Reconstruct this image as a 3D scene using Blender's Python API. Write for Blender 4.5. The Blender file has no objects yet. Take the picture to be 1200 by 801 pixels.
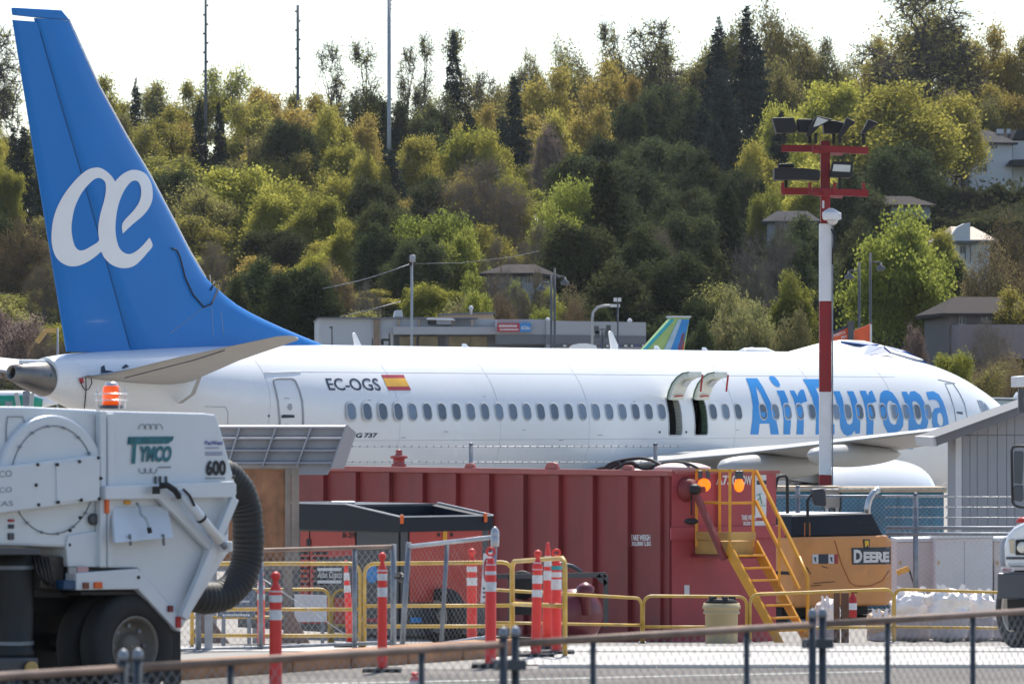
import bpy, bmesh, math, random
import numpy as np
from mathutils import Vector, Matrix, noise
from mathutils.geometry import tessellate_polygon

S = bpy.context.scene
COL = S.collection
R_ = math.radians

# ---------------------------------------------------------------- camera
FPX, CAMH, HY = 6000.0, 3.96, 482.0          # focal length in photo pixels, camera height, horizon row
cam = bpy.data.cameras.new('camera')
cam.sensor_width = 36.0
cam.lens = 36.0 * FPX / 1200.0
cam.shift_y = (HY - 400.5) / 1200.0
cam.clip_start = 1.0
cam.clip_end = 20000.0
cam.dof.use_dof = True
cam.dof.focus_distance = 122.0
cam.dof.aperture_fstop = 6.3
camo = bpy.data.objects.new('camera', cam)
COL.objects.link(camo)
camo.location = (0, 0, CAMH)
camo.rotation_euler = (math.pi / 2, 0, 0)
S.camera = camo

# ---------------------------------------------------------------- light
SUN_AZ, SUN_EL = R_(10.0), R_(55.0)          # azimuth from +Y towards +X
sd = Vector((math.sin(SUN_AZ) * math.cos(SUN_EL), math.cos(SUN_AZ) * math.cos(SUN_EL), math.sin(SUN_EL)))
W = bpy.data.worlds.new('World')
S.world = W
W.use_nodes = True
nt = W.node_tree
nt.nodes.clear()
sky = nt.nodes.new('ShaderNodeTexSky')
sky.sky_type = 'NISHITA'
sky.sun_disc = False
sky.sun_elevation = SUN_EL
sky.sun_rotation = SUN_AZ
sky.altitude = 10
sky.air_density = 1.0
sky.dust_density = 1.0
sky.ozone_density = 1.0
bg = nt.nodes.new('ShaderNodeBackground')
bg.inputs['Strength'].default_value = 0.15
wo = nt.nodes.new('ShaderNodeOutputWorld')
nt.links.new(sky.outputs[0], bg.inputs[0])
nt.links.new(bg.outputs[0], wo.inputs[0])
sl = bpy.data.lights.new('sun', 'SUN')
sl.energy = 4.9
sl.angle = R_(0.55)
sl.color = (1.0, 0.94, 0.84)
so = bpy.data.objects.new('sun', sl)
COL.objects.link(so)
so.rotation_euler = sd.to_track_quat('Z', 'Y').to_euler()
so.location = (0, 0, 60)
S.view_settings.view_transform = 'Standard'
S.view_settings.look = 'None'
S.view_settings.gamma = 1.0
S.view_settings.exposure = 0.42
HAZE = 0.00004

# ---------------------------------------------------------------- materials
def lin(r, g, b):
    f = lambda v: (v / 255 / 12.92) if v / 255 <= .04045 else ((v / 255 + .055) / 1.055) ** 2.4
    return (f(r), f(g), f(b))

MATS = {}
def mat(name, col, rough=.5, metal=0.0, var=.12, scale=3.0, bump=0.0, bscale=30.0, dirt=0.0, dirtcol=(.12, .09, .06),
        coat=0.0, trans=0.0, rnd=0.0, emit=None, estr=0.0, streak=False, spec=None):
    """procedural paint / stone / metal: base colour broken up by noise, wear by a second noise, optional relief"""
    if name in MATS: return MATS[name]
    m = bpy.data.materials.new(name)
    MATS[name] = m
    m.use_nodes = True
    t = m.node_tree; N = t.nodes; L = t.links
    b = N['Principled BSDF']
    tc = N.new('ShaderNodeTexCoord')
    no = N.new('ShaderNodeTexNoise'); no.inputs['Scale'].default_value = scale; no.inputs['Detail'].default_value = 5
    L.new(tc.outputs['Object'], no.inputs['Vector'])
    mr = N.new('ShaderNodeMapRange'); mr.inputs[1].default_value = .3; mr.inputs[2].default_value = .7
    mr.inputs[3].default_value = 1 - var; mr.inputs[4].default_value = 1 + var
    L.new(no.outputs[0], mr.inputs[0])
    mul = N.new('ShaderNodeVectorMath'); mul.operation = 'SCALE'; mul.inputs[0].default_value = col[:3]
    L.new(mr.outputs[0], mul.inputs['Scale'])
    out = mul.outputs[0]
    if rnd:
        oi = N.new('ShaderNodeObjectInfo'); m2 = N.new('ShaderNodeMapRange')
        m2.inputs[3].default_value = 1 - rnd; m2.inputs[4].default_value = 1 + rnd
        L.new(oi.outputs['Random'], m2.inputs[0])
        v2 = N.new('ShaderNodeVectorMath'); v2.operation = 'SCALE'
        L.new(out, v2.inputs[0]); L.new(m2.outputs[0], v2.inputs['Scale']); out = v2.outputs[0]
    if dirt:
        n2 = N.new('ShaderNodeTexNoise'); n2.inputs['Scale'].default_value = scale * .7; n2.inputs['Detail'].default_value = 8
        n2.inputs['Roughness'].default_value = .7
        if streak:
            mp = N.new('ShaderNodeMapping'); mp.inputs['Scale'].default_value = (4, 4, .35)
            L.new(tc.outputs['Object'], mp.inputs[0]); L.new(mp.outputs[0], n2.inputs['Vector'])
        else:
            L.new(tc.outputs['Object'], n2.inputs['Vector'])
        m3 = N.new('ShaderNodeMapRange'); m3.inputs[1].default_value = .5; m3.inputs[2].default_value = .75; m3.inputs[4].default_value = dirt
        L.new(n2.outputs[0], m3.inputs[0])
        mx = N.new('ShaderNodeMix'); mx.data_type = 'RGBA'
        L.new(m3.outputs[0], mx.inputs[0]); L.new(out, mx.inputs[6]); mx.inputs[7].default_value = (*dirtcol, 1)
        out = mx.outputs[2]
    L.new(out, b.inputs['Base Color'])
    rr = N.new('ShaderNodeMapRange'); rr.inputs[3].default_value = max(.02, rough - .08); rr.inputs[4].default_value = min(1, rough + .1)
    L.new(no.outputs[0], rr.inputs[0]); L.new(rr.outputs[0], b.inputs['Roughness'])
    b.inputs['Metallic'].default_value = metal
    b.inputs['Coat Weight'].default_value = coat
    if spec is not None: b.inputs['Specular IOR Level'].default_value = spec
    if emit: b.inputs['Emission Color'].default_value = (*emit, 1); b.inputs['Emission Strength'].default_value = estr
    if trans: b.inputs['Transmission Weight'].default_value = trans
    if bump:
        n4 = N.new('ShaderNodeTexNoise'); n4.inputs['Scale'].default_value = bscale; n4.inputs['Detail'].default_value = 6
        L.new(tc.outputs['Object'], n4.inputs['Vector'])
        bp = N.new('ShaderNodeBump'); bp.inputs['Strength'].default_value = bump; bp.inputs['Distance'].default_value = .02
        L.new(n4.outputs[0], bp.inputs['Height']); L.new(bp.outputs[0], b.inputs['Normal'])
    return m

def leafmat(name, c1, c2, transl=.45, hue=.12):
    """leaves: two tones spread leaf by leaf, a slow shift through the crown and from tree to tree, light passing through"""
    m = bpy.data.materials.new(name); MATS[name] = m
    m.use_nodes = True
    t = m.node_tree; N = t.nodes; L = t.links
    N.remove(N['Principled BSDF'])
    o = N['Material Output']
    g = N.new('ShaderNodeNewGeometry'); oi = N.new('ShaderNodeObjectInfo'); tc = N.new('ShaderNodeTexCoord')
    no = N.new('ShaderNodeTexNoise'); no.inputs['Scale'].default_value = .55; no.inputs['Detail'].default_value = 3
    L.new(tc.outputs['Object'], no.inputs['Vector'])
    a = N.new('ShaderNodeMath'); a.operation = 'MULTIPLY_ADD'; a.inputs[1].default_value = .45
    L.new(g.outputs['Random Per Island'], a.inputs[0]); 
    b2 = N.new('ShaderNodeMapRange'); b2.inputs[1].default_value = .3; b2.inputs[2].default_value = .7; b2.inputs[4].default_value = .6
    L.new(no.outputs[0], b2.inputs[0]); L.new(b2.outputs[0], a.inputs[2])
    mx = N.new('ShaderNodeMix'); mx.data_type = 'RGBA'
    L.new(a.outputs[0], mx.inputs[0]); mx.inputs[6].default_value = (*c1, 1); mx.inputs[7].default_value = (*c2, 1)
    hs = N.new('ShaderNodeHueSaturation')
    r1 = N.new('ShaderNodeMapRange'); r1.inputs[3].default_value = .5 - hue * .25; r1.inputs[4].default_value = .5 + hue * .22
    L.new(oi.outputs['Random'], r1.inputs[0]); L.new(r1.outputs[0], hs.inputs['Hue'])
    r3 = N.new('ShaderNodeMath'); r3.operation = 'MULTIPLY'; r3.inputs[1].default_value = 7.31
    r4 = N.new('ShaderNodeMath'); r4.operation = 'FRACT'
    L.new(oi.outputs['Random'], r3.inputs[0]); L.new(r3.outputs[0], r4.inputs[0])
    r2 = N.new('ShaderNodeMapRange'); r2.inputs[3].default_value = .75; r2.inputs[4].default_value = 1.25
    L.new(r4.outputs[0], r2.inputs[0]); L.new(r2.outputs[0], hs.inputs['Value'])
    L.new(mx.outputs[2], hs.inputs['Color'])
    d = N.new('ShaderNodeBsdfDiffuse'); tr = N.new('ShaderNodeBsdfTranslucent'); ms = N.new('ShaderNodeMixShader')
    ms.inputs[0].default_value = transl
    L.new(hs.outputs[0], d.inputs[0]); L.new(hs.outputs[0], tr.inputs[0])
    L.new(d.outputs[0], ms.inputs[1]); L.new(tr.outputs[0], ms.inputs[2]); L.new(ms.outputs[0], o.inputs[0])
    return m

# ---------------------------------------------------------------- geometry helpers
def P(px, py, Y):
    """the point at distance Y seen at photo pixel (px, py)"""
    return Vector(((px - 600) * Y / FPX, Y, CAMH - (py - HY) * Y / FPX))

class Pl:
    """a vertical plane in the world; u runs along it, n towards the camera side. o: a photo pixel column and its distance"""
    def __init__(s, px, Y, u):
        s.p = Vector(((px - 600) * Y / FPX, Y, 0)); l = math.hypot(*u)
        s.u = Vector((u[0] / l, u[1] / l, 0)); s.n = Vector((s.u.y, -s.u.x, 0))
    def at(s, px, py, off=0.0):
        k = (px - 600) / FPX
        t = (off + s.p.x * s.n.x + s.p.y * s.n.y) / (k * s.n.x + s.n.y)
        return Vector((t * k, t, CAMH - (py - HY) * t / FPX))
    def uv(s, u, z, off=0.0):
        return s.p + s.u * u + s.n * off + Vector((0, 0, z))

class MB:
    def __init__(s): s.v = []; s.f = []; s.sm = []
    def add(s, vs, fs, smooth=False):
        o = len(s.v); s.v += [tuple(v) for v in vs]
        s.f += [tuple(i + o for i in f) for f in fs]; s.sm += [smooth] * len(fs); return s
    def box(s, c, d, ax=None, rz=0.0):
        c = Vector(c); x, y, z = d[0] / 2, d[1] / 2, d[2] / 2
        M = ax if ax is not None else Matrix.Rotation(rz, 3, 'Z')
        vs = [c + M @ Vector((i * x, j * y, k * z)) for k in (-1, 1) for j in (-1, 1) for i in (-1, 1)]
        return s.add(vs, [(0, 2, 3, 1), (4, 5, 7, 6), (0, 1, 5, 4), (2, 6, 7, 3), (0, 4, 6, 2), (1, 3, 7, 5)])
    def prism(s, pl, poly, d0, d1, px=True):
        """outline on a plane given in photo pixels (or (u,z) metres), given real thickness from offset d0 back to d1"""
        A = [pl.at(x, y, d0) if px else pl.uv(x, y, d0) for x, y in poly]
        n = len(A); B = [p + pl.n * (d1 - d0) for p in A]
        ar = sum(poly[i][0] * poly[(i + 1) % n][1] - poly[(i + 1) % n][0] * poly[i][1] for i in range(n))
        fr = list(range(n)) if (ar < 0) == px else list(range(n))[::-1]
        s.add(A + B, [tuple(fr), tuple(i + n for i in fr[::-1])] +
              [(fr[(i + 1) % n], fr[i], fr[i] + n, fr[(i + 1) % n] + n) for i in range(n)])
        return s
    def tube(s, pts, r, n=8, cap=True, closed=False):
        pts = [Vector(p) for p in pts]; m = len(pts)
        rs = r if isinstance(r, (list, tuple)) else [r] * m
        vs = []; prev = None
        for i, p in enumerate(pts):
            if closed: d = pts[(i + 1) % m] - pts[i - 1]
            else: d = pts[min(i + 1, m - 1)] - pts[max(i - 1, 0)]
            if d.length < 1e-9: d = Vector((0, 0, 1))
            d.normalize()
            if prev is None: a = d.cross(Vector((0, 0, 1)) if abs(d.z) < .95 else Vector((1, 0, 0)))
            else: a = prev - d * prev.dot(d)
            a.normalize(); prev = a; b = d.cross(a)
            vs += [p + (a * math.cos(q) + b * math.sin(q)) * rs[i] for q in [2 * math.pi * k / n for k in range(n)]]
        fs = []
        for i in range(m if closed else m - 1):
            j = (i + 1) % m
            for k in range(n):
                k2 = (k + 1) % n
                fs.append((i * n + k, i * n + k2, j * n + k2, j * n + k))
        s.add(vs, fs, True)
        if cap and not closed:
            o = len(s.v) - len(vs)
            s.f += [tuple(o + k for k in range(n))[::-1], tuple(o + (m - 1) * n + k for k in range(n))]; s.sm += [False, False]
        return s
    def lathe(s, base, axis, prof, n=24, cap=True):
        """prof: (distance along axis, radius)"""
        base = Vector(base); axis = Vector(axis).normalized()
        return s.tube2([base + axis * h for h, r in prof], axis, [r for h, r in prof], n, cap)
    def tube2(s, pts, ax, rs, n, cap=True):
        a = ax.cross(Vector((0, 0, 1)) if abs(ax.z) < .95 else Vector((1, 0, 0))).normalized(); b = ax.cross(a)
        vs = [p + (a * math.cos(2 * math.pi * k / n) + b * math.sin(2 * math.pi * k / n)) * r for p, r in zip(pts, rs) for k in range(n)]
        m = len(pts)
        fs = [(i * n + k, i * n + (k + 1) % n, (i + 1) * n + (k + 1) % n, (i + 1) * n + k) for i in range(m - 1) for k in range(n)]
        s.add(vs, fs, True)
        if cap:
            o = len(s.v) - len(vs)
            s.f += [tuple(o + k for k in range(n))[::-1], tuple(o + (m - 1) * n + k for k in range(n))]; s.sm += [False, False]
        return s
    def bar(s, a, b, w, h=None):
        """square bar from a to b"""
        a, b = Vector(a), Vector(b); d = b - a; L = d.length; d.normalize(); h = h or w
        x = d.cross(Vector((0, 0, 1)) if abs(d.z) < .99 else Vector((0, 1, 0))).normalized(); y = x.cross(d)
        M = Matrix((x, d, y)).transposed()
        return s.box((a + b) / 2, (w, L, h), ax=M)
    def build(s, name, m, parent=None, bevel=0.0, label=None, kind=None, local=False):
        vs = s.v
        if parent is not None and not local:
            w = parent
            while w.parent is not None: w = w.parent
            iv = (Matrix.Translation(w.location) @ Matrix.Rotation(w.rotation_euler.z, 4, 'Z')).inverted()
            vs = [tuple(iv @ Vector(v)) for v in vs]
        me = bpy.data.meshes.new(name)
        me.from_pydata(vs, [], s.f)
        me.polygons.foreach_set('use_smooth', s.sm)
        me.materials.append(m)
        me.update()
        o = bpy.data.objects.new(name, me)
        COL.objects.link(o)
        if parent is not None: o.parent = parent
        if bevel:
            b = o.modifiers.new('bevel', 'BEVEL'); b.width = bevel; b.segments = 2; b.limit_method = 'ANGLE'; b.angle_limit = R_(40)
        if label: o['label'] = label
        if kind: o['kind'] = kind
        return o

def tag(o, label, cat, group=None):
    o['label'] = label; o['category'] = cat
    if group: o['group'] = group
    return o

def thing(name, label, cat, loc=(0, 0, 0), rz=0.0, group=None):
    o = bpy.data.objects.new(name, None)
    COL.objects.link(o); o.location = loc; o.rotation_euler = (0, 0, rz)
    o.empty_display_size = .2
    return tag(o, label, cat, group)

def dup(o, parent=None):
    c = o.copy(); COL.objects.link(c)
    if parent is not None: c.parent = parent
    for ch in list(o.children): dup(ch, c)
    return c

def share(src, parent, loc):
    """a further object on the same mesh data"""
    o = bpy.data.objects.new(src.name.split('.')[0], src.data); COL.objects.link(o); o.parent = parent; o.location = loc
    return o

# ---- lettering and flat marks: polygons cut fine, then laid on any surface
def fill(polys):
    """polys: list of [outer, hole, ...] each a list of (x, y)"""
    V, Fc = [], []
    for loops in polys:
        vs = [Vector((x, y, 0)) for lp in loops for x, y in lp]
        o = len(V)
        for t in tessellate_polygon([[Vector((x, y, 0)) for x, y in lp] for lp in loops]):
            Fc.append(tuple(i + o for i in t))
        V += vs
    return V, Fc

def cut(V, Fc, dx, dy):
    bm = bmesh.new()
    vs = [bm.verts.new(v) for v in V]
    for f in Fc:
        try: bm.faces.new([vs[i] for i in f])
        except ValueError: pass
    bmesh.ops.remove_doubles(bm, verts=bm.verts, dist=1e-5)
    xs = [v.co.x for v in bm.verts]; ys = [v.co.y for v in bm.verts]
    for lo, hi, d, nrm in ((min(xs), max(xs), dx, (1, 0, 0)), (min(ys), max(ys), dy, (0, 1, 0))):
        if not d: continue
        q = lo + d
        while q < hi:
            bmesh.ops.bisect_plane(bm, geom=bm.verts[:] + bm.edges[:] + bm.faces[:], plane_co=(q * nrm[0], q * nrm[1], 0), plane_no=nrm)
            q += d
    bm.verts.index_update()
    out = [v.co.copy() for v in bm.verts], [tuple(v.index for v in f.verts) for f in bm.faces]
    bm.free()
    return out

def text2d(s, bold=0.0, res=3):
    """filled outlines of the built-in font, scaled to 0..1 both ways"""
    cu = bpy.data.curves.new('t', 'FONT'); cu.body = s; cu.offset = bold; cu.resolution_u = res
    o = bpy.data.objects.new('t', cu); COL.objects.link(o)
    bpy.context.view_layer.update()
    me = bpy.data.meshes.new_from_object(o.evaluated_get(bpy.context.evaluated_depsgraph_get()))
    vs = [v.co.copy() for v in me.vertices]; fs = [tuple(p.vertices) for p in me.polygons]
    bpy.data.objects.remove(o); bpy.data.curves.remove(cu); bpy.data.meshes.remove(me)
    x0 = min(v.x for v in vs); x1 = max(v.x for v in vs); y0 = min(v.y for v in vs); y1 = max(v.y for v in vs)
    return [Vector(((v.x - x0) / (x1 - x0), (v.y - y0) / (y1 - y0), 0)) for v in vs], fs

def quadmap(c):
    """c: four photo pixels bottom-left, bottom-right, top-right, top-left -> map of 0..1 square"""
    a, b, cc, d = [Vector((x, y)) for x, y in c]
    return lambda u, v: (a * (1 - u) + b * u) * (1 - v) + (d * (1 - u) + cc * u) * v

def sticker(name, VF, fn, m, parent, label=None, local=False):
    V, Fc = VF
    b = MB(); b.add([fn(v.x, v.y) for v in V], Fc)
    # face the camera
    o = b.build(name, m, parent, label=label, local=local)
    return o

def ptext(name, s, pl, c, m, parent, off=.006, bold=0.0):
    """writing on a flat plane inside the four photo pixels c"""
    q = quadmap(c)
    return sticker(name, text2d(s, bold), lambda u, v: pl.at(*q(u, v), off), m, parent)

def ppoly(name, pl, poly, m, parent, off=.004, label=None):
    b = MB(); b.prism(pl, poly, off, off - .003)
    return b.build(name, m, parent, label=label)
# ================================================================ SETTING: ground
def hprof(Y):
    return float(np.interp(Y, [0, 20, 58, 85, 95, 175, 240, 300, 350, 400, 450, 500, 550, 600, 700, 1200],
                              [1.4, 1.3, 1.26, .15, 0, 0, 2.2, 4, 6, 9.5, 13.5, 17.5, 21, 24, 27, 34]))
def sheet(name, m, ys, x0, x1, nx, dz=0.0, bump=None, uv=None):
    xs = np.linspace(0, 1, nx)
    b = MB(); vs = []
    for Y in ys:
        a, c = (x0(Y) if callable(x0) else x0), (x1(Y) if callable(x1) else x1)
        for q in xs:
            X = a + (c - a) * q
            vs.append((X, Y, hprof(Y) + dz + (bump(X, Y) if bump else 0)))
    fs = [(j * nx + i, j * nx + i + 1, (j + 1) * nx + i + 1, (j + 1) * nx + i) for j in range(len(ys) - 1) for i in range(nx - 1)]
    b.add(vs, fs, True)
    return b.build(name, m, kind='structure')
m_conc = mat('pale_concrete', (.30, .28, .255), .85, spec=.2, var=.12, scale=.35, bump=.25, bscale=6, dirt=.35, dirtcol=(.2, .18, .15))
m_asph = mat('worn_asphalt', (.165, .150, .135), .9, var=.35, scale=.8, bump=.5, bscale=25, spec=.2, dirt=.5, dirtcol=(.22, .2, .18))
m_walk = mat('sunlit_pavement', (.50, .48, .45), .85, var=.08, scale=.8, bump=.2, bscale=12, dirt=.2, dirtcol=(.3, .27, .22))
sheet('ground', m_conc, [0, 20, 40, 50, 54, 56, 58, 62, 70, 78, 85, 95, 120, 175, 240, 303], -400, 400, 5)
sheet('road', m_asph, [20, 35, 45, 50, 53.6], -60, 60, 9, .006)
sheet('pavement', m_walk, [54.4, 56, 57.3], lambda Y: -.2, 60, 7, .012)
sheet('pavement_apron', m_walk, [57.6, 58, 62, 66], -60, 60, 7, .008)
b = MB()
for q in range(-4, 12):                                              # kerb stones along the right of the road
    b = MB(); x = .9 + q * 1.25
    if x < .2: continue
    b.box((x, 53.95, 1.262), (1.235, .28, .09)); b.build('kerb_stone', m_walk, kind='structure', bevel=.015)
m_line = mat('worn_road_paint', (.5, .5, .48), .8, var=.3, scale=6, dirt=.6, dirtcol=(.2, .19, .18))
b = MB()
for (x0_, y0_, x1_, y1_) in ((-2.6, 50.1, 3.9, 52.9),):
    n_ = 12
    for q in range(n_):
        A_ = Vector((x0_ + (x1_ - x0_) * q / n_, y0_ + (y1_ - y0_) * q / n_, 0)); B__ = Vector((x0_ + (x1_ - x0_) * (q + 1) / n_, y0_ + (y1_ - y0_) * (q + 1) / n_, 0))
        b.add([(A_.x, A_.y, hprof(A_.y) + .011), (B__.x, B__.y, hprof(B__.y) + .011), (B__.x, B__.y + .16, hprof(B__.y + .16) + .011), (A_.x, A_.y + .16, hprof(A_.y + .16) + .011)], [(0, 1, 2, 3)])
b.build('painted_line', m_line, kind='structure')
# stained concrete kerb running away from the sweeper
m_stain = mat('rust_stained_concrete', (.36, .19, .10), .9, var=.3, scale=2.5, bump=.5, bscale=14, dirt=.75, dirtcol=(.06, .045, .035))
A, B_ = P(185, 798, 51.2), P(592, 766, 56.6)
A.z = B_.z = 0
cur = thing('concrete_kerb', 'low rust-stained concrete kerb running along the road beneath the chain-link fence', 'kerb', (A.x, A.y, 1.2))
dv = (B_ - A); Lk = dv.length; dv.normalize()
nseg = 6
for i in range(nseg):
    c = A + dv * (Lk * (i + .5) / nseg)
    M_ = Matrix((dv, Vector((-dv.y, dv.x, 0)), Vector((0, 0, 1)))).transposed()
    MB().box((c.x, c.y, 1.32), (Lk / nseg - .02, .3, .27), ax=M_).build('kerb_block', m_stain, cur, bevel=.03)
# hillside
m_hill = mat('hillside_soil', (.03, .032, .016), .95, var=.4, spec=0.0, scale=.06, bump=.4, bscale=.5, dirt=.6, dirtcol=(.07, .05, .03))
def hb(X, Y): return (noise.noise(Vector((X * .02, Y * .02, 0))) * 3.0 + noise.noise(Vector((X * .09, Y * .09, 3))) * .8) * min(1, max(0, (Y - 300) / 80)) + 6.5 * math.exp(-((X - 54) / 15) ** 2 - ((Y - 530) / 90) ** 2)
ysh = list(np.linspace(296, 700, 70)) + [760, 850, 1000, 1200]
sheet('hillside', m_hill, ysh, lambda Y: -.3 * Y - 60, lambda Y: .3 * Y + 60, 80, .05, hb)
def ground_z(X, Y): return hprof(Y) + (hb(X, Y) + .05 if Y > 300 else 0)

# ================================================================ AIRLINER
m_white = mat('gloss_white_paint', (.78, .79, .80), .24, var=.025, scale=.5, coat=.3, dirt=.22, dirtcol=(.62, .63, .64))  # mottling mixes skin dirt with soft ground reflections painted into the colour
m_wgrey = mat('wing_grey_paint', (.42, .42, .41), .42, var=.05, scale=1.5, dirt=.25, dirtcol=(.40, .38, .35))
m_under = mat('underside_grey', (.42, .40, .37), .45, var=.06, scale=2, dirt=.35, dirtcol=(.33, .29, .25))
m_blue = mat('tail_blue_paint', (.0, .165, .52), .38, var=.05, scale=.5, coat=.1, spec=.3)
m_lblue = mat('titles_blue_paint', (.015, .26, .66), .3, var=.03, coat=.1)
m_logo = mat('emblem_grey_white', (.78, .78, .79), .3, var=.02)
m_navy = mat('registration_navy', (.02, .035, .06), .4)
m_cone = mat('exhaust_cone_metal', (.20, .19, .18), .38, metal=.75, var=.2, scale=3)
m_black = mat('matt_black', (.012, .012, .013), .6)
m_seam = mat('panel_seam_grey', (.36, .38, .41), .5)
m_pane = mat('cabin_pane', (.15, .19, .25), .12, var=.15, scale=1.5, rnd=.4)
m_wfr = mat('window_surround', (.50, .52, .54), .3, var=.04)
m_cream = mat('door_lining_cream', (.66, .67, .58), .5, var=.06)
m_prim = mat('green_primer', (.10, .18, .11), .6, var=.2, scale=8)
m_red = mat('warning_red', (.45, .02, .02), .5)
m_yel = mat('flag_yellow', (.75, .40, .03), .4)
m_flagred = mat('flag_red', (.38, .03, .045), .4)
m_metal = mat('bare_metal', (.6, .6, .6), .3, metal=.9, var=.08)
m_tyre = mat('tyre_rubber', (.022, .022, .022), .8, var=.25, scale=6, bump=.2)

PC = Vector((-5.0, 117.57, 0)); PT = math.atan2(.763, .646)
plane = thing('airliner', 'white twin-engine airliner with a tall blue tail fin, its two overwing exits standing open', 'airliner', PC, PT)
PMi = (Matrix.Translation(PC) @ Matrix.Rotation(PT, 4, 'Z')).inverted()
st = [(-8.0, 5.14, 4.30, 4.72, .42), (-7.34, 5.22, 4.08, 4.68, .60), (-6.5, 5.28, 3.82, 4.6, .80), (-4.1, 5.40, 3.1, 4.35, 1.22), (-1.3, 5.48, 2.3, 4.0, 1.62),
      (1.0, 5.50, 1.75, 3.75, 1.80), (3.0, 5.5, 1.5, 3.62, 1.87), (5, 5.5, 1.47, 3.6, 1.88), (12, 5.5, 1.47, 3.6, 1.88), (20, 5.5, 1.47, 3.6, 1.88), (21.5, 5.47, 1.5, 3.6, 1.87),
      (22.7, 5.42, 1.52, 3.58, 1.84), (24.1, 5.30, 1.6, 3.52, 1.74), (25.4, 5.04, 1.75, 3.45, 1.55), (26.4, 4.73, 1.92, 3.35, 1.33),
      (27.4, 4.36, 2.15, 3.2, 1.03), (28.3, 3.9, 2.45, 3.1, .68), (29.0, 3.45, 2.75, 3.0, .30), (29.25, 3.1, 2.95, 3.0, .05)]
SX = np.array([q[0] for q in st])
def pchip(xs, ys):
    h = np.diff(xs); d = np.diff(ys) / h; m = np.zeros(len(xs)); m[0] = d[0]; m[-1] = d[-1]
    for i in range(1, len(xs) - 1):
        if d[i - 1] * d[i] > 0: m[i] = (h[i - 1] + h[i]) / (h[i - 1] / d[i] + h[i] / d[i - 1]) if True else 0
    def f(x):
        i = int(min(max(np.searchsorted(xs, x) - 1, 0), len(xs) - 2)); t = (x - xs[i]) / h[i]
        return ((1 + 2 * t) * (1 - t) ** 2 * ys[i] + t * (1 - t) ** 2 * h[i] * m[i] + t * t * (3 - 2 * t) * ys[i + 1] + t * t * (t - 1) * h[i] * m[i + 1])
    return f
SF = [pchip(SX, np.array([q[k] for q in st])) for k in (1, 2, 3, 4)]
def sec(a):
    a = min(max(a, -8.0), 29.25); return [f(a) for f in SF]
def surf(a, c):
    t, bo, zc, hw = sec(a)
    q = (c - zc) / ((t - zc) if c > zc else (zc - bo))
    return hw * math.sqrt(max(0, 1 - q * q))
def hit(px, py, off=.01, fn=surf):
    """the point of the starboard skin seen at a photo pixel, in the airliner's own frame"""
    lo, hi = 95.0, 150.0
    def g(t):
        L = PMi @ P(px, py, t); return (-L.y) - fn(L.x, L.z), L
    # starboard surface: moving away from the camera -y falls; find first crossing
    prev = g(lo)[0]; t = lo; step = .5
    while t < hi:
        v = g(t + step)[0]
        if prev > 0 >= v: lo, hi = t, t + step; break
        prev = v; t += step
    for _ in range(24):
        m = (lo + hi) / 2
        if g(m)[0] > 0: lo = m
        else: hi = m
    L = g(lo)[1]
    e = .02
    na = -(fn(L.x + e, L.z) - fn(L.x - e, L.z)) / (2 * e); nz = -(fn(L.x, L.z + e) - fn(L.x, L.z - e)) / (2 * e)
    n = Vector((na, -1, nz))
    if n.length > 6: n = Vector((0, -.3, 1))
    return L + n.normalized() * off
aS = sorted(set([-8, -7.7, -7.34, -6.9, -6.5, -5.8, -5, -4.1, -3.2, -2.3, -1.3, -.4, .4, 1, 1.7, 2.4, 3, 4, 5, 6, 7, 8, 9, 10, 11, 11.45, 11.97, 12.47, 12.99, 13.5, 14.5, 16, 17, 18, 19, 20, 20.5, 21, 21.5, 22, 22.4, 22.8, 23.2, 23.6] +
                list(np.arange(24, 28.4, .3)) + [28.4, 28.6, 28.8, 29.0, 29.12, 29.2, 29.25]))
t1 = math.acos(.70 / 1.90); t2 = math.acos(-.22 / 2.13)
tS = list(np.linspace(0, t1, 14)) + list(np.linspace(t1, t2, 8))[1:] + list(np.linspace(t2, math.pi, 16))[1:]
tS = [(1, t) for t in tS] + [(-1, t) for t in tS[::-1][1:-1]]
fb = MB(); vs = []
for a in aS:
    t, bo, zc, hw = sec(a)
    for sg, q in tS:
        cz = math.cos(q)
        vs.append((a, -sg * hw * math.sin(q), zc + (t - zc) * cz if cz > 0 else zc + (zc - bo) * cz))
n = len(tS); fs = []
for i in range(len(aS) - 1):
    am = (aS[i] + aS[i + 1]) / 2
    for k in range(n):
        hole = (11.45 < am < 11.97 or 12.47 < am < 12.99) and 13 <= k < 20
        if hole: continue
        fs.append((i * n + k, (i + 1) * n + k, (i + 1) * n + (k + 1) % n, i * n + (k + 1) % n))
fb.add(vs, fs, True)
fb.add([vs[k] for k in range(n)], [tuple(range(n))])
fuselage = fb.build('fuselage', m_white, plane, local=True)
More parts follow.
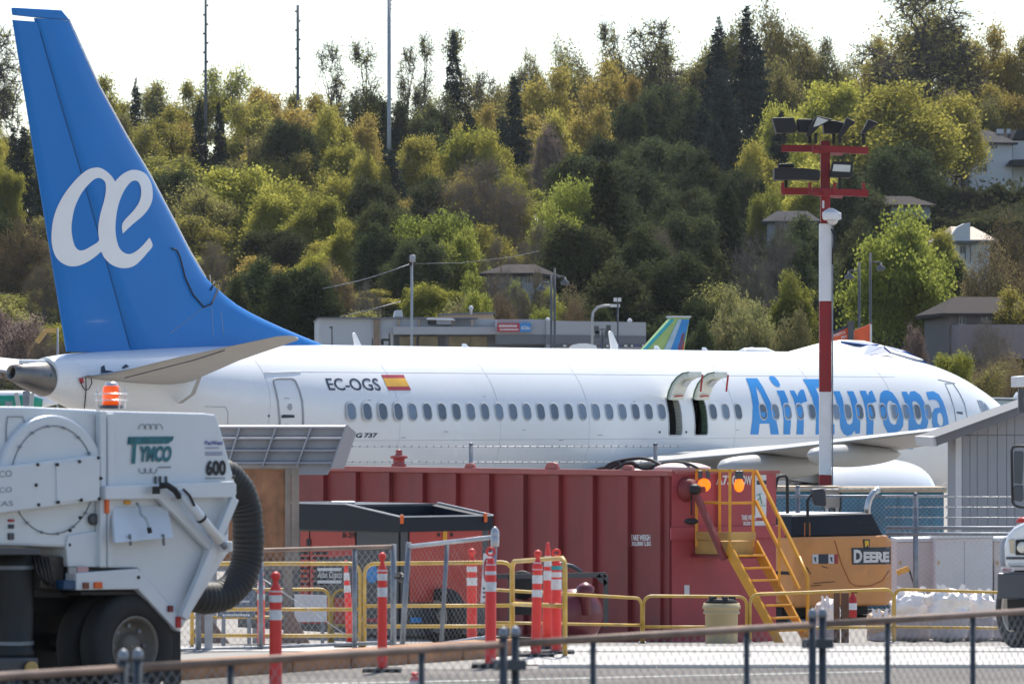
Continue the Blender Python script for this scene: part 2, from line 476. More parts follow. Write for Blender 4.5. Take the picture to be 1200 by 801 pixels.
# exits: dark cabin inside, lined opening, door swung up on its top hinge
for i, a0 in enumerate((11.45, 12.47)):
    a1 = a0 + .52
    bx = MB()
    y0, y1 = -1.87, -1.2
    zs = (3.38, 4.30)
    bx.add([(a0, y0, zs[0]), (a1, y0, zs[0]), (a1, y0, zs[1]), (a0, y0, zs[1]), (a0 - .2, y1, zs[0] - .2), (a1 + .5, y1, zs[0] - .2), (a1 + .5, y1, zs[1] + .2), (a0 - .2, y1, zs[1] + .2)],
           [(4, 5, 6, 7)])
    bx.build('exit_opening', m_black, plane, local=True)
    jm = MB()
    for k in range(10):                                             # lining down the forward edge of the opening
        c0 = 3.40 + k * .089; c1 = c0 + .085
        for (aa, w, dp) in ((a1 - .012, .06, .2),):
            jm.add([(aa, -surf(a1, c0) + .01, c0), (aa, -surf(a1, c1) + .01, c1), (aa + .02, -surf(a1, c1) + dp, c1), (aa + .02, -surf(a1, c0) + dp, c0)], [(0, 1, 2, 3)])
    jm.build('exit_lining', m_prim if i else m_cream, plane, local=True)
    fr = MB()
    pts = [Vector((aa, -surf(aa, cc) - .004, cc)) for aa, cc in
           [(a0, 3.42), (a0, 3.6), (a0, 3.9), (a0, 4.1), (a0 + .03, 4.29), (a1 - .03, 4.29), (a1, 4.1), (a1, 3.9), (a1, 3.6), (a1, 3.42), (a1 - .05, 3.38), (a0 + .05, 3.38)]]
    fr.tube(pts, .018, 6, closed=True)
    fr.build('exit_frame', m_wfr, plane, local=True)
    # door leaf
    path = [(1.80, 4.28), (1.86, 4.48), (1.96, 4.66), (2.10, 4.80), (2.28, 4.90), (2.48, 4.93)]
    dr = MB(); w = .51; th = .13; vs = []
    for j, (bb, cc) in enumerate(path):
        p0 = path[max(j - 1, 0)]; p1 = path[min(j + 1, 5)]; dx, dz = p1[0] - p0[0], p1[1] - p0[1]; l = math.hypot(dx, dz)
        nx, nz = dz / l, -dx / l                                     # towards outside-below
        for aa in (a0, a1):
            vs += [(aa, -bb, cc), (aa, -(bb + nx * th), cc + nz * th)]
    fs = []
    for j in range(5):
        o = j * 4; q = o + 4
        fs += [(o, q, q + 2, o + 2), (o + 1, o + 3, q + 3, q + 1), (o, o + 1, q + 1, q), (o + 2, q + 2, q + 3, o + 3)]
    fs += [(0, 2, 3, 1), (20, 21, 23, 22)]
    dr.add(vs, fs)
    door = dr.build('exit_door', m_cream, plane, local=True)
    sm = MB()
    for j in range(5):                                              # dark seal along the rear edge
        A0, B0 = Vector(vs[j * 4]), Vector(vs[j * 4 + 4])
        sm.bar(A0 + Vector((-.012, -.03, -.01)), B0 + Vector((-.012, -.03, -.01)), .03)
    sm.build('door_seal', m_prim, door, local=True)
    wn = MB(); c0, c1 = Vector(vs[10]), Vector(vs[14]); 
    wv = [Vector((a0 + .15, -2.17, 4.56)), Vector((a0 + .36, -2.17, 4.56)), Vector((a0 + .36, -2.31, 4.72)), Vector((a0 + .15, -2.31, 4.72))]
    wn.add(wv, [(0, 1, 2, 3)]); wn.build('door_window', m_wfr, door, local=True)
    rb = MB(); rb.bar((a1 + .02, -2.5, 4.86), (a1 - .08, -2.52, 4.45), .035)
    rb.build('warning_ribbon', m_red, door, local=True)
    hd = MB(); hd.bar((a0 + .1, -1.99, 4.33), (a0 + .4, -2.0, 4.35), .03); hd.build('door_handle', m_red, door, local=True)

def rrect(w, h, r, k=4):
    pts = []
    for cx_, cy_, q0 in ((w / 2 - r, h / 2 - r, 0), (-w / 2 + r, h / 2 - r, 90), (-w / 2 + r, -h / 2 + r, 180), (w / 2 - r, -h / 2 + r, 270)):
        for j in range(k + 1):
            q = R_(q0 + 90 * j / k); pts.append((cx_ + r * math.cos(q), cy_ + r * math.sin(q)))
    return pts
c_w = 3.96
def wskin(a, c, off, a_ref=12):
    e = .02; nz = -(surf(a_ref, c + e) - surf(a_ref, c - e)) / (2 * e)
    n = Vector((0, -1, nz)).normalized(); return Vector((a, -surf(a_ref, c), c)) + n * off
def win_mesh(w, h, r, off0, off1=None):
    b = MB(); o = rrect(w, h, r)
    if off1 is None: b.add([wskin(x, c_w + y, off0) for x, y in o], [tuple(range(len(o)))])
    else:
        i = rrect(w - .065, h - .065, r - .03)
        k = len(o)
        b.add([wskin(x, c_w + y, off0) for x, y in o] + [wskin(x, c_w + y, off0 + .012) for x, y in i] + [wskin(x, c_w + y, off1) for x, y in i],
              [(j, (j + 1) % k, k + (j + 1) % k, k + j) for j in range(k)] + [(k + j, k + (j + 1) % k, 2 * k + (j + 1) % k, 2 * k + j) for j in range(k)])
    return b
w0 = f0 = None
for nn in list(range(0, 23)) + [26, 27, 28] + list(range(30, 45)):
    a = nn * .508 + (.03 if nn > 14 else 0); dy = surf(12, c_w) - surf(a, c_w)
    yaw = math.atan2(surf(a - .2, c_w) - surf(a + .2, c_w), .4)
    if nn == 0:
        w0 = win_mesh(.25, .36, .11, .008).build('cabin_window', m_pane, plane, local=True); w = w0
        f0 = win_mesh(.335, .45, .15, .004, .006).build('window_frame', m_wfr, w0, local=True)
    else:
        w = share(w0, plane, (0, 0, 0)); share(f0, w, (0, 0, 0))
    pv = wskin(0, c_w, 0); Rz = Matrix.Rotation(yaw, 3, 'Z')
    w.rotation_euler = (0, 0, yaw); w.location = Vector((a, dy + pv.y - (.035 if nn < 4 else 0), 0)) - Rz @ Vector((0, pv.y, 0))

# doors drawn as seam tubes on the skin
def seam(name, pts, r=.012, m=None, parent=None, off=.006):
    q = []
    for i in range(len(pts) - 1):
        for k in range(4):
            q.append((pts[i][0] + (pts[i + 1][0] - pts[i][0]) * k / 4, pts[i][1] + (pts[i + 1][1] - pts[i][1]) * k / 4))
    q.append(pts[-1])
    b = MB(); b.tube([hit(x, y, off) for x, y in q], r, 6)
    return b.build(name, m or m_seam, parent or plane, local=True)
def skinpoly(name, poly, m, parent=None, off=.006, dx=3, dy=3, label=None):
    V, Fc = cut(*fill([poly] if isinstance(poly[0][0], (list, tuple)) else [[poly]]), dx, dy)
    b = MB(); b.add([hit(v.x, v.y, off) for v in V], Fc, True)
    return b.build(name, m, parent or plane, local=True, label=label)
sd_ = seam('service_door', [(328, 512), (327.5, 490), (325.5, 470), (323, 458), (320.5, 448), (321, 444.5), (325, 443.5), (342, 443.5), (346, 446), (351, 458), (354, 470), (355, 485), (355, 512)], .026)
sd_['label'] = 'rear service door outlined in grey'
skinpoly('door_window', [(337, 475), (339, 472.5), (341.5, 473), (342.5, 477), (341.5, 480), (339, 480.5), (337, 478)], m_seam, sd_)
skinpoly('door_handle', [(329.5, 487), (332, 485.5), (345, 486), (345, 489), (330, 489.5)], m_navy, sd_)
fd = seam('entry_door', [(1121, 500), (1118, 478), (1113, 462), (1107, 449), (1116, 448.5), (1124, 460), (1130, 472), (1134, 492)], .012, m_seam)
fd['label'] = 'forward entry door with a thin grey outline'
skinpoly('door_handle', [(1121, 482), (1128, 482.5), (1128, 485.5), (1121, 484)], m_navy, fd)
seam('panel_seam', [(1099, 444.5), (1119, 449)], .01)
seam('panel_seam', [(310, 437), (352, 435.5)], .018, m_white)
seam('panel_seam', [(240, 476), (264, 476.5), (267, 482), (267, 500)], .007)
for x, y in ((315, 487), (773, 506), (804, 506)):
    skinpoly('vent_port', [(x - 1, y - 1.3), (x + 1, y - 1.3), (x + 1, y + 1.3), (x - 1, y + 1.3)], m_navy)

# skin joints: thin rings round the barrel and lap lines along it
m_joint = mat('skin_joint', (.50, .52, .54), .5)
for a in (-2.4, 1.6, 5.1, 8.4, 14.1, 17.6, 20.9):
    b = MB(); t_, bo_, zc_, hw_ = sec(a); pts = []
    for q in np.linspace(.25, 2.5, 22):
        cz = math.cos(q); pts.append((a, -(hw_ * math.sin(q) + .001), zc_ + ((t_ - zc_) if cz > 0 else (zc_ - bo_)) * cz))
    b.tube(pts, .0045, 4); b.build('skin_joint', m_joint, plane, local=True)
for c in (4.86, 3.30, 2.75):
    b = MB(); b.tube([(a, -surf(a, c) - .001, c) for a in np.linspace(-1.5, 21.5, 40)], .004, 4); b.build('lap_joint', m_joint, plane, local=True)
for x, y, w in ((431, 468, 4), (520, 505, 5), (612, 503, 4), (700, 509, 6), (742, 470, 3), (862, 503, 4), (470, 512, 5), (333, 466, 6), (334, 497, 5), (655, 515, 5), (566, 464, 3)):
    skinpoly('stencil_mark', [(x, y), (x + w, y), (x + w, y + .9), (x, y + .9)], m_seam)
# titles
def zp(pts, sc, ox, oy): return [(ox + x / sc, oy + y / sc) for x, y in pts]
Z4 = lambda p: zp(p, 7.49, 850, 420); Z5 = lambda p: zp(p, 6.0, 1000, 400)
titles = {
 'letter_a_capital': [Z4([(178,172),(280,172),(330,250),(390,370),(430,480),(455,580),(470,665),(398,665),(385,570),(300,570),(290,665),(218,665),(235,540),(240,420),(225,310),(205,240)]),
                      Z4([(268,240),(283,330),(297,400),(312,470),(372,470),(350,400),(310,310)])],
 'letter_i_dot': [Z4([(383,165),(392,152),(412,150),(440,166),(466,198),(480,230),(474,245),(455,246),(430,234),(405,208),(388,180)])],
 'letter_i': [Z4([(447,280),(515,280),(545,350),(565,440),(575,550),(568,665),(508,665),(512,540),(500,440),(475,340)])],
 'letter_r': [Z4([(562,280),(605,280),(634,334),(640,300),(658,275),(685,270),(700,310),(718,375),(690,382),(668,392),(680,460),(688,560),(685,665),(622,665),(630,540),(620,440),(595,350)])],
 'letter_e_capital': [Z4([(678,180),(930,180),(935,255),(790,255),(818,320),(832,400),(930,400),(935,470),(840,470),(843,575),(957,575),(957,665),(790,665),(795,560),(785,450),(760,340),(720,250)])],
 'letter_u': [Z4([(945,285),(1002,285),(1025,340),(1045,430),(1055,520),(1070,570),(1090,580),(1115,560),(1120,500),(1110,420),(1090,340),(1065,285),(1122,285),(1150,350),(1175,450),(1185,560),(1180,655),(1140,660),(1135,625),(1110,665),(1070,678),(1035,660),(1010,610),(1000,520),(985,420),(965,340)])],
 'letter_r_second': [Z5([(43,345),(85,345),(105,385),(108,355),(130,342),(145,375),(162,422),(140,428),(120,440),(135,500),(142,570),(138,652),(90,655),(92,570),(85,480),(65,400)])],
 'letter_o': [Z5([(185,400),(190,365),(210,345),(240,342),(275,360),(310,410),(335,470),(352,540),(350,590),(330,625),(290,642),(240,640),(215,590),(195,510),(186,440)]),
              Z5([(238,440),(244,420),(262,415),(285,440),(300,500),(308,550),(300,580),(280,585),(258,565),(245,520),(237,470)])],
 'letter_p': [Z5([(337,352),(375,352),(387,378),(400,352),(430,347),(470,375),(500,430),(520,500),(526,570),(515,608),(480,618),(455,612),(440,660),(425,720),(418,755),(372,755),(386,680),(388,570),(378,500),(360,420)]),
              Z5([(412,432),(420,418),(440,420),(462,445),(478,500),(482,550),(470,582),(450,580),(430,540),(418,480)])],
 'letter_a': [Z5([(510,355),(560,348),(600,370),(630,420),(650,480),(665,540),(672,590),(560,605),(552,570),(555,500),(570,470),(610,462),(600,430),(580,410),(550,408),(530,412)]),
              Z5([(590,520),(597,503),(612,500),(624,515),(632,550),(628,590),(605,592),(592,565)])],
}
tt = []
for k, loops in titles.items():
    tt.append(skinpoly('title_letter', loops, m_lblue, off=.006, dx=2.5, dy=2.5))
def skintext(name, s, c, m, off=.007, bold=0.0, dx=.12, dy=.2):
    q = quadmap(c); V, Fc = cut(*text2d(s, bold), dx, dy)
    b = MB(); b.add([hit(*q(v.x, v.y), off) for v in V], Fc, True)
    return b.build(name, m, plane, local=True)
def zc1(p): return [(300 + x / 6, 420 + y / 6) for x, y in p]
skintext('registration', 'EC-OGS', zc1([(514, 223), (884, 226), (852, 138), (484, 138)]), m_navy, bold=.012)
skintext('type_title', 'BOEING', [(385, 512.5), (423.5, 512.5), (425, 507), (386.5, 507)], m_navy, bold=.03)
skintext('type_number', '737', [(426, 512.5), (441, 512.5), (442.5, 507), (427.5, 507)], m_navy, bold=.03)
skinpoly('flag_stripe', zc1([(878, 114), (1038, 114), (1048, 138), (892, 138)]), m_flagred)
skinpoly('flag_stripe', zc1([(892, 138), (1048, 138), (1078, 196), (918, 196)]), m_yel)
skinpoly('flag_stripe', zc1([(918, 196), (1078, 196), (1090, 223), (932, 223)]), m_flagred)
# flight-deck panes
for q in ([(1146, 468), (1151, 470), (1157, 484), (1152, 486)], [(1152, 470.5), (1156, 474), (1162, 483), (1158, 484)]):
    skinpoly('flight_deck_window', q, m_pane, off=.01)
seam('panel_seam', [(1145, 468), (1150, 480), (1153, 488)], .02, m_wfr)

# ---- fin and rudder
def cl(px, py):
    k = (px - 600) / FPX; c_, s_ = math.cos(PT), math.sin(PT)
    t = (PC.x * s_ - PC.y * c_) / (k * s_ - c_); X = t * k
    return ((X - PC.x) * c_ + (t - PC.y) * s_, CAMH - (py - HY) * t / FPX)
le = [cl(*q) for q in [(392, 404), (375, 402), (340, 388), (300, 370), (276, 356), (262, 345), (240, 325), (222, 295), (205, 262), (175, 205), (148, 160), (115, 100), (80, 23), (70, 12)]]
te = [cl(*q) for q in [(79, 416), (14, 20)]]
hg = [cl(*q) for q in [(147, 416), (43, 30)]]
LEc = np.array([q[1] for q in le]); LEa = np.array([q[0] for q in le])
def leA(c): return float(np.interp(c, LEc, LEa))
def linA(l, c): return l[0][0] + (l[1][0] - l[0][0]) * (c - l[0][1]) / (l[1][1] - l[0][1])
def fin_half(a, c):
    L_, T_ = leA(c), linA(te, c); T = max(.07, min(.20, (L_ - T_) * .055))
    q = max(0, L_ - a); w = max(0, a - T_)
    return T * min(1, math.sqrt(q / max(.6, .25 * min(L_ - T_, 3)))) * min(1, .12 + w / (1.9))
topc = 12.5
def finpart(name, a0, a1, c0, c1, m, nr=34, nc=14):
    b = MB(); vs = []; rows = np.linspace(c0, c1, nr)
    for c in rows:
        A_, B2 = a0(c), a1(c)
        for sg in (1, -1):
            for k in range(nc):
                q = k / (nc - 1); q = 1 - (1 - q) ** 1.6; a = A_ + (B2 - A_) * q
                vs.append((a, -sg * fin_half(a, c), c))
    fs = []
    for i in range(nr - 1):
        for k in range(nc - 1):
            o = i * 2 * nc; p = o + 2 * nc
            fs.append((o + k, o + k + 1, p + k + 1, p + k)); fs.append((o + nc + k, p + nc + k, p + nc + k + 1, o + nc + k + 1))
        o = i * 2 * nc; p = o + 2 * nc
        fs.append((o, p, p + nc, o + nc))
    b.add(vs, fs, True)
    o = (nr - 1) * 2 * nc
    b.add([vs[o + k] for k in range(nc)] + [vs[o + nc + k] for k in range(nc)], [(k, k + 1, nc + k + 1, nc + k) for k in range(nc - 1)])
    return b.build(name, m, plane, local=True)
hgA = lambda c: linA(hg, c)
fin = finpart('tail_fin', lambda c: hgA(c) + .012, leA, 5.05, 12.50, m_blue, 46)
rud = finpart('rudder', lambda c: linA(te, c), lambda c: hgA(c) - .012, 5.27, 12.42, m_blue, 30, 8)
tip = MB(); pts = [cl(*q) for q in [(15, 9), (70, 12), (80, 24), (44, 21), (16, 18)]]
nn_ = len(pts)
tip.add([(a, -.07, c) for a, c in pts] + [(a, .07, c) for a, c in pts], [tuple(range(nn_)), tuple(range(nn_, 2 * nn_))[::-1]] + [((i + 1) % nn_, i, i + nn_, (i + 1) % nn_ + nn_) for i in range(nn_)])
tip.build('fin_tip', m_blue, plane, local=True, bevel=.03)
# bright leading edge
m_lead = mat('polished_leading_edge', (.75, .75, .76), .25, metal=.5, var=.03)
b = MB(); b.tube([(a + .005, 0, c) for a, c in le[6:13]], .035, 8); b.build('leading_edge', m_lead, plane, local=True)
Z7 = lambda p: zp(p, 5.34, 0, 180)
def spl(pts, k=3):
    """smooth closed outline through the points"""
    out = []; n_ = len(pts)
    for i in range(n_):
        p0, p1, p2, p3 = [Vector(pts[(i + j) % n_]) for j in (-1, 0, 1, 2)]
        sharp = lambda a_, b_, c_: (b_ - a_).angle(c_ - b_, 0) > 1.05
        m1 = (p2 - p0) * .5 if not sharp(p0, p1, p2) else (p2 - p1) * .5
        m2 = (p3 - p1) * .5 if not sharp(p1, p2, p3) else (p2 - p1) * .5
        for j in range(k):
            t = j / k
            out.append(tuple(p1 * (2 * t ** 3 - 3 * t * t + 1) + m1 * (t ** 3 - 2 * t * t + t) + p2 * (-2 * t ** 3 + 3 * t * t) + m2 * (t ** 3 - t * t)))
    return out
lg = [spl(Z7([(718,175),(695,140),(660,108),(620,88),(580,90),(540,105),(490,145),(440,200),(390,270),(350,350),(328,430),(320,510),(325,580),(345,640),(380,680),(430,703),(480,703),(530,685),(580,655),(632,612),(650,650),(690,690),(740,712),(790,716),(840,700),(880,665),(920,620),(953,575),(933,525),(890,575),(850,610),(810,628),(775,620),(745,590),(728,540),(720,480),(722,420),(730,360),(745,300),(770,240),(800,195),(830,170),(860,175),(878,210),(880,260),(865,310),(830,360),(764,435),(766,500),(830,440),(890,390),(930,340),(950,290),(953,240),(945,190),(920,140),(890,115),(850,103),(810,105),(770,125),(740,150)])),
      spl(Z7([(660,200),(650,170),(620,153),(590,160),(555,190),(520,230),(490,280),(465,340),(450,410),(445,470),(452,530),(468,580),(495,605),(530,600),(575,575),(616,545),(613,500),(615,440),(628,370),(645,310),(658,250)]))]
V, Fc = cut(*fill([lg]), 4, 6)
b = MB(); b.add([hit(v.x, v.y, .012, fin_half) for v in V], Fc, True)
b.build('tail_emblem', m_logo, fin, local=True)
b = MB(); b.tube([hit(x, y, .03, fin_half) for x, y in [(200, 291), (206, 293), (210, 302), (216, 325), (225, 345), (238, 360), (247, 356), (253, 342), (257, 332), (250, 330), (246, 340)]], .018, 6)
b.build('loose_cable', m_black, fin, local=True)
for q in ([(246, 322), (248, 360), (250, 396)], [(256, 333), (259, 365), (262, 392)], [(200, 390), (236, 362)]):
    b = MB(); b.tube([hit(x, y, .003, fin_half) for x, y in q], .005, 4); b.build('panel_seam', m_seam, fin, local=True)
b = MB(); b.tube([(hgA(c), -fin_half(hgA(c), c) - .002, c) for c in np.linspace(5.4, 12.2, 12)], .007, 4); b.build('hinge_line', m_navy, rud, local=True)

# ---- tail cone, stabilisers
b = MB(); b.lathe((-7.98, 0, 4.66), (-1.02, 0, .14), [(0, .37), (.05, .385), (.35, .335), (.7, .255), (1.04, .165), (1.045, .13), (.9, .12)], 28, cap=False)
b.v = [(x, y, z) for x, y, z in b.v]
cone = b.build('exhaust_cone', m_cone, plane, local=True)
b = MB(); b.lathe((-8.85, 0, 4.779), (-1, 0, .14), [(0, .13), (.02, .13)], 20); b.build('exhaust_pipe', m_black, cone, local=True)
b = MB(); b.box((-8.3, 0, 5.03), (.9, .12, .12)); b.build('tail_light_fairing', m_white, plane, local=True, bevel=.04)
def loft(sections, nk=16):
    """sections: (b, LE a, TE a, c, thickness, twist dz LE) -> closed aerofoil skin, b to starboard"""
    b = MB(); vs = []
    for (bb, la, ta, c, th) in sections:
        up = []
        for k in range(nk + 1):
            q = k / nk; x = 1 - math.cos(q * math.pi / 2) if False else q ** 1.5
            y = th * (2.2 * math.sqrt(x) * .5 - .55 * x - .55 * x * x * .9 + .0) if False else th * .5 * (2.96 * math.sqrt(x) - 1.26 * x - 3.5 * x * x + 2.84 * x ** 3 - 1.04 * x ** 4) / 1.0
            up.append((la + (ta - la) * x, y))
        ring = [(a, -bb, c + y * 1.1) for a, y in up] + [(a, -bb, c - y * .9) for a, y in up[::-1][1:-1]]
        vs += ring
    n_ = 2 * nk
    m_ = len(sections)
    fs = [(i * n_ + k, i * n_ + (k + 1) % n_, (i + 1) * n_ + (k + 1) % n_, (i + 1) * n_ + k) for i in range(m_ - 1) for k in range(n_)]
    b.add(vs, fs, True); b.f += [tuple(range(n_))[::-1], tuple(range((m_ - 1) * n_, m_ * n_))]; b.sm += [False, False]
    return b
for sg in (1, -1):
    S_ = [(.5, -4.1, -7.45, 4.70, .42), (1.3, -4.5, -7.4, 4.76, .38), (4.0, -6.0, -7.95, 5.12, .24), (6.9, -7.35, -8.35, 5.48, .12), (7.17, -7.75, -8.35, 5.52, .05)]
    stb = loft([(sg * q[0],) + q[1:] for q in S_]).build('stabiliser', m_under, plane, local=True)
    if sg == 1:
        b = MB(); b.tube([(-7.15, -1.6, 4.69), (-7.72, -4.2, 5.05), (-8.02, -5.4, 5.25)], .012, 4); b.build('elevator_seam', m_navy, stb, local=True)
b = MB(); b.add([hit(205, 447, .9), hit(210, 446.5, .9), hit(213, 460, .5), hit(211, 471, .1), hit(205, 471, .1), hit(207.5, 460, .5)], [(0, 1, 2, 5), (5, 2, 3, 4)])
b.build('hanging_strap', m_wgrey, plane, local=True)
for q in ([(91, 443), (96, 442), (97, 448), (93, 449)], [(100, 440), (107, 440), (106, 442), (101, 442)]):
    skinpoly('warning_flag', q, m_flagred, off=.05)
b = MB(); b.tube([hit(x, y, .06) for x, y in [(93, 447), (96, 453), (99, 456), (103, 454), (106, 448), (105, 442)]], .012, 5)
b.tube([hit(x, y, .06) for x, y in [(99, 441), (99.5, 456), (98.5, 478)]], .012, 5); b.build('tether_line', m_black, plane, local=True)
skinpoly('vent_port', [(118, 430), (122, 428), (123, 434), (132, 435), (132, 436.5), (118, 437)], m_navy, off=.02)
skinpoly('vent_port', [(142, 431), (147, 427), (151, 429.5), (145, 432)], m_navy, off=.02)
skinpoly('vent_port', [(58, 438), (60, 437.5), (61, 440.5), (59, 441.5)], m_navy, off=.01)

# ---- wings, fairings, engines
Wg = [(1.2, 15.6, 8.2, 2.45, .95), (1.9, 15.0, 8.3, 2.55, .85), (3.8, 14.0, 8.5, 2.76, .62), (5.8, 12.97, 8.6, 2.92, .50), (9.5, 11.05, 7.6, 3.22, .40), (13.0, 9.2, 6.6, 3.50, .30), (17.0, 7.1, 5.45, 3.85, .18)]
WL = [(17.35, 6.9, 5.3, 4.0, .14), (17.7, 6.5, 5.05, 4.45, .12), (17.95, 5.9, 4.75, 5.2, .10), (18.1, 5.2, 4.4, 6.1, .08)]
for sg in (1, -1):
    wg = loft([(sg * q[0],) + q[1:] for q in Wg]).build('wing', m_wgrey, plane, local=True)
    loft([(sg * q[0],) + q[1:] for q in [Wg[-1]] + WL]).build('winglet', m_white, wg, local=True)
    for bb, a0, a1, c in ((7.0, 6.8, 11.2, 2.72), (10.2, 6.0, 9.6, 3.02), (3.6, 7.0, 12, 2.4)):
        if sg < 0: continue
        b = MB(); prof = [(q, .01 + (.34 if bb < 9 else .28) * math.sqrt(max(0, math.sin(math.pi * min(1, q ** .75))))) for q in np.linspace(0, 1, 14)]
        b.lathe((a0, -bb, c), (1, 0, .0), [(q * (a1 - a0), r) for q, r in prof], 18)
        b.v = [(x, y, c + (z - c) * (1.0 if z < c else .8) - .04) for x, y, z in b.v]
        b.build('flap_fairing', m_wgrey, wg, local=True)
    b = MB()
    b.lathe((13.2, -sg * 4.83, 1.74), (1, 0, 0), [(0, .82), (.5, .93), (1.3, 1.05), (2.4, 1.10), (3.2, 1.06), (3.85, .98), (4.1, .92), (4.15, .85), (3.95, .8)], 40, cap=False)
    b.v = [(x, y, z if z > .75 else .75 + (z - .75) * .6) for x, y, z in b.v]
    eng = b.build('engine', m_white, plane, local=True)
    b = MB(); b.lathe((12.4, -sg * 4.83, 1.76), (1, 0, 0), [(0, .30), (.4, .46), (1.1, .52), (1.6, .5)], 24); b.build('engine_core', m_cone, eng, local=True)
    b = MB(); b.lathe((11.8, -sg * 4.83, 1.76), (1, 0, 0), [(0, .02), (.4, .16), (.8, .22)], 16); b.build('exhaust_plug', m_cone, eng, local=True)
    b = MB(); b.add([(11.9, -sg * 4.83 - .14, 2.35), (13.4, -sg * 4.83 - .17, 2.2), (16.0, -sg * 4.83 - .16, 2.62), (14.4, -sg * 4.83 - .16, 3.0), (11.9, -sg * 4.83 - .1, 2.9),
                     (11.9, -sg * 4.83 + .14, 2.35), (13.4, -sg * 4.83 + .17, 2.2), (16.0, -sg * 4.83 + .16, 2.62), (14.4, -sg * 4.83 + .16, 3.0), (11.9, -sg * 4.83 + .1, 2.9)],
                    [(0, 1, 2, 3, 4), (9, 8, 7, 6, 5)] + [(i, (i + 1) % 5, (i + 1) % 5 + 5, i + 5) for i in range(5)]); b.build('engine_pylon', m_wgrey, eng, local=True)
    b = MB(); b.lathe((9.9, -sg * 2.86, .9), (0, 0, 1), [(0, .11), (1.7, .13)], 12); gear = b.build('main_gear', m_metal, plane, local=True)
    for dy in (-.42, .42):
        b = MB(); b.lathe((9.9, -sg * 2.86 + dy - .19, .56), (0, 1, 0), [(0, .42), (.03, .52), (.1, .565), (.28, .565), (.35, .52), (.38, .42)], 28); b.build('wheel', m_tyre, gear, local=True)
b = MB(); b.lathe((24.6, 0, .35), (0, 0, 1), [(0, .09), (1.5, .1)], 12); gear = b.build('nose_gear', m_metal, plane, local=True)
for dy in (-.3, .12):
    b = MB(); b.lathe((24.6, dy, .34), (0, 1, 0), [(0, .25), (.02, .33), (.16, .33), (.18, .25)], 24); b.build('wheel', m_tyre, gear, local=True)
# wing-to-body fairing
b = MB(); prof = []
b.lathe((6.2, 0, 2.05), (1, 0, 0), [(0, .2), (1.0, 1.2), (2.2, 1.75), (4, 2.05), (7, 2.1), (9, 1.9), (10.4, 1.2), (11.2, .3)], 40)
b.v = [(x, y, 2.05 + (z - 2.05) * .42) for x, y, z in b.v]
b.build('belly_fairing', m_wgrey, plane, local=True)
# aerials along the crown
for px, h in ((770, 4), (826, 3), (882, 4), (545, 3)):
    a = cl(px, 407)[0]; b = MB(); b.add([(a - .12, -.02, 5.45), (a + .18, -.02, 5.45), (a + .02, -.01, 5.49 + h * .03), (a - .1, -.01, 5.49 + h * .03), (a - .12, .02, 5.45), (a + .18, .02, 5.45), (a + .02, .01, 5.49 + h * .03), (a - .1, .01, 5.49 + h * .03)],
          [(0, 1, 2, 3), (7, 6, 5, 4), (0, 4, 5, 1), (1, 5, 6, 2), (2, 6, 7, 3), (3, 7, 4, 0)]); b.build('blade_aerial', m_white, plane, local=True)
a = cl(885, 408)[0]; b = MB(); b.lathe((a - .7, 0, 5.47), (1, 0, 0), [(0, .05), (.3, .16), (1.1, .17), (1.5, .05)], 14); b.v = [(x, y, 5.47 + (z - 5.47) * .75) for x, y, z in b.v]; b.build('aerial_fairing', m_white, plane, local=True)
# ================================================================ RED STEEL TANK
m_tank = mat('tank_red_paint', (.235, .032, .032), .5, var=.2, scale=.9, dirt=.6, dirtcol=(.12, .045, .035), streak=True, bump=.06, bscale=3)
m_tankend = mat('tank_end_red', (.40, .058, .07), .5, var=.16, scale=1.2, dirt=.5, dirtcol=(.2, .07, .055), streak=True)  # paler red than the long side, for the end face and its beam
m_tankrim = mat('tank_rim_red', (.36, .09, .08), .5, var=.15, scale=2, dirt=.3, dirtcol=(.3, .2, .18))
m_stair = mat('safety_yellow_orange', (.74, .33, .02), .45, var=.12, scale=3, dirt=.35, dirtcol=(.35, .2, .06))
m_plat = mat('worn_platform_yellow', (.55, .34, .10), .55, var=.18, scale=3, dirt=.5, dirtcol=(.3, .2, .1))
m_wtxt = mat('white_lettering', (.75, .75, .75), .5, var=.1, scale=12)
m_paper = mat('white_notice', (.68, .69, .7), .5, var=.06, scale=8)
m_gline = mat('notice_green_line', (.10, .35, .25), .5)
m_dgrey = mat('dark_grey_paint', (.045, .05, .062), .35, var=.15, scale=2, coat=.2)
m_galv = mat('galvanised_steel', (.42, .44, .47), .42, metal=.55, var=.15, scale=6)
m_galvd = mat('weathered_galvanised', (.22, .24, .27), .5, metal=.5, var=.25, scale=6)
m_wire = mat('chain_link_wire', (.36, .37, .38), .5, metal=.4, var=.15)
m_yell = mat('barricade_yellow', (.52, .32, .05), .45, var=.2, scale=4, dirt=.45, dirtcol=(.6, .52, .38))
m_amber = mat('amber_lens', (.9, .22, .01), .15, var=.25, scale=30, emit=(1, .2, .005), estr=.9)
UA, UB = (.63, -.777), (.777, .63)
TL = Pl(787, 81.0, UA)          # long side
TE_ = Pl(787, 81.0, UB)         # end
gz = hprof(81.0)
tank = thing('steel_tank', 'long ribbed dark red steel tank with a yellow platform and stairs at its end', 'tank', (TL.p.x, TL.p.y, gz))
zt, zb = 3.0, .27
Lg, Wd = 10.4, 2.21
b = MB(); b.prism(TL, [(-Lg, zb), (0, zb), (0, zt - .06), (-Lg, zt - .06)], 0, -Wd, px=False); b.build('tank_body', m_tank, tank)
b = MB(); b.prism(TE_, [(.0, zb + .01), (Wd, zb + .01), (Wd, zt - .035), (.0, zt - .035)], .012, 0, px=False); b.build('end_panel', m_tankend, tank)
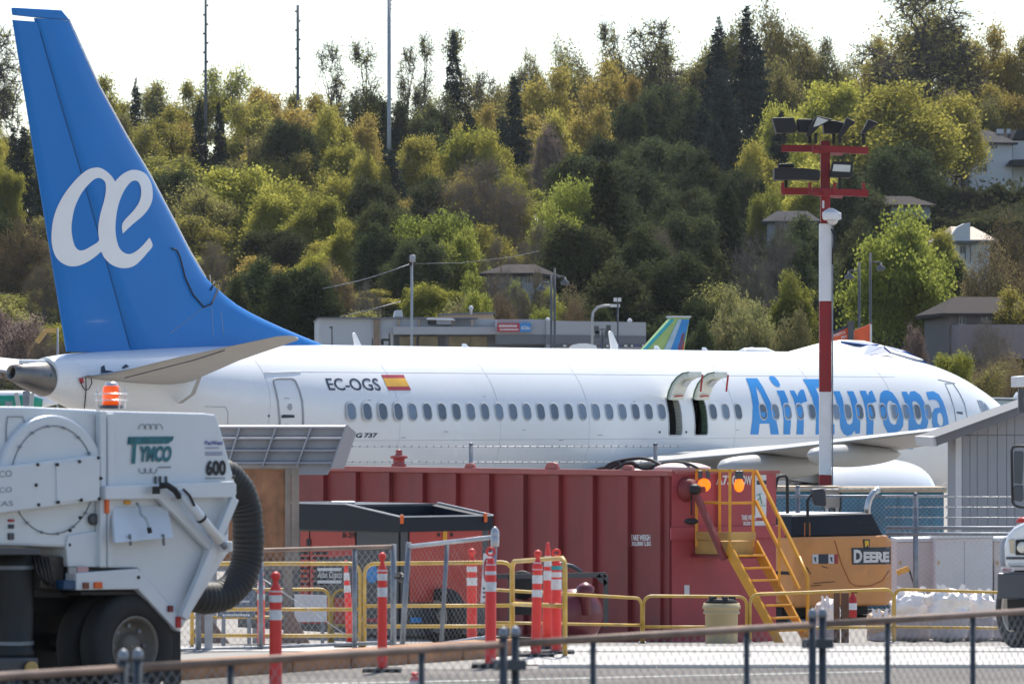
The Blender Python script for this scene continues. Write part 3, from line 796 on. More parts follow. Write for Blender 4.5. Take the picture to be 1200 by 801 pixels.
b = MB(); b.prism(TL, [(-Lg, zt - .06), (.02, zt - .06), (.02, zt + .03), (-Lg, zt + .03)], .09, .0, px=False); b.build('top_rim', m_tankrim, tank, bevel=.01)
b = MB(); b.prism(TE_, [(.03, zt - .032), (Wd + .05, zt - .032), (Wd + .05, zt + .015), (.03, zt + .015)], .05, .0, px=False); b.build('end_rim', m_tankrim, tank)
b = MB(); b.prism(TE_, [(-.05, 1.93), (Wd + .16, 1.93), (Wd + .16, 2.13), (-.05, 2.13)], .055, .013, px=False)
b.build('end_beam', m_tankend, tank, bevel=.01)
r0 = None
for x in (374, 412, 451, 490, 529, 568, 608, 649, 689, 730, 768):
    p = TL.at(x, 600, .085); u = (p - TL.p).dot(TL.u)
    b = MB(); b.prism(TL, [(u - .115, zb + .05), (u + .115, zb + .05), (u + .115, zt - .07), (u - .115, zt - .07)], .085, .001, px=False)
    b.build('side_rib', m_tank, tank, bevel=.006)
b = MB(); b.prism(TL, [(-.34, zb), (-.02, zb), (-.02, zt - .07), (-.34, zt - .07)], .03, .001, px=False); b.build('corner_plate', m_tank, tank)
for x, s_ in ((378, .14), (395, .10), (553, .10), (649, .13), (738, .10)):
    p = TL.at(x, 548, 0); u = (p - TL.p).dot(TL.u)
    b = MB(); b.prism(TL, [(u - s_ * 1.4, zt + .03), (u + s_ * 1.4, zt + .03), (u + s_ * .9, zt + .03 + s_ * .7), (u + s_ * .3, zt + s_ * 1.05), (u - s_ * .3, zt + s_ * 1.05), (u - s_ * .9, zt + .03 + s_ * .7)], .06, .0, px=False)
    b.build('lifting_lug', m_tankrim, tank, bevel=.012)
p = TL.at(467.5, 545, -.3)
b = MB(); b.lathe((p.x, p.y, zt - .1), (0, 0, 1), [(0, .09), (.12, .09), (.13, .13), (.17, .13), (.18, .1), (.26, .1), (.27, .15), (.31, .15), (.32, .07), (.38, .05), (.39, .07), (.42, .02)], 14); b.build('vent_cap', m_tankrim, tank)
m_hatch = mat('pale_hatch', (.62, .45, .40), .5, var=.1)
p = TL.at(800, 548, -.7)
b = MB(); b.lathe((p.x, p.y, zt - .12), (0, 0, 1), [(0, .42), (.13, .42), (.135, .45), (.19, .45), (.21, .40), (.25, .28), (.27, .1)], 28); b.build('hatch_cover', m_hatch, tank)
# valve, chain, brace
p = TE_.at(806, 573, .05)
b = MB(); b.lathe(p, (TE_.n.x, TE_.n.y, 0), [(-.06, .2), (.0, .2), (.02, .17), (.14, .16), (.15, .10), (.22, .09), (.23, .05), (.38, .05)], 20); vl = b.build('valve', m_tank, tank)
b = MB(); q = TE_.at(814, 573, .34); b.lathe(q + Vector((-.08, 0, 0)), (1, 0, 0), [(0, .06), (.05, .085), (.12, .085), (.17, .05)], 12); b.build('valve_cap', m_black, vl)
b = MB(); b.tube([TE_.at(810, y, .3) for y in (580, 590, 603)], .012, 5); q = TE_.at(810, 609, .3); b.lathe(q, (0, 0, 1), [(-.07, .05), (-.04, .11), (.0, .11), (.03, .06)], 12); b.build('hanging_cap_chain', m_black, tank)
b = MB(); b.bar(TE_.at(815, 577, .3), TE_.at(849, 655, .85), .085); b.build('diagonal_brace', m_tank, tank)
# platform and stairs
zp_ = 1.92
def U(u, z, off): return TE_.uv(u, z, off)
b = MB()
b.prism(TE_, [(.47, zp_ - .22), (.97, zp_ - .22), (.97, zp_), (.47, zp_)], .87, .02, px=False); pf = b.build('platform', m_plat, tank, bevel=.01)
b = MB(); b.prism(TE_, [(.45, zp_ + .012), (.99, zp_ + .012), (.99, zp_ + .14), (.45, zp_ + .14)], .89, .85, px=False)
b.prism(TE_, [(.45, zp_ + .012), (.47, zp_ + .012), (.47, zp_ + .14), (.45, zp_ + .14)], .849, .03, px=False); b.build('toe_board', m_plat, pf)
b = MB(); b.prism(TE_, [(.40, zp_ - .27), (1.0, zp_ - .27), (1.0, zp_ - .225), (.40, zp_ - .225)], .9, .0, px=False); b.build('platform_frame', m_tank, tank)
zr_ = 3.03
for u, o in ((.47, .06), (.47, .86), (.96, .86), (.96, .06)):
    b = MB(); b.bar(U(u, zp_ - .1, o), U(u, zr_ - .022, o), .045); b.build('railing_post', m_stair, tank)
for z in (zr_, 2.52):
    for (p0, p1) in (((.47, .06), (.47, .86)), ((.47, .86), (.96, .86))):
        b = MB(); b.bar(U(p0[0], z, p0[1]), U(p1[0], z, p1[1]), .045, .04); b.build('railing_rail', m_stair, tank)
run = 1.25; z0, z1 = zp_ - .02, hprof(80) + .02
def st_(f): return .87 + run * f, z0 + (z1 - z0) * f
for u in (.40, .99):
    o0, za = st_(0); o1, zc_ = st_(1)
    b = MB(); b.add([U(u + d, z, o) for d in (0, .04) for o, z in ((o0 - .02, za - .2), (o1 - .12, zc_ - .02), (o1 + .06, zc_ - .02), (o0 + .03, za + .03))],
                    [(0, 1, 2, 3), (7, 6, 5, 4), (0, 4, 5, 1), (1, 5, 6, 2), (2, 6, 7, 3), (3, 7, 4, 0)])
    b.build('stair_stringer', m_stair, tank)
for k in range(1, 8):
    o, z = st_(k / 8)
    b = MB(); b.add([U(u, z + dz, oo) for u in (.442, .988) for dz in (-.03, .0) for oo in (o - .1, o + .1)], [(0, 1, 3, 2), (4, 6, 7, 5), (0, 2, 6, 4), (1, 5, 7, 3), (2, 3, 7, 6), (0, 4, 5, 1)])
    b.build('stair_tread', m_stair, tank)
for dz in (0, -.48):
    o0, za = st_(0); o1, zc_ = st_(.82)
    b = MB(); b.bar(U(1.0, zr_ + dz, .88), U(1.0, zc_ + 1.02 + dz, o1), .045); b.build('hand_rail', m_stair, tank)
o1, zc_ = st_(.82); o2, zd = st_(.98)
b = MB(); b.tube([U(1.0, zc_ + 1.04, o1), U(1.0, zd + .95, o2), U(1.0, zd, o2)], .028, 8); b.build('hand_rail_end', m_stair, tank)
o3, ze = st_(.45); b = MB(); b.bar(U(1.0, ze, o3), U(1.0, ze + 1.05, o3), .04); b.build('railing_post', m_stair, tank)
# writing and notices on the tank
ptext('stencilled_words', 'TARE WEIGH', TL, [(739, 633), (762, 633), (762, 626), (739, 626)], m_wtxt, tank, .006, .03)
ptext('stencilled_words', '30,000 LBS', TL, [(740, 640), (763, 640), (763, 634), (740, 634)], m_wtxt, tank, .006, .03)
for t_, c in (('A73', [(839, 568), (857, 568), (857, 556.5), (839, 556.5)]), ('0', [(858, 568), (863, 568), (863, 556.5), (858, 556.5)]), ('OW', [(869, 568), (881, 568), (881, 556.5), (869, 556.5)])):
    ptext('painted_code', t_, TE_, c, m_wtxt, tank, .02, .03)
ptext('stencilled_words', 'TARE WEIGH', TE_, [(869, 609), (886, 609), (886, 603), (869, 603)], m_wtxt, tank, .02, .03)
ptext('stencilled_words', '30,000 LBS', TE_, [(871, 616), (885, 616), (885, 610.5), (871, 610.5)], m_wtxt, tank, .02, .03)
nb = ppoly('notice_board', TE_, [(885, 556), (898, 556), (898, 606), (885, 606)], m_paper, tank, .02)
ppoly('notice_band', TE_, [(887, 562.5), (898, 562.5), (898, 567.5), (887, 567.5)], m_navy, nb, .025)
for q in ([(887, 580), (892, 578)], [(890, 578), (893, 590)], [(885, 592), (897, 592)], [(888, 586), (891, 583)]):
    b = MB(); b.bar(TE_.at(*q[0], .026), TE_.at(*q[1], .026), .012); b.build('notice_line', m_gline, nb)
ppoly('notice_board', TE_, [(885, 610), (898, 610), (898, 630), (885, 630)], m_paper, tank, .02)
ppoly('notice_plate', TE_, [(893, 655), (899, 655), (899, 663), (893, 663)], m_paper, tank, .06)
ppoly('notice_plate', TE_, [(802, 685), (808, 685), (808, 697), (802, 697)], m_paper, tank, .02)

def amber(px, py, w, label):
    p = TE_.at(px, py, .0); # hung on the railing
    t = thing('warning_lamp', label, 'warning lamp', (p.x, p.y, p.z + .22), group='amber lamps on the tank railing')
    b = MB(); b.lathe(p + Vector((0, .0, 0)), (.4, -.9, 0), [(-.05, .03), (-.045, w * .8), (-.02, w), (.02, w), (.045, w * .8), (.05, .03)], 24); b.build('lens', m_amber, t)
    for d in (-.055, .055):
        b = MB(); b.box(p + Vector((d, -.0, w + .05)), (.065, .07, .13)); b.build('lamp_battery_case', m_dgrey, t, bevel=.01)
    return t
def amber_at(u, o, w, label, z=2.80):
    p = U(u, z, o)
    t = thing('warning_lamp', label, 'warning lamp', (p.x, p.y, p.z + .22), group='amber lamps on the tank railing')
    b = MB(); ax = Vector((.25, -.95, 0)) if w > .1 else Vector((.8, -.5, 0))
    b.lathe(p, ax, [(-.05, .03), (-.045, .085), (-.02, .105), (.02, .105), (.045, .085), (.05, .03)], 24); b.build('lens', m_amber, t)
    for d in (-.06, .06):
        b = MB(); b.box(p + Vector((d * (1 if w > .1 else .5), 0, .165)), (.07, .08, .13)); b.build('lamp_case', m_dgrey, t, bevel=.01)
amber_at(.42, .30, .11, 'round amber warning lamp facing us on the platform railing, left of its twin')
amber_at(.62, .91, .05, 'amber warning lamp turned edge-on on the platform railing, right of its twin')

# black hose heap on top of the tank
rng = random.Random(5)
hose = thing('hose_heap', 'heap of black hose coiled on top of the red tank', 'hose', (TL.at(740, 548, -.8).x, TL.at(740, 548, -.8).y, zt))
for q in ([(708, 549), (714, 543), (724, 540), (735, 538), (750, 536), (765, 539), (775, 545), (780, 550)], [(700, 549), (718, 546), (726, 539), (730, 548), (738, 550)], [(760, 549), (776, 542), (800, 541), (815, 546), (824, 553)],
          [(712, 550), (728, 541), (740, 544), (752, 549), (768, 549)], [(722, 549), (733, 542), (745, 541), (748, 550)]):
    b = MB(); pts = [TL.at(x, y, -.5 - .1 * rng.random()) for x, y in q]
    fine = []
    for i in range(len(pts) - 1):
        for k in range(4): fine.append(pts[i].lerp(pts[i + 1], k / 4))
    for _ in range(3): fine = [fine[0]] + [(fine[i - 1] + fine[i] * 2 + fine[i + 1]) / 4 for i in range(1, len(fine) - 1)] + [fine[-1]]
    b.tube(fine, .026, 8); b.build('hose_loop', m_black, hose)

# ================================================================ AIR COMPRESSOR
m_comp = mat('compressor_red', (.42, .03, .02), .4, var=.12, scale=2, coat=.2, dirt=.2, dirtcol=(.3, .05, .03))
m_lid = mat('compressor_lid_grey', (.018, .022, .032), .45, var=.1, spec=.2)
CS, CE = Pl(470, 72.0, UA), Pl(470, 72.0, UB)
comp = thing('air_compressor', 'red portable air compressor with a dark grey hood standing before the red tank', 'compressor', (CS.p.x, CS.p.y, hprof(72)))
cw = (CE.at(572, 620) - CE.p).dot(CE.u)
zc0 = CS.at(470, 745).z; zl = CS.at(470, 622).z; zl2 = CS.at(470, 606).z
Lc = 3.9
b = MB(); b.prism(CS, [(-Lc, zc0), (0, zc0), (0, zl), (-Lc, zl)], 0, -cw, px=False); b.build('housing', m_dgrey, comp)
# hood: frame round an open basin
hi = zl2 + .0
# sloping shroud, higher at the far left
zL = CS.at(352, 590).z; uB = (CS.at(408, 592) - CS.p).dot(CS.u)
zB = CS.at(408, 591).z
def hoodpt(u, z, o): return CS.uv(u, z, o)
e = .05
OUT = [(-Lc, e), (uB, e), (e, e), (e, -cw - e), (uB, -cw - e), (-Lc, -cw - e)]
b = MB(); z_top = [zL, zB, zl2, zl2, zB, zL]
lo = [CS.uv(u, zl - .01, o) for u, o in OUT]; up = [CS.uv(u, z_top[i], o) for i, (u, o) in enumerate(OUT)]
b.add(lo + up, [(0, 1, 7, 6), (1, 2, 8, 7), (2, 3, 9, 8), (3, 4, 10, 9), (4, 5, 11, 10), (5, 0, 6, 11), (6, 7, 10, 11), (5, 4, 3, 2, 1, 0)])
inn = [(uB + .02, -.06), (-.06, -.06), (-.06, -cw + .06), (uB + .02, -cw + .06)]
zin = [zB - .03, zl2 - .004, zl2 - .004, zB - .03]
I1 = [CS.uv(u, zz, o) for (u, o), zz in zip(inn, zin)]; I2 = [CS.uv(u, zl + .02, o) for u, o in inn]
k = 12
b.v += [tuple(v) for v in I1 + I2]
o_ = k
b.f += [(7, 8, o_ + 1, o_), (8, 9, o_ + 2, o_ + 1), (9, 10, o_ + 3, o_ + 2), (10, 7, o_, o_ + 3)] + [(o_ + i, o_ + (i + 1) % 4, o_ + 4 + (i + 1) % 4, o_ + 4 + i) for i in range(4)] + [(o_ + 4, o_ + 5, o_ + 6, o_ + 7)]
b.sm += [False] * 9
hood = b.build('hood', m_lid, comp)
m_edge = mat('bright_worn_edge', (.5, .5, .52), .35, metal=.4, var=.1)
for i, j in ((7, 8), (8, 9), (9, 10), (6, 7)):
    b2 = MB(); b2.bar(Vector(b.v[i]) + Vector((0, 0, .012)), Vector(b.v[j]) + Vector((0, 0, .012)), .02); b2.build('hood_edge', m_edge, hood)
b = MB(); b.box(CS.uv(-1.75, zL + .02, -.3), (.35, .3, .05)); b.build('filter_cover', m_edge, hood, bevel=.02)
dA = ppoly('side_door', CS, [(352, 622), (362, 622), (362, 730), (352, 730)], m_comp, comp, .02)
dB = ppoly('side_door', CS, [(363.5, 622), (416, 623), (416, 730), (363.5, 730)], m_comp, comp, .02)
for q in [(352, 640 + 6 * i) for i in range(9)]:
    for x0, x1 in ((366, 384), (352, 361)):
        ppoly('louvre', CS, [(x0, q[1]), (x1, q[1]), (x1, q[1] + 3), (x0, q[1] + 3)], m_black, dB, .026)
ppoly('corner_panel', CS, [(418, 623), (467, 623.5), (467, 730), (418, 730)], mat('compressor_mid_grey', (.05, .052, .06), .4, var=.08), comp, .02)
ppoly('door_latch', CS, [(359, 631), (364, 631), (364, 639), (359, 639)], m_black, comp, .03)
ptext('painted_number', '8-29', CS, [(401, 630), (416, 630), (416, 623.5), (401, 623.5)], m_black, comp, .03, .02)
lp = ppoly('name_panel', CS, [(371, 655), (412, 650), (412, 700), (366, 700)], m_dgrey, comp, .026)
ptext('name_lettering', 'Atlas Copco', CS, [(372, 679), (400, 679), (401, 669), (373, 669)], m_wtxt, lp, .034, .01)
for y in (665, 679.5): ppoly('name_stripe', CS, [(372, y), (400, y), (400, y + 3.5), (372, y + 3.5)], m_paper, lp, .034)
m_bsign = mat('sticker_blue', (.02, .22, .55), .4)
b = MB(); c = CS.at(436, 672, .03); b.lathe(c, CS.n, [(-.01, .13), (.005, .13)], 24); b.build('round_sticker', m_bsign, comp)
rd = ppoly('rear_door', CE, [(480, 621.5), (565, 620.5), (565, 705), (480, 705)], m_comp, comp, .02)
ppoly('door_latch', CE, [(519, 622), (524, 622), (524, 633), (519, 633)], m_stair, rd, .03)
for x in (513, 528): ppoly('door_bolt', CE, [(x, 624), (x + 3, 624), (x + 3, 628), (x, 628)], m_black, rd, .03)
for x in (408, 420, 430, 438): ppoly('reflector', CS, [(x, 724), (x + 8, 724), (x + 8, 728), (x, 728)], m_paper if x % 4 == 0 else m_flagred, comp, .03)
ppoly('blue_plate', CE, [(481, 723), (494, 723), (494, 729), (481, 729)], m_bsign, comp, .03)
for x, y in ((471, 608), (569, 606)):
    b = MB(); b.box(CE.at(x, y, .07), (.05, .05, .13)); b.build('marker_lamp', mat('marker_orange', (.75, .12, .01), .3), comp, bevel=.01)
def wheel(c, ax, R, w, parent, rimm, nt=32, name='wheel'):
    ax = Vector(ax).normalized(); b = MB()
    b.lathe(Vector(c) - ax * w / 2, ax, [(0, R * .58), (.0, R * .88), (w * .12, R * .98), (w * .3, R), (w * .7, R), (w * .88, R * .98), (w, R * .88), (w, R * .60), (w * .8, R * .56), (w * .2, R * .56), (0, R * .58)], nt, cap=False)
    t = b.build(name, m_tyre, parent)
    b = MB(); b.lathe(Vector(c) - ax * w / 2, ax, [(w * .97, R * .575), (w * 1.01, R * .54), (w * .9, R * .50), (w * .55, R * .46), (w * .5, R * .30), (w * .62, R * .24), (w * .8, R * .2), (w * .82, .01)], nt, cap=False)
    b.build('rim', rimm, t)
    return t
m_rim = mat('dusty_wheel_rim', (.42, .38, .33), .55, metal=.2, var=.2, dirt=.5, dirtcol=(.16, .12, .09))
for x, y in ((520, 752), (553, 735)):
    p = CE.at(x, y, .1 if x < 530 else -.6); p.z = hprof(p.y) + .4
    wheel(p, (-.777, -.63, 0) if x > 530 else (-.777, -.63, 0), .40, .25, comp, m_rim)

# ================================================================ EXCAVATOR (rear end)
m_exc = mat('machine_orange_yellow', (.72, .31, .09), .42, var=.1, scale=1.4, coat=.15, dirt=.45, dirtcol=(.28, .12, .05))
m_excd = mat('machine_worn_orange', (.50, .17, .04), .5, var=.15, scale=2, dirt=.5, dirtcol=(.16, .07, .04))
XE, XS = Pl(930, 95.0, UB), Pl(930, 95.0, UA)
ex = thing('excavator', 'orange-yellow excavator seen from its counterweight, black hood and bent exhaust on top', 'excavator', (XE.p.x + 1, XE.p.y + 1, hprof(96)))
uW = (XE.at(1047, 660) - XE.p).dot(XE.u)
z_t = XE.at(940, 629).z; z_b = XE.at(940, 712).z
b = MB(); b.prism(XE, [(.0, z_b + .1), (.06, z_b), (uW - .1, z_b), (uW, z_b + .15), (uW + .03, z_b + .7), (uW - .02, z_t - .1), (uW - .15, z_t), (.02, z_t), (.0, z_t - .05)], 0, -1.0, px=False)
cwt = b.build('counterweight', m_exc, ex, bevel=.11)
cwt.modifiers['bevel'].segments = 4
b = MB(); b.prism(XE, [(.03, z_b + .15), (uW - .05, z_b + .15), (uW - .05, z_t - .03), (.03, z_t - .03)], -1.01, -3.4, px=False); b.build('engine_body', m_excd, ex, bevel=.05)
b = MB(); b.prism(XS, [(-.02, z_b + .62), (-1.0, z_b + .62), (-1.0, z_b + .68), (-.02, z_b + .68)], .012, .0, px=False); b.build('body_seam', m_black, ex)
# moulded lower curve on the counterweight
b = MB(); q = [(978, 633), (986, 660), (996, 682), (1003, 686), (1020, 686), (1034, 680), (1042, 668)]
b.tube([XE.at(x, y, .0) for x, y in q], .014, 6); b.build('moulded_crease', m_excd, cwt)
b = MB()
hz0, hz1 = z_t + .005, XE.at(940, 604).z
h = [XS.uv(-3.0, 0, 0)]
def XP(u, z, off): return XE.uv(u, z, off)
b.add([XP(.02, hz0, -.08), XP(uW - .18, hz0, -.08), XP(uW - .18, hz0, -2.2), XP(.02, hz0, -2.2), XP(.12, hz1, -.16), XP(uW - .40, hz1 + .02, -.16), XP(uW - .45, hz1 + .02, -2.1), XP(.12, hz1, -2.1)],
      [(3, 2, 1, 0), (4, 5, 6, 7), (0, 1, 5, 4), (1, 2, 6, 5), (2, 3, 7, 6), (3, 0, 4, 7)])
hd_ = b.build('engine_hood', m_lid, ex, bevel=.03)
b = MB(); b.add([XP(.2, hz1 + .014, -.2), XP(uW - .5, hz1 + .034, -.2), XP(uW - .5, hz1 + .034, -2.0), XP(.2, hz1 + .014, -2.0)], [(0, 1, 2, 3)]); b.build('hood_top_panel', m_edge, hd_)
def XH(x, y, off=0.0):       # on the sloping rear face of the hood
    z = XE.at(x, y, -.1).z; f = (z - hz0) / (hz1 - hz0)
    return XE.at(x, y, -.08 - .08 * f + .006 + off)
for r_ in range(2):
    for c_ in range(6):
        x = 1004 + c_ * 3.6 + r_ * 1.2 + (1.5 if c_ > 2 else 0); y = 609 + r_ * 6.5
        b = MB(); b.add([XH(x, y), XH(x + 2.4, y), XH(x + 3.2, y + 5), XH(x + .8, y + 5)], [(0, 3, 2, 1)]); b.build('louvre', m_black, hd_)
b = MB(); pts = [XE.at(1017, 606, -.5), XE.at(1016.5, 594, -.5), XE.at(1019, 584, -.5), XE.at(1024, 577, -.5), XE.at(1030, 573, -.5)]
b.tube(pts, [.055, .06, .062, .062, .065], 12); b.build('exhaust_pipe', m_metal, ex)
b = MB(); b.lathe(pts[-1] + Vector((0.01, 0, 0)), (pts[-1] - pts[-2]), [(-.02, .05), (.005, .063)], 12); b.build('exhaust_mouth', m_black, ex)
b = MB(); b.tube([XE.at(946, 626, .1), XE.at(946.5, 600, .1), XE.at(946, 587, .1), XE.at(949, 581, .1), XE.at(957, 579, .1), XE.at(963, 582, .1)], .028, 8); b.build('mirror_arm', m_black, ex)
b = MB(); b.prism(XE, [(952.5, 573), (965, 571.5), (968, 576), (969, 591), (967, 593.5), (957, 592), (954, 586)], .16, .08); b.build('mirror', m_dgrey, ex, bevel=.02)
b = MB(); b.tube([XE.at(908, 615, -1.2), XE.at(908, 575, -1.2), XE.at(911, 560, -1.2), XE.at(914, 557.5, -1.2), XE.at(920, 557, -1.2), XE.at(922.5, 560, -1.2), XE.at(923, 606, -1.2)], .03, 8); b.build('grab_rail', m_black, ex)
b = MB(); b.bar(XE.at(904, 625, -1.3), XE.at(904, 575, -1.3), .12); b.build('cab_pillar', m_black, ex)
b = MB(); b.box(XE.at(903.5, 570, -1.3), (.1, .1, .16)); b.build('work_lamp', m_plat, ex, bevel=.02)
for x in (943, 949):
    b = MB(); b.bar(XE.at(x, 628, .02), XE.at(x, 612, .02), .02); b.build('mirror_bracket', m_excd, ex)
ppoly('maker_plate', XE, [(998, 641.5), (1044, 640.5), (1044, 660.5), (999, 661)], m_navy, cwt, .012)
ptext('maker_letter_capital', 'D', XE, [(1000.5, 659), (1010.5, 659), (1010.5, 643.5), (1000.5, 643.5)], m_wtxt, cwt, .02, .05)
ptext('maker_lettering', 'EERE', XE, [(1012, 659), (1042, 658), (1042, 646), (1012, 646)], m_wtxt, cwt, .02, .055)
ppoly('emblem_plate', XE, [(1011.5, 631.5), (1019.5, 631.5), (1019, 643), (1012.5, 643)], m_navy, cwt, .012)
ppoly('emblem', XE, [(1013.3, 633), (1018.3, 633), (1018, 641), (1016.6, 638), (1015, 640), (1014, 641)], mat('emblem_yellow', (.8, .5, .03), .4), cwt, .02)
for x0, x1, m__ in ((952, 959, m_paper), (959.5, 970.5, m_navy), (971, 977.5, m_paper), (978, 982, m_flagred)):
    st1 = ppoly('warning_sticker', XE, [(x0, 649), (x1, 649), (x1, 660), (x0, 660)], m__, cwt, .012)
for x0, y0 in ((954, 652), (973, 652)):
    ppoly('sticker_mark', XE, [(x0, y0), (x0 + 3, y0 + 1), (x0 + 2, y0 + 3), (x0 + 3, y0 + 6), (x0 + 1, y0 + 5)], m_navy, cwt, .016)
for k_, (x0, y0, x1, y1) in enumerate(((945, 664, 950, 672), (963, 663, 970, 665), (953, 683, 978, 681), (950, 686, 962, 685))):
    b = MB(); b.bar(XE.at(x0, y0, .004), XE.at(x1, y1, .004), .02, .01); b.build('paint_scrape', m_black, cwt)
# undercarriage
ut = XE.at(940, 716).z; g0 = hprof(97)
b = MB(); b.prism(XE, [(.15, ut - .12), (uW - .2, ut - .12), (uW - .2, z_b + .06), (.15, z_b + .06)], -.5, -3.0, px=False); b.build('turntable', m_black, ex)
for u0 in (-.1, uW - .55):
    pr = []
    for k_ in range(24):
        q = 2 * math.pi * k_ / 24; pr.append((.0, 0))
    b = MB(); L2 = 1.7; R2 = (ut - .13 - g0) / 2
    ring = [(math.copysign(L2, math.cos(q)) + R2 * math.cos(q), g0 + R2 + R2 * math.sin(q)) for q in [2 * math.pi * (k_ + .5) / 24 for k_ in range(24)]]
    vs = [XE.uv(u, z, -1.8 + x) for u in (u0, u0 + .55) for x, z in ring]
    b.add(vs, [tuple(range(24)), tuple(range(24, 48))[::-1]] + [((i + 1) % 24, i, i + 24, (i + 1) % 24 + 24) for i in range(24)]); tr_ = b.build('crawler_track', m_black, ex)
    for k_ in range(9):
        z = g0 + .08 + k_ * (2 * R2 - .16) / 8
        b = MB(); x = L2 + math.sqrt(max(0, R2 * R2 - (z - g0 - R2) ** 2)); b.box(XE.uv(u0 + .275, z, -1.8 + x + .02), (.56, .05, .05), rz=math.atan2(.63, .777)); b.build('track_shoe', m_galvd, tr_)

# ================================================================ GREY STEEL RACK AND TIMBER BOARD (left)
m_rack = mat('grey_steel_paint', (.36, .36, .39), .55, var=.06, scale=2, dirt=.2, dirtcol=(.25, .24, .25))
RK = Pl(400, 76.0, (1, 0))
rk = thing('steel_rack', 'grey steel compartment rack leaning behind the plywood board, slanted dividers and shelves', 'rack', (RK.p.x, 76.2, hprof(76)))
b = MB(); b.prism(RK, [(200, 501.5), (407, 501.5), (388, 548), (384, 556), (200, 556)], -.12, -.15); b.build('back_panel', m_rack, rk)
for y, xr in ((501.5, 406), (514.5, 401), (528.5, 395), (543, 390)):
    b = MB()
    A = RK.at(200, y, 0); B2 = RK.at(xr, y, 0)
    b.add([A + RK.n * .0, B2, B2 - RK.n * .12 + Vector((0, 0, .03)), A - RK.n * .12 + Vector((0, 0, .03)), A + Vector((0, 0, .025)), B2 + Vector((0, 0, .025)), B2 - RK.n * .12 + Vector((0, 0, .05)), A - RK.n * .12 + Vector((0, 0, .05))],
          [(0, 1, 2, 3), (7, 6, 5, 4), (0, 4, 5, 1), (2, 6, 7, 3), (1, 5, 6, 2), (0, 3, 7, 4)])
    b.build('shelf', m_rack, rk)
for (xt, yt, xb, yb) in ((240, 499, 222, 548), (280, 499, 265, 548), (322.5, 499, 306, 548), (363.5, 500, 346, 548)):
    b = MB(); b.prism(RK, [(xt, yt), (xt + 1.8, yt + 1.5), (xb + 1.8, yb), (xb, yb)], .02, -.13); b.build('divider', m_rack, rk)
b = MB(); A = [RK.at(407, 497.5, .02), RK.at(417.5, 506.7, -.4), RK.at(404, 548, -.4), RK.at(389, 548, .02)]
b.add(A + [a + Vector((-.03, .0, -.01)) for a in A], [(0, 1, 2, 3), (7, 6, 5, 4), (0, 4, 5, 1), (2, 6, 7, 3), (1, 5, 6, 2), (0, 3, 7, 4)]); b.build('side_plate', m_rack, rk)
for x in (250, 300, 336):
    b = MB(); p = RK.at(x, 552, -.13); b.bar(p, (p.x, p.y, hprof(76)), .1); b.build('leg', m_rack, rk)
m_ply = mat('weathered_plywood', (.26, .125, .065), .85, var=.35, scale=4, dirt=.8, dirtcol=(.13, .085, .06), streak=True, bump=.15)
m_timb = mat('grey_timber', (.24, .20, .17), .85, var=.25, scale=3, dirt=.4, dirtcol=(.13, .1, .08), bump=.3, streak=True)
m_brace = mat('brown_plywood_brace', (.23, .15, .12), .8, var=.15, scale=3)
PB = Pl(300, 70.0, (1, .05))
pb = thing('plywood_board', 'weathered brown plywood board on grey timber posts with triangular feet', 'board', (PB.p.x, 70, hprof(70)))
ppan = MB(); ppan.prism(PB, [(232, 549), (334.5, 549), (334.5, 657), (232, 657)], .0, -.02); ppan.build('plywood_sheet', m_ply, pb)
for q, n_ in (([(334, 547), (341, 547), (341, 657), (334, 657)], .03), ([(341.6, 546.5), (350.5, 546.5), (350.5, 658), (341.6, 658)], .06)):
    b = MB(); b.prism(PB, q, n_, n_ - .09); b.build('timber_post', m_timb, pb)
for q in ([(230, 545.5), (334, 546.5), (334, 549.5), (230, 549)], [(230, 657.3), (350, 658.5), (350, 667), (230, 666)]):
    b = MB(); b.prism(PB, q, .04, -.05); b.build('timber_rail', m_timb, pb)
for x0, x1 in ((331.5, 343), (236, 246)):
    b = MB(); b.prism(PB, [(x0, 667.5), (x1, 667.5), (x1 - 1, 744), (x0 + 1, 744)], .03, -.09); b.build('timber_leg', m_timb, pb)
gzp = hprof(69) 
for xa, x0, x1 in ((340, 328, 363), (238, 221, 269)):
    b = MB(); pA = PB.at(xa, 712, .5); l_ = PB.at(x0, 755, .5); r_ = PB.at(x1, 755, .5); l_.z = r_.z = gzp + .01
    b.add([pA, l_, r_] + [v + Vector((0, .04, 0)) for v in (pA, l_, r_)], [(0, 1, 2), (5, 4, 3), (0, 3, 4, 1), (1, 4, 5, 2), (2, 5, 3, 0)]); b.build('plywood_foot', m_brace, pb)
m_slate = mat('slate_blue_board', (.10, .125, .17), .5, var=.1)
SB = Pl(280, 66.5, (1, .03))
sb = thing('notice_board', 'low slate-blue notice board with rows of small white print under the plywood board', 'sign', (SB.p.x, 66.5, hprof(66.5)))
b = MB(); b.prism(SB, [(255, 687), (299, 690), (299, 723), (255, 722)], 0, -.03); b.build('board_panel', m_slate, sb)
rr = random.Random(3)
for y, x0, x1 in ((703, 276, 291), (713.5, 259, 293), (719, 261, 292)):
    x = x0
    while x < x1:
        w = rr.uniform(1.2, 2.4); ppoly('print_mark', SB, [(x, y), (x + w, y + .1), (x + w, y + 2.4), (x, y + 2.3)], m_paper, sb, .004); x += w + .8
for x in (262, 292):
    b = MB(); p = SB.at(x, 722, -.05); b.bar(p, (p.x, p.y, hprof(66.5)), .05); b.build('leg', m_galvd, sb)
WB = Pl(364, 71.0, (1, .02))
b = MB(); wbp = thing('panel_sign', 'white rectangular panel standing behind the yellow barricade', 'sign', (WB.p.x, 71, hprof(71)))
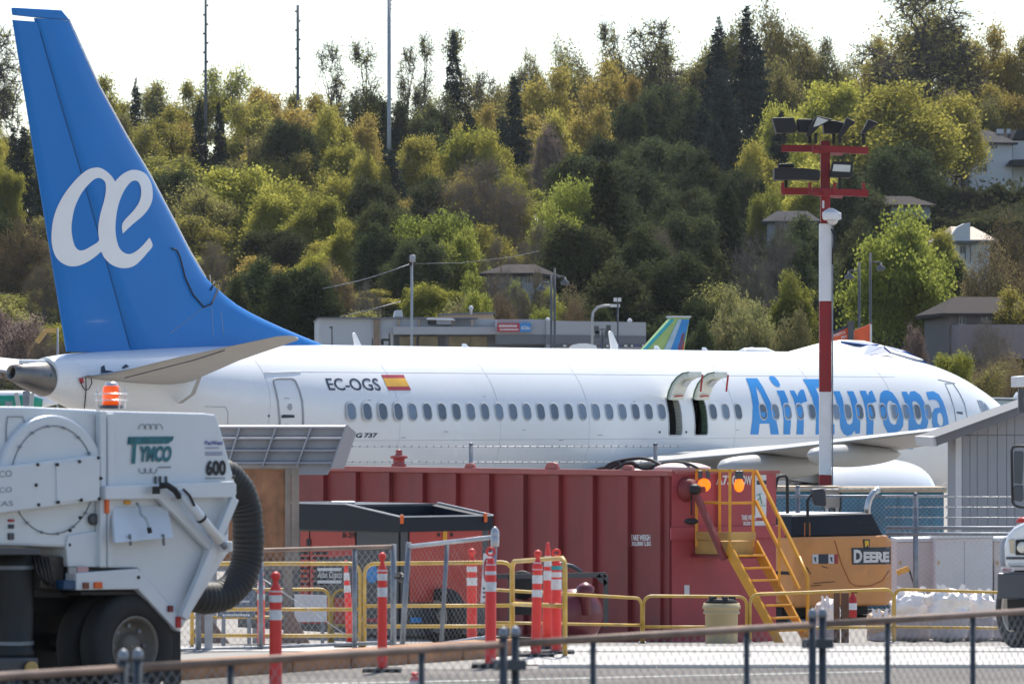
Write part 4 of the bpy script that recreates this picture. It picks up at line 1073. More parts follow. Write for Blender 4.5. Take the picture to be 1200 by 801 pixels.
b.prism(WB, [(345, 696), (383, 697), (383, 728), (345, 728)], 0, -.03); b.build('board_panel', mat('pale_grey_panel', (.55, .57, .62), .5, var=.08), wbp)
for x in (350, 378):
    b = MB(); p = WB.at(x, 727, -.05); b.bar(p, (p.x, p.y, hprof(71)), .05); b.build('leg', m_galvd, wbp)

# ================================================================ DRUM, BAGS, SMALL THINGS
m_drum = mat('cream_plastic', (.48, .39, .22), .5, var=.08, scale=3, dirt=.25, dirtcol=(.4, .3, .16))
p = P(845.5, 757, 76.5); gd = hprof(76.5)
dr = thing('overpack_drum', 'cream plastic drum with a black lid at the foot of the yellow stairs', 'drum', (p.x, p.y, gd))
hD = P(845, 706, 76.5).z - gd
b = MB(); b.lathe((p.x, p.y, gd), (0, 0, 1), [(0, .235), (.02, .24), (hD * .72, .245), (hD * .74, .275), (hD * .78, .275), (hD * .79, .262), (hD * .85, .262), (hD * .86, .285), (hD * .93, .285), (hD * .94, .27), (hD, .27), (hD, .2)], 32); b.build('drum_body', m_drum, dr)
b = MB(); b.lathe((p.x, p.y, gd + hD), (0, 0, 1), [(0, .24), (.03, .24), (.04, .2), (.06, .2)], 28)
for q in range(5):
    a_ = q * 1.25; b.box((p.x + .16 * math.cos(a_), p.y + .16 * math.sin(a_), gd + hD + .07), (.1, .06, .05), rz=a_)
b.build('lid', m_black, dr)
# round red tank, wheel and grey steel frame standing before the tank
m_dred = mat('dark_red_drum', (.16, .02, .03), .4, var=.1, coat=.3)
pu = thing('trash_pump', 'dark red round pump in a dark steel frame beside the long tank', 'pump', (P(690, 755, 78).x, 78, hprof(78)))
p = P(683, 722, 78.5)
b = MB(); b.lathe((p.x - .15, p.y, hprof(78.5) + .42), (.55, -.83, 0), [(-.35, .1), (-.32, .3), (-.2, .4), (.2, .42), (.32, .33), (.38, .1)], 28); b.build('pump_casing', m_dred, pu)
b = MB(); b.lathe(P(686, 697, 78.2), (0, 0, 1), [(-.3, .09), (-.05, .09), (0, .14), (.12, .14), (.17, .08), (.2, .02)], 16); b.build('pump_inlet', m_dred, pu)
fr_ = [(P(x, y, 77.6), P(x2, y2, 77.6)) for x, y, x2, y2 in ((582, 675, 710, 673), (710, 673, 710, 735), (598, 675, 598, 740), (710, 684, 700, 674))]
for a_, c_ in fr_:
    b = MB(); b.bar(a_, c_, .075); b.build('frame_bar', m_dgrey, pu)
b = MB(); b.lathe(P(612, 685, 78), (0, -1, 0), [(-.1, .05), (-.09, .22), (.08, .22), (.1, .05)], 24); b.build('pump_pulley', m_black, pu)
b = MB(); b.tube([P(*q) for q in ((635, 660, 77.9), (650, 659, 77.9), (670, 663, 77.9), (682, 670, 77.9))], .035, 8); b.build('lift_handle', m_dgrey, pu)
b = MB(); b.box(P(618, 712, 77.9), (.42, .3, .2)); b.build('battery_box', m_black, pu, bevel=.02)

m_sack = mat('woven_sack_shaded_lilac', (.42, .38, .39), .85, var=.12, scale=5, bump=.5, bscale=40)  # grey-lilac is the shade on the lower bags, put into the colour
m_plas = mat('crumpled_white_plastic', (.88, .81, .76), .35, var=.08, scale=3, coat=.3, bump=.3, bscale=9)
def bag(x0, x1, yt, Y, label, seed, tall=.62, lm_=None):
    xm = (x0 + x1) / 2; r = (x1 - x0) / 2 * Y / FPX; g = hprof(Y); p = P(xm, 700, Y); H_ = P(xm, yt, Y).z - g
    t = thing('bulk_bag', label, 'sack', (p.x, Y, g), group='white bulk bags behind the barricade')
    def blob(z0, z1, rr_, lump, m, name, crump):
        b = MB(); nu, nv = 40, 22; vs = []
        for j in range(nv + 1):
            v = j / nv
            for i in range(nu):
                a = 2 * math.pi * i / nu
                sq = 1 / max(abs(math.cos(a)), abs(math.sin(a))) ** .45
                prof = (min(1, (v * 6) ** .5) if v < .17 else 1) * (1 if v < .7 else math.sqrt(max(0, 1 - ((v - .7) / .3) ** 2)))
                q = Vector((math.cos(a) * 2.1, math.sin(a) * 2.1, v * 3 + seed))
                n1 = noise.noise(q) * lump + abs(noise.noise(q * 1.9)) * crump + abs(noise.noise(q * 4)) * crump * .22
                rad = rr_ * sq * prof * (1 + n1)
                vs.append((p.x + rad * math.cos(a), Y + rad * math.sin(a) * .9, z0 + (z1 - z0) * v * (1 + noise.noise(q * 1.7) * crump * .7)))
        fs = [(j * nu + i, j * nu + (i + 1) % nu, (j + 1) * nu + (i + 1) % nu, (j + 1) * nu + i) for j in range(nv) for i in range(nu)]
        b.add(vs, fs, True); b.build(name, m, t)
    blob(g, g + H_ * tall, r, .12, m_sack, 'sack_body', .03)
    blob(g + H_ * (tall - .2), g + H_ * .98, r * .93, .3, lm_ or m_plas, 'plastic_liner', .28)
    for k in range(3):                                              # knotted ears of the liner
        a = seed + k * 2.2; q0 = Vector((p.x + r * .4 * math.cos(a), Y - .1, g + H_ * .8))
        b = MB(); tipv = q0 + Vector((r * .35 * math.cos(a), 0, H_ * .28)); w = r * .28
        b.add([q0 + Vector((-w, -.05, 0)), q0 + Vector((w, -.05, 0)), tipv + Vector((w * .5, 0, 0)), tipv + Vector((-w * .2, 0, .02)), q0 + Vector((0, .12, 0)), tipv + Vector((0, .06, 0))],
              [(0, 1, 2, 3), (1, 4, 5, 2), (4, 0, 3, 5), (3, 2, 5)]); b.build('plastic_ear', m_plas, t)
bag(1046, 1094, 692, 80.0, 'crumpled white bulk bag under the left end of the barricade rail, pinkish top', 1.0)
bag(1088, 1134, 690, 79.0, 'white bulk bag with its plastic liner heaped highest, middle of the row', 4.3)
bag(1126, 1164, 694, 79.6, 'white bulk bag with a stiff plastic ear sticking up', 7.7)
bag(1160, 1196, 700, 80.5, 'white bulk bag half hidden behind the truck bumper', 11.2)
bag(1016, 1044, 716, 82.0, 'low tan plastic-wrapped bag beside the excavator', 15.0, .4, mat('tan_plastic', (.50, .36, .24), .5, var=.2))
bag(956, 984, 702, 82.0, 'small crumpled clear plastic bag between the stairs and the timber posts', 19.0, .4)
tp = thing('timber_stand', 'short brown timber posts standing before the excavator', 'posts', (P(985, 755, 79).x, 79, hprof(79)))
for x0, x1, y0 in ((977, 984, 694), (986, 994.5, 694)):
    b = MB(); c = P((x0 + x1) / 2, y0, 79); b.bar((c.x, 79, hprof(79)), c, (x1 - x0) * 79 / FPX); b.build('timber_post', mat('brown_timber', (.13, .07, .045), .8, var=.2, bump=.2), tp)
fe = thing('fire_extinguisher', 'red fire extinguisher with a white label hung on the timber posts', 'extinguisher', (P(999, 720, 78.6).x, 78.6, P(999, 723, 78.6).z))
c = P(999.5, 723, 78.6); b = MB(); b.lathe(c, (0, 0, 1), [(0, .05), (.01, .06), (.3, .06), (.34, .03), (.36, .02), (.38, .025)], 16); b.build('cylinder_body', m_red, fe)
b = MB(); b.lathe(c + Vector((0, 0, .12)), (0, 0, 1), [(0, .0615), (.1, .0615)], 16, cap=False); b.build('label_band', m_paper, fe)
b = MB(); b.box(c + Vector((.02, 0, .39)), (.1, .03, .03)); b.build('handle', m_black, fe)
# ================================================================ FENCES
def chain(name, A, B, z0, z1, pitch, r, m, parent, hB=None):
    """chain-link mesh between two ground points, as crossing wires"""
    A, B = Vector(A), Vector(B); d = B - A; d.z = 0; L = d.length; d.normalize(); n = Vector((d.y, -d.x, 0))
    b = MB(); H_ = z1 - z0
    base = [A + Vector((0, 0, 0)), ]
    def pt(u, h, o): return Vector((A.x, A.y, 0)) + d * u + n * o + Vector((0, 0, z0 + h))
    k = 0; u = -H_
    while u < L:
        for sgn in (1, -1):
            a0, h0, a1, h1 = (u, 0, u + H_, H_) if sgn > 0 else (u + H_, 0, u, H_)
            if sgn > 0:
                if a0 < 0: h0 = -a0; a0 = 0
                if a1 > L: h1 = H_ - (a1 - L); a1 = L
            else:
                if a1 < 0: h1 = H_ + a1 if False else H_ - (0 - a1); a1 = 0
                if a0 > L: h0 = a0 - L; a0 = L
            if h1 - h0 < .03: continue
            p, q = pt(a0, h0, r * sgn), pt(a1, h1, r * sgn)
            dr = (q - p).normalized(); s1 = n; s2 = dr.cross(n)
            ring = [s1 * r, s1 * (-r * .5) + s2 * (r * .87), s1 * (-r * .5) - s2 * (r * .87)]
            b.add([p + v for v in ring] + [q + v for v in ring], [(0, 1, 4, 3), (1, 2, 5, 4), (2, 0, 3, 5)], True)
        u += pitch
    return b.build(name, m, parent, kind='stuff')
m_fpost = mat('dark_fence_post', (.055, .064, .074), .5, metal=.3, var=.25, scale=5)
m_rust = mat('rusty_rail', (.20, .14, .11), .6, metal=.25, var=.3, scale=5, dirt=.6, dirtcol=(.14, .07, .045))
# foreground fence
FA, FB = P(-90, 797.0, 0), None
def fg(px):                 # point of the top rail under photo column px
    zr = 2.60; x0, y0, x1, y1 = 0, 792.0, 1200, 716.0
    T0 = (CAMH - zr) * FPX / (y0 - HY); T1 = (CAMH - zr) * FPX / (y1 - HY)
    a = Vector(((x0 - 600) * T0 / FPX, T0, zr)); c = Vector(((x1 - 600) * T1 / FPX, T1, zr)); d = c - a
    k = (px - 600) / FPX; t = (k * a.y - a.x) / (d.x - k * d.y)
    return a + d * t
ff = thing('chain_link_fence', 'blurred low chain-link fence with a rusty top rail running across the very front', 'fence', (fg(600).x, fg(600).y, hprof(fg(600).y)))
thick = [-260, 153, 597, 958, 1250]
for i in range(4):
    a, c = fg(thick[i]), fg(thick[i + 1]); dd = (c - a).normalized()
    b = MB(); b.tube([a + dd * .06, c - dd * .06], .023, 10); b.build('top_rail', m_rust, ff)
    z_b = Vector((0, 0, -1.05))
    b = MB(); b.tube([a + dd * .06 + z_b, c - dd * .06 + z_b], .018, 8); b.build('bottom_rail', m_fpost, ff)
    for e_ in (a + dd * .06, c - dd * .06):
        b = MB(); b.tube([e_ + Vector((0, 0, -1.3)), e_ + Vector((0, 0, .045))], .026, 10); pst = b.build('post', m_fpost, ff)
        b = MB(); b.lathe(e_ + Vector((0, 0, .045)), (0, 0, 1), [(0, .03), (.02, .03), (.04, .026), (.055, .015), (.06, .002)], 12); b.build('post_cap', m_galvd, pst)
    for z_ in (-.12, -.9): b = MB(); b.box(a + Vector((0, 0, z_)), (.2, .1, .06)); b.build('panel_clamp', m_fpost, ff)
    chain('chain_mesh', a + dd * .09, c - dd * .09, 2.6 - 1.05, 2.57, .085, .0022, m_wire, ff)
for px in (20, 270, 494, 695, 875, 1040, 1140):
    a = fg(px); b = MB(); b.tube([a + Vector((0, 0, -1.3)), a + Vector((0, 0, -.02))], .019, 8); b.build('line_post', m_fpost, ff)

# left fence with gate, about 58 m away
def fpost(b, p, top, r=.03): b.tube([(p.x, p.y, hprof(p.y) - .02), (top.x, top.y, top.z)], r, 8)
lf = thing('chain_link_fence', 'leaning chain-link fence section between the sweeper hose and the open gate', 'fence', (P(380, 757, 59).x, 59, 1.26))
la, lb_ = P(195, 647.5, 57.5), P(461, 640, 60.0)
b = MB(); b.tube([la, lb_], .024, 8); b.build('top_rail', m_rust, lf)
b = MB(); b.tube([la.lerp(lb_, .02) + Vector((0, 0, -1.1)), lb_ + Vector((0, 0, -1.12))], .02, 8); b.build('bottom_rail', m_galvd, lf)
for x in (231, 303, 414, 461):
    f = (x - 195) / 266; tpz = la.lerp(lb_, f) + Vector((0, 0, .03 if x == 461 else -.02)); p = Vector((tpz.x, tpz.y, 0))
    b = MB(); b.tube([(p.x, p.y, hprof(p.y) - .02), tpz], .034 if x in (461, 231) else .028, 8); b.build('post', m_galvd, lf)
b = MB(); p = la.lerp(lb_, (243 - 195) / 266); b.bar((p.x, p.y - .04, 1.22), (p.x, p.y - .04, 2.2), .09, .03); b.build('perforated_strut', m_galv, lf)
b = MB(); b.tube([la.lerp(lb_, .4) + Vector((0, 0, -.3)), la.lerp(lb_, .78) + Vector((0, 0, -1.0))], .006, 4); b.build('brace_wire', m_galv, lf)
chain('chain_mesh', la, lb_, 1.30, la.z - .03, .10, .0024, m_wire, lf)
gt = thing('chain_link_gate', 'open chain-link gate tilted upward to the right with a white prohibition sign', 'gate', (P(530, 757, 58).x, 58, 1.26))
ga, gb_ = P(479, 640, 58.5), P(580, 629, 57.0)
ga2, gb2 = P(471, 762, 58.5), P(575, 746, 57.0)
for nm, q, r_, m__ in (('gate_frame', (ga, gb_), .026, m_galv), ('gate_frame', (ga2 + Vector((.05, 0, .02)), gb2), .024, m_galv), ('gate_frame', (ga2, ga + Vector((0, 0, .05))), .033, m_galvd), ('gate_frame', (gb2, gb_ + Vector((0, 0, .05))), .033, m_galvd), ('gate_brace', (P(517, 755, 57.9), P(524, 637, 57.9)), .026, m_galvd)):
    b = MB(); b.tube(q, r_, 10); b.build(nm, m__, gt)
for q in (gb_, P(580, 637, 56.98)):
    b = MB(); b.lathe(q + Vector((0, 0, .02)), (0, 0, 1), [(-.05, .045), (0, .05), (.05, .045), (.09, .02), (.1, .0)], 12); b.build('post_cap', m_galv, gt)
dg = (gb_ - ga); 
# sheared mesh: build flat, then tilt with the gate
o = chain('chain_mesh', ga2, gb2, 0, 1.16, .085, .0024, m_wire, gt)
me = o.data; inv = Vector(gt.location)
for v in me.vertices:
    w = v.co + inv; f = ((w.x - ga2.x) * (gb2.x - ga2.x) + (w.y - ga2.y) * (gb2.y - ga2.y)) / ((gb2.x - ga2.x) ** 2 + (gb2.y - ga2.y) ** 2); h = w.z / 1.16
    v.co = ga2.lerp(gb2, f).lerp(ga.lerp(gb_, f), h) - inv
SG = Pl(569, 57.1, (1, -.7))
sg_ = MB(); sg_.prism(SG, [(566.5, 648), (577, 646), (571.5, 704), (563, 706)], .06, .05); sgo = sg_.build('prohibition_sign', m_paper, gt)
c = SG.at(570.5, 668, .066); b = MB(); b.tube([c + SG.u * .038 * math.cos(q) + Vector((0, 0, .13 * math.sin(q))) for q in [2 * math.pi * k / 20 for k in range(20)]], .008, 5, closed=True)
b.tube([c + Vector((0, 0, .1)) - SG.u * .02, c - Vector((0, 0, .1)) + SG.u * .02], .006, 5); b.build('prohibition_ring', m_flagred, sgo)
for y in (688, 693, 698): ppoly('print_mark', SG, [(566, y), (572, y - 1), (571.7, y + 1.2), (565.8, y + 2.2)], m_navy, sgo, .064)
b = MB(); b.tube([P(463, 676, 59), P(469, 680, 58.8), P(474, 676, 58.5), P(470, 672, 58.6)], .02, 6, closed=True); b.tube([P(463, 672, 59), P(480, 668, 58.5)], .008, 5); b.build('gate_chain', m_black, gt)

# security fences beyond
def secfence(label, posts, Y, z_rail, z_top, x0, x1, ext_mesh, rails=1, strands=3, name='security_fence'):
    t = thing(name, label, 'fence', (P((x0 + x1) / 2, 600, Y).x, Y, hprof(Y)))
    for x in posts:
        p = P(x, 600, Y); b = MB(); b.tube([(p.x, Y, hprof(Y) - .05), (p.x, Y, z_top)], .045, 10); b.tube([(p.x, Y, z_top), (p.x, Y, z_top + .03)], [.05, .02], 10); b.build('post', m_galvd, t)
    a, c = P(x0, 600, Y), P(x1, 600, Y)
    for k in range(rails):
        b = MB(); b.tube([(a.x, Y - .05, z_rail - .1 * k), (c.x, Y - .05, z_rail - .1 * k)], .026, 8); b.build('top_rail', m_galvd, t)
    for k in range(strands):
        z = z_rail + (z_top - .04 - z_rail) * (k + 1) / strands
        b = MB(); b.tube([(a.x, Y - .055, z), (c.x, Y - .055, z)], .006, 4)
        x = a.x
        while x < c.x:
            b.add([(x - .02, Y - .06, z - .015), (x + .02, Y - .05, z + .02), (x + .01, Y - .06, z - .02), (x - .01, Y - .05, z + .02)], [(0, 1, 2), (1, 3, 2)]); x += .14
        b.build('barbed_strand', m_wire, t)
    ma, mc = P(ext_mesh[0], 600, Y), P(ext_mesh[1], 600, Y)
    chain('chain_mesh', ma, mc, hprof(Y) + .03, z_rail, .09, .0022, m_wire, t)
    return t
secfence('security fence topped with barbed strands behind the long red tank', (340, 552, 768), 97, 2.42, 3.34, 335, 800, (335, 800))
secfence('chain-link fence in front of the blue containers, behind the excavator', (935, 1113), 97, 2.36, 2.54, 880, 1113, (880, 1113), strands=1)
secfence('nearer chain-link fence with a thick post and barbed strands before the white cabinets', (1073, 1260), 83, 2.08, 2.62, 1038, 1280, (1038, 1280), rails=2)

# ================================================================ YELLOW BARRICADES
def barricade(label, x0, x1, yt0, yt1, Y0, Y1, mids=(.5,), legs=(True, True), r=.024, m=None, group='yellow tube barricades'):
    a, c = P(x0, yt0, Y0), P(x1, yt1, Y1)
    t = thing('barricade', label, 'barricade', ((a.x + c.x) / 2, (a.y + c.y) / 2, hprof((Y0 + Y1) / 2)), group=group)
    d = (c - a); dh = Vector((d.x, d.y, 0)).normalized()
    ga_, gc_ = hprof(a.y), hprof(c.y); R2 = .13
    pts = []
    if legs[0]:
        pts += [Vector((a.x, a.y, ga_)), Vector((a.x, a.y, a.z - R2))]
        pts += [Vector((a.x, a.y, a.z - R2)) + dh * (R2 * (1 - math.cos(q))) + Vector((0, 0, R2 * math.sin(q))) for q in (.4, .8, 1.2)]
    pts += [a + dh * R2, c - dh * R2]
    if legs[1]:
        pts += [Vector((c.x, c.y, c.z - R2)) - dh * (R2 * (1 - math.sin(q))) + Vector((0, 0, R2 * math.cos(q))) for q in (.4, .8, 1.2)]
        pts += [Vector((c.x, c.y, c.z - R2)), Vector((c.x, c.y, gc_))]
    b = MB(); b.tube(pts, r, 8); b.build('hoop_frame', m or m_yell, t)
    for f in mids:
        b = MB(); b.tube([Vector((a.x, a.y, ga_ + (a.z - ga_) * f)), Vector((c.x, c.y, gc_ + (c.z - gc_) * f))], r * .9, 8); b.build('mid_rail', m or m_yell, t)
    for q, g, on in ((a, ga_, legs[0]), (c, gc_, legs[1])):
        if on:
            b = MB(); b.box((q.x, q.y, g + .01), (.08, .55, .02)); b.build('foot_plate', m_galvd, t)
barricade('yellow barricade whose right end hoop meets the next one behind the tilted cone', 225, 422, 660, 660, 62.5, 62.0, (.46, .15))
barricade('yellow barricade passing behind the open gate, level rails', 427, 601, 660, 658.5, 62, 61.5, (.50, .26))
barricade('farther low barricade behind the notice boards at left', 205, 386, 691, 690, 72, 72, (.5,))
barricade('farther low barricade beside the white panel, before the compressor', 390, 552, 691, 689.5, 73, 73, (.35,))
barricade('low barricade right of the gate running behind the clustered cones', 556, 752, 690, 700, 73.5, 76.5, (.4,))
barricade('near yellow barricade angled towards us beside the clustered red cones', 600, 662, 657, 654, 58.5, 56.2, (.52,), r=.028)
barricade('low barricade before the drum, its top rail dented', 754, 875, 698, 698.5, 76.5, 77.2, (.35,))
barricade('low barricade at the foot of the yellow stairs and excavator', 879, 1047, 696, 690, 77.2, 77.6, (.3,))
barricade('low barricade in front of the white bulk bags', 1048, 1215, 690, 695, 77.8, 76.5, (.3,))

# ================================================================ DELINEATOR POSTS
m_dor = mat('delineator_red_orange', (.75, .045, .035), .5, var=.08, scale=6, dirt=.2, dirtcol=(.4, .05, .04), rnd=.12)
m_refl = mat('reflective_band', (.62, .63, .65), .35, var=.12, scale=20, dirt=.3, dirtcol=(.4, .4, .42))
m_teal = mat('teal_tape', (.02, .30, .32), .4)
m_rubber = mat('black_rubber_base', (.02, .02, .02), .8, var=.2)
def delineator(label, px, yt, Y, w=13, style='knob', bands=((.62, .70), (.76, .85)), tilt=(0, 0), yb=None, teal=False):
    g = hprof(Y); p = P(px, 700, Y); H_ = P(px, yt, Y).z - g; r = w / 2 * Y / FPX
    t = thing('delineator_post', label, 'traffic post', (p.x, Y, g), group='red delineator posts with reflective bands')
    ax = Vector((tilt[0], tilt[1], 1)).normalized(); o = Vector((p.x, Y, g + .03))
    b = MB()
    b.add([o + Vector((x * .2, y * .2, z)) for z in (-.03, .015) for x, y in ((-1, -1), (1, -1), (1, 1), (-1, 1))], [(3, 2, 1, 0), (4, 5, 6, 7), (0, 1, 5, 4), (1, 2, 6, 5), (2, 3, 7, 6), (3, 0, 4, 7)]); b.build('rubber_base', m_rubber, t, bevel=.008)
    b = MB()
    if style == 'knob': pr = [(0, r * 1.15), (.03, r), (.80, r * .95), (.83, r * 1.05), (.86, r * .9), (.90, r * .5), (.93, r * .38), (.945, r * .7), (.965, r * .78), (.985, r * .65), (1.0, r * .2)]
    elif style == 'cone': pr = [(0, r * 1.3), (.3, r * 1.15), (.7, r * .9), (.9, r * .6), (.97, r * .4), (1, r * .2)]
    else: pr = [(0, r * 1.15), (.03, r), (.83, r * .98), (.86, r * .75), (.88, r * .6), (.9, r * .62)]
    b.lathe(o, ax, [(h * H_, q) for h, q in pr], 20)
    if style == 'handle':
        c = o + ax * (H_ * .955)
        b.tube([c + Vector((r * .75 * math.cos(q), 0, H_ * .032 * math.sin(q))) for q in [2 * math.pi * k / 12 for k in range(12)]], r * .24, 6, closed=True)
    b.build('post_tube', m_dor, t)
    def rad(h): return float(np.interp(h, [q[0] for q in pr], [q[1] for q in pr]))
    for i, (h0, h1) in enumerate(bands):
        b = MB(); b.lathe(o, ax, [(h0 * H_, rad(h0) + .003), (h1 * H_, rad(h1) + .003)], 20, cap=False); b.build('reflective_band', m_refl, t)
    if teal:
        b = MB(); b.lathe(o, ax, [(.79 * H_, r + .004), (.83 * H_, r + .004)], 20, cap=False); b.build('teal_band', m_teal, t)
    return t
delineator('red delineator post nearest the sweeper tyre, blurred, two grey bands', 323, 673, 47.5, 15)
delineator('red delineator post between the fence and the gate, its base on the road', 448, 650, 53, 11.5)
delineator('red delineator post with a loop handle at the gate\'s right end', 575, 643, 54.0, 13, 'handle')
delineator('red delineator post seen through the gate mesh', 553, 645, 62.5, 12, 'knob')
delineator('thin red delineator tilted against the barricade hoop behind the fence', 411, 658, 63, 8, 'cone', tilt=(-.06, .02))
delineator('pale red delineator seen through the fence mesh beside the plywood foot', 306, 672, 62, 9, 'knob')
delineator('leftmost red delineator of the clustered three, scuffed bands and white cap', 628, 647, 56.3, 12, 'knob', tilt=(.02, 0), bands=((.55, .62), (.68, .76), (.81, .88)))
delineator('pointed orange-red cone post standing behind the other two of the cluster', 642, 638, 58.5, 11, 'cone', bands=((.64, .73), (.77, .87)))
delineator('delineator of the cluster with a teal band, by the barricade corner', 652, 645, 57.0, 12, 'handle', bands=((.60, .70), (.72, .77)), teal=True)
delineator('tip of a red delineator just showing at the bottom edge of the view', 486, 791, 44, 12, 'knob')
delineator('red delineator mostly hidden behind the white sign at the gate', 563, 655, 64, 10, 'knob') if False else None

# ================================================================ LIGHT MAST
m_mred = mat('mast_red', (.24, .008, .012), .5, var=.1, scale=3, dirt=.2, dirtcol=(.2, .01, .01))
m_mwh = mat('mast_white', (.70, .71, .74), .45, var=.06, scale=3, dirt=.2, dirtcol=(.5, .48, .45))
MY = 104.0
mp = P(967, 600, MY)
ms = thing('light_mast', 'tall red and white banded mast topped with black floodlights', 'light mast', (mp.x, MY, 0))
for y0, y1, w, m__ in ((165, 262, 11, m_mred), (262, 353, 14, m_mwh), (353, 459, 14, m_mred), (459, 556, 14, m_mwh), (556, 700, 14.5, m_mred)):
    b = MB(); za, zb2 = P(967, y1, MY).z, P(967, y0, MY).z
    b.box((mp.x, MY, (za + zb2) / 2), (w * MY / FPX, w * MY / FPX, zb2 - za - .004)); b.build('mast_section', m__, ms, bevel=.012)
b = MB(); b.bar(P(975.5, 262, MY - .14), P(975.5, 570, MY - .14), .03); b.build('conduit', m_galvd, ms)
for ya in (174, 224):
    for x0, x1, dy, o_ in ((916, 972, .0, .35), (952, 1017, 2.5, -.25)):
        b = MB(); b.bar(P(x0, ya, MY + o_), P(x1, ya + dy, MY + o_ * .6), .13, .14); b.build('cross_arm', m_mred, ms)
    b = MB(); b.bar(P(985, ya + 6, MY + .5), P(955, ya + 3, MY - .5), .1, .08); b.build('cross_arm', m_mred, ms)
for x in (917, 949, 978, 1012):
    b = MB(); b.bar(P(x, 226, MY - .3), P(x, 214, MY - .3), .06); b.build('arm_stub', m_mred, ms)
m_lens = mat('floodlight_glass', (.55, .56, .52), .2, var=.08)
def flood(poly, o0, o1, bracket, lens=None, label=None):
    pl_ = Pl(967, MY, (1, .0)); b = MB(); b.prism(pl_, poly, o0, o1); f = b.build('floodlight', m_black, ms, bevel=.02)
    if lens:
        b = MB(); b.prism(pl_, lens, o0 + .012, o0 + .002); b.build('floodlight_lens', m_lens, f)
    if bracket:
        b = MB(); b.bar(pl_.at(bracket[0], bracket[1], (o0 + o1) / 2), pl_.at(bracket[2], bracket[3], (o0 + o1) / 2), .06); b.build('bracket', m_black, f)
    return f
flood([(905, 138), (930, 137.5), (935, 151), (931, 155.5), (910, 155.5)], .4, -.1, (919, 155, 919, 168))
flood([(934, 139.5), (952, 139.5), (955, 155), (936, 155)], .3, -.2, (949, 155, 949, 168))
flood([(945, 160), (948, 148), (958, 135.5), (976, 140), (962, 147), (951, 158)], .5, .1, (956, 156, 956, 168), [(958, 137), (971, 141), (960, 147), (953, 149)])
flood([(965, 142), (978, 141), (990, 144), (984, 156), (966, 156)], .2, -.3, (977, 156, 977, 168))
flood([(982, 160), (990, 144), (992, 137.5), (1003.5, 143), (996, 149), (985, 163)], .55, .2, (984, 160, 984, 168))
flood([(1009, 156), (1013, 150), (1018, 139.5), (1030, 144.5), (1020, 151), (1012, 158)], .5, .15, (1011, 155, 1012, 170))
flood([(907.5, 196.5), (942, 197), (961, 199), (961, 211), (942, 210), (907.5, 210.5)], .5, -.1, (921, 211, 921, 220))
flood([(912, 192), (930, 191), (931, 196), (912, 196)], .2, -.1, None)
flood([(976, 188.5), (1000, 190), (999, 206), (997, 208.5), (972, 207)], .4, .1, (984, 207, 984, 222), [(977, 192.5), (997, 193.5), (996, 201.5), (975.5, 200.5)])
b = MB(); c = P(983, 252, MY - .3); b.lathe(c + Vector((-.16, 0, 0)), (0, 0, 1), [(-.1, .14), (-.08, .17), (.05, .18), (.1, .12), (.14, .04)], 18); b.box(c + Vector((-.1, .1, -.02)), (.3, .3, .14)); camb = b.build('camera_housing', m_mwh, ms, bevel=.02)
b = MB(); b.lathe(c + Vector((-.13, 0, -.11)), (0, 0, -1), [(-.01, .12), (.04, .10), (.08, .06), (.1, .01)], 16); b.build('camera_dome', m_metal, camb)
b = MB(); b.tube([P(974, 268, MY - .2), P(977, 274, MY - .2), P(980, 280, MY - .2), P(976, 292, MY - .2), P(975.5, 310, MY - .15)], .02, 6); b.build('camera_cable', m_black, ms)
ptext('painted_number', '1', Pl(967, MY, (1, 0)), [(963.5, 244), (966, 244), (966, 235), (963.5, 235)], m_mwh, ms, .11, .02)
eb = Pl(970, 101.5, (1, .0))
bx_ = thing('electrical_box', 'beige electrical box on short legs at the foot of the mast', 'electrical box', (P(975, 600, 101.5).x, 101.5, 0))
b = MB(); b.prism(eb, [(966, 573), (984.5, 573), (984.5, 594.5), (966, 594.5)], 0, -.3); b.build('cabinet', mat('beige_cabinet', (.36, .33, .28), .55, var=.08), bx_, bevel=.015)
for x in (969, 981): b = MB(); b.bar(eb.at(x, 594, -.15), (eb.at(x, 594, -.15).x, 101.65, 0), .06); b.build('leg', m_mwh, bx_)
b = MB(); b.box(eb.at(988, 580, -.1), (.09, .09, .26)); b.build('switch_box', m_paper, bx_)

# ================================================================ BLUE CONTAINERS, WHITE CABINETS, SHED
m_bcon = mat('blue_tarpaulin', (.025, .15, .24), .45, var=.35, scale=1.5, dirt=.5, dirtcol=(.01, .03, .06), streak=True, bump=.3, bscale=4)
m_tan = mat('tan_board_top', (.48, .38, .26), .7, var=.12)
def container(x0, x1, yt, Y, D, label, m=m_bcon):
    p = Pl((x0 + x1) / 2, Y, (1, .05)); zt_ = p.at(x0, yt).z
    t = thing('covered_crate', label, 'container', (p.p.x, Y, hprof(Y)), group='blue covered containers')
    u0 = (p.at(x0, 600) - p.p).dot(p.u); u1 = (p.at(x1, 600) - p.p).dot(p.u)
    b = MB(); b.prism(p, [(u0, .05), (u1, .05), (u1, zt_ - .1), (u0, zt_ - .1)], 0, -D, px=False); b.build('cover', m, t)
    b = MB(); b.prism(p, [(u0 - .05, zt_ - .1), (u1 + .05, zt_ - .1), (u1 + .05, zt_), (u0 - .05, zt_)], .06, -D - .05, px=False); b.build('board_top', m_tan, t)
    k = u0 + .5
    while k < u1 - .2:
        b = MB(); b.prism(p, [(k, .06), (k + .05, .06), (k + .05, zt_ - .12), (k, zt_ - .12)], .03, .001, px=False); b.build('cover_fold', m, t); k += .62
    return t
container(905, 984, 569.5, 101.8, 1.2, 'blue covered container with a tan board top left of the mast box')
container(987, 1106, 570.5, 101.4, 1.2, 'long blue covered container with a tan board top right of the mast')
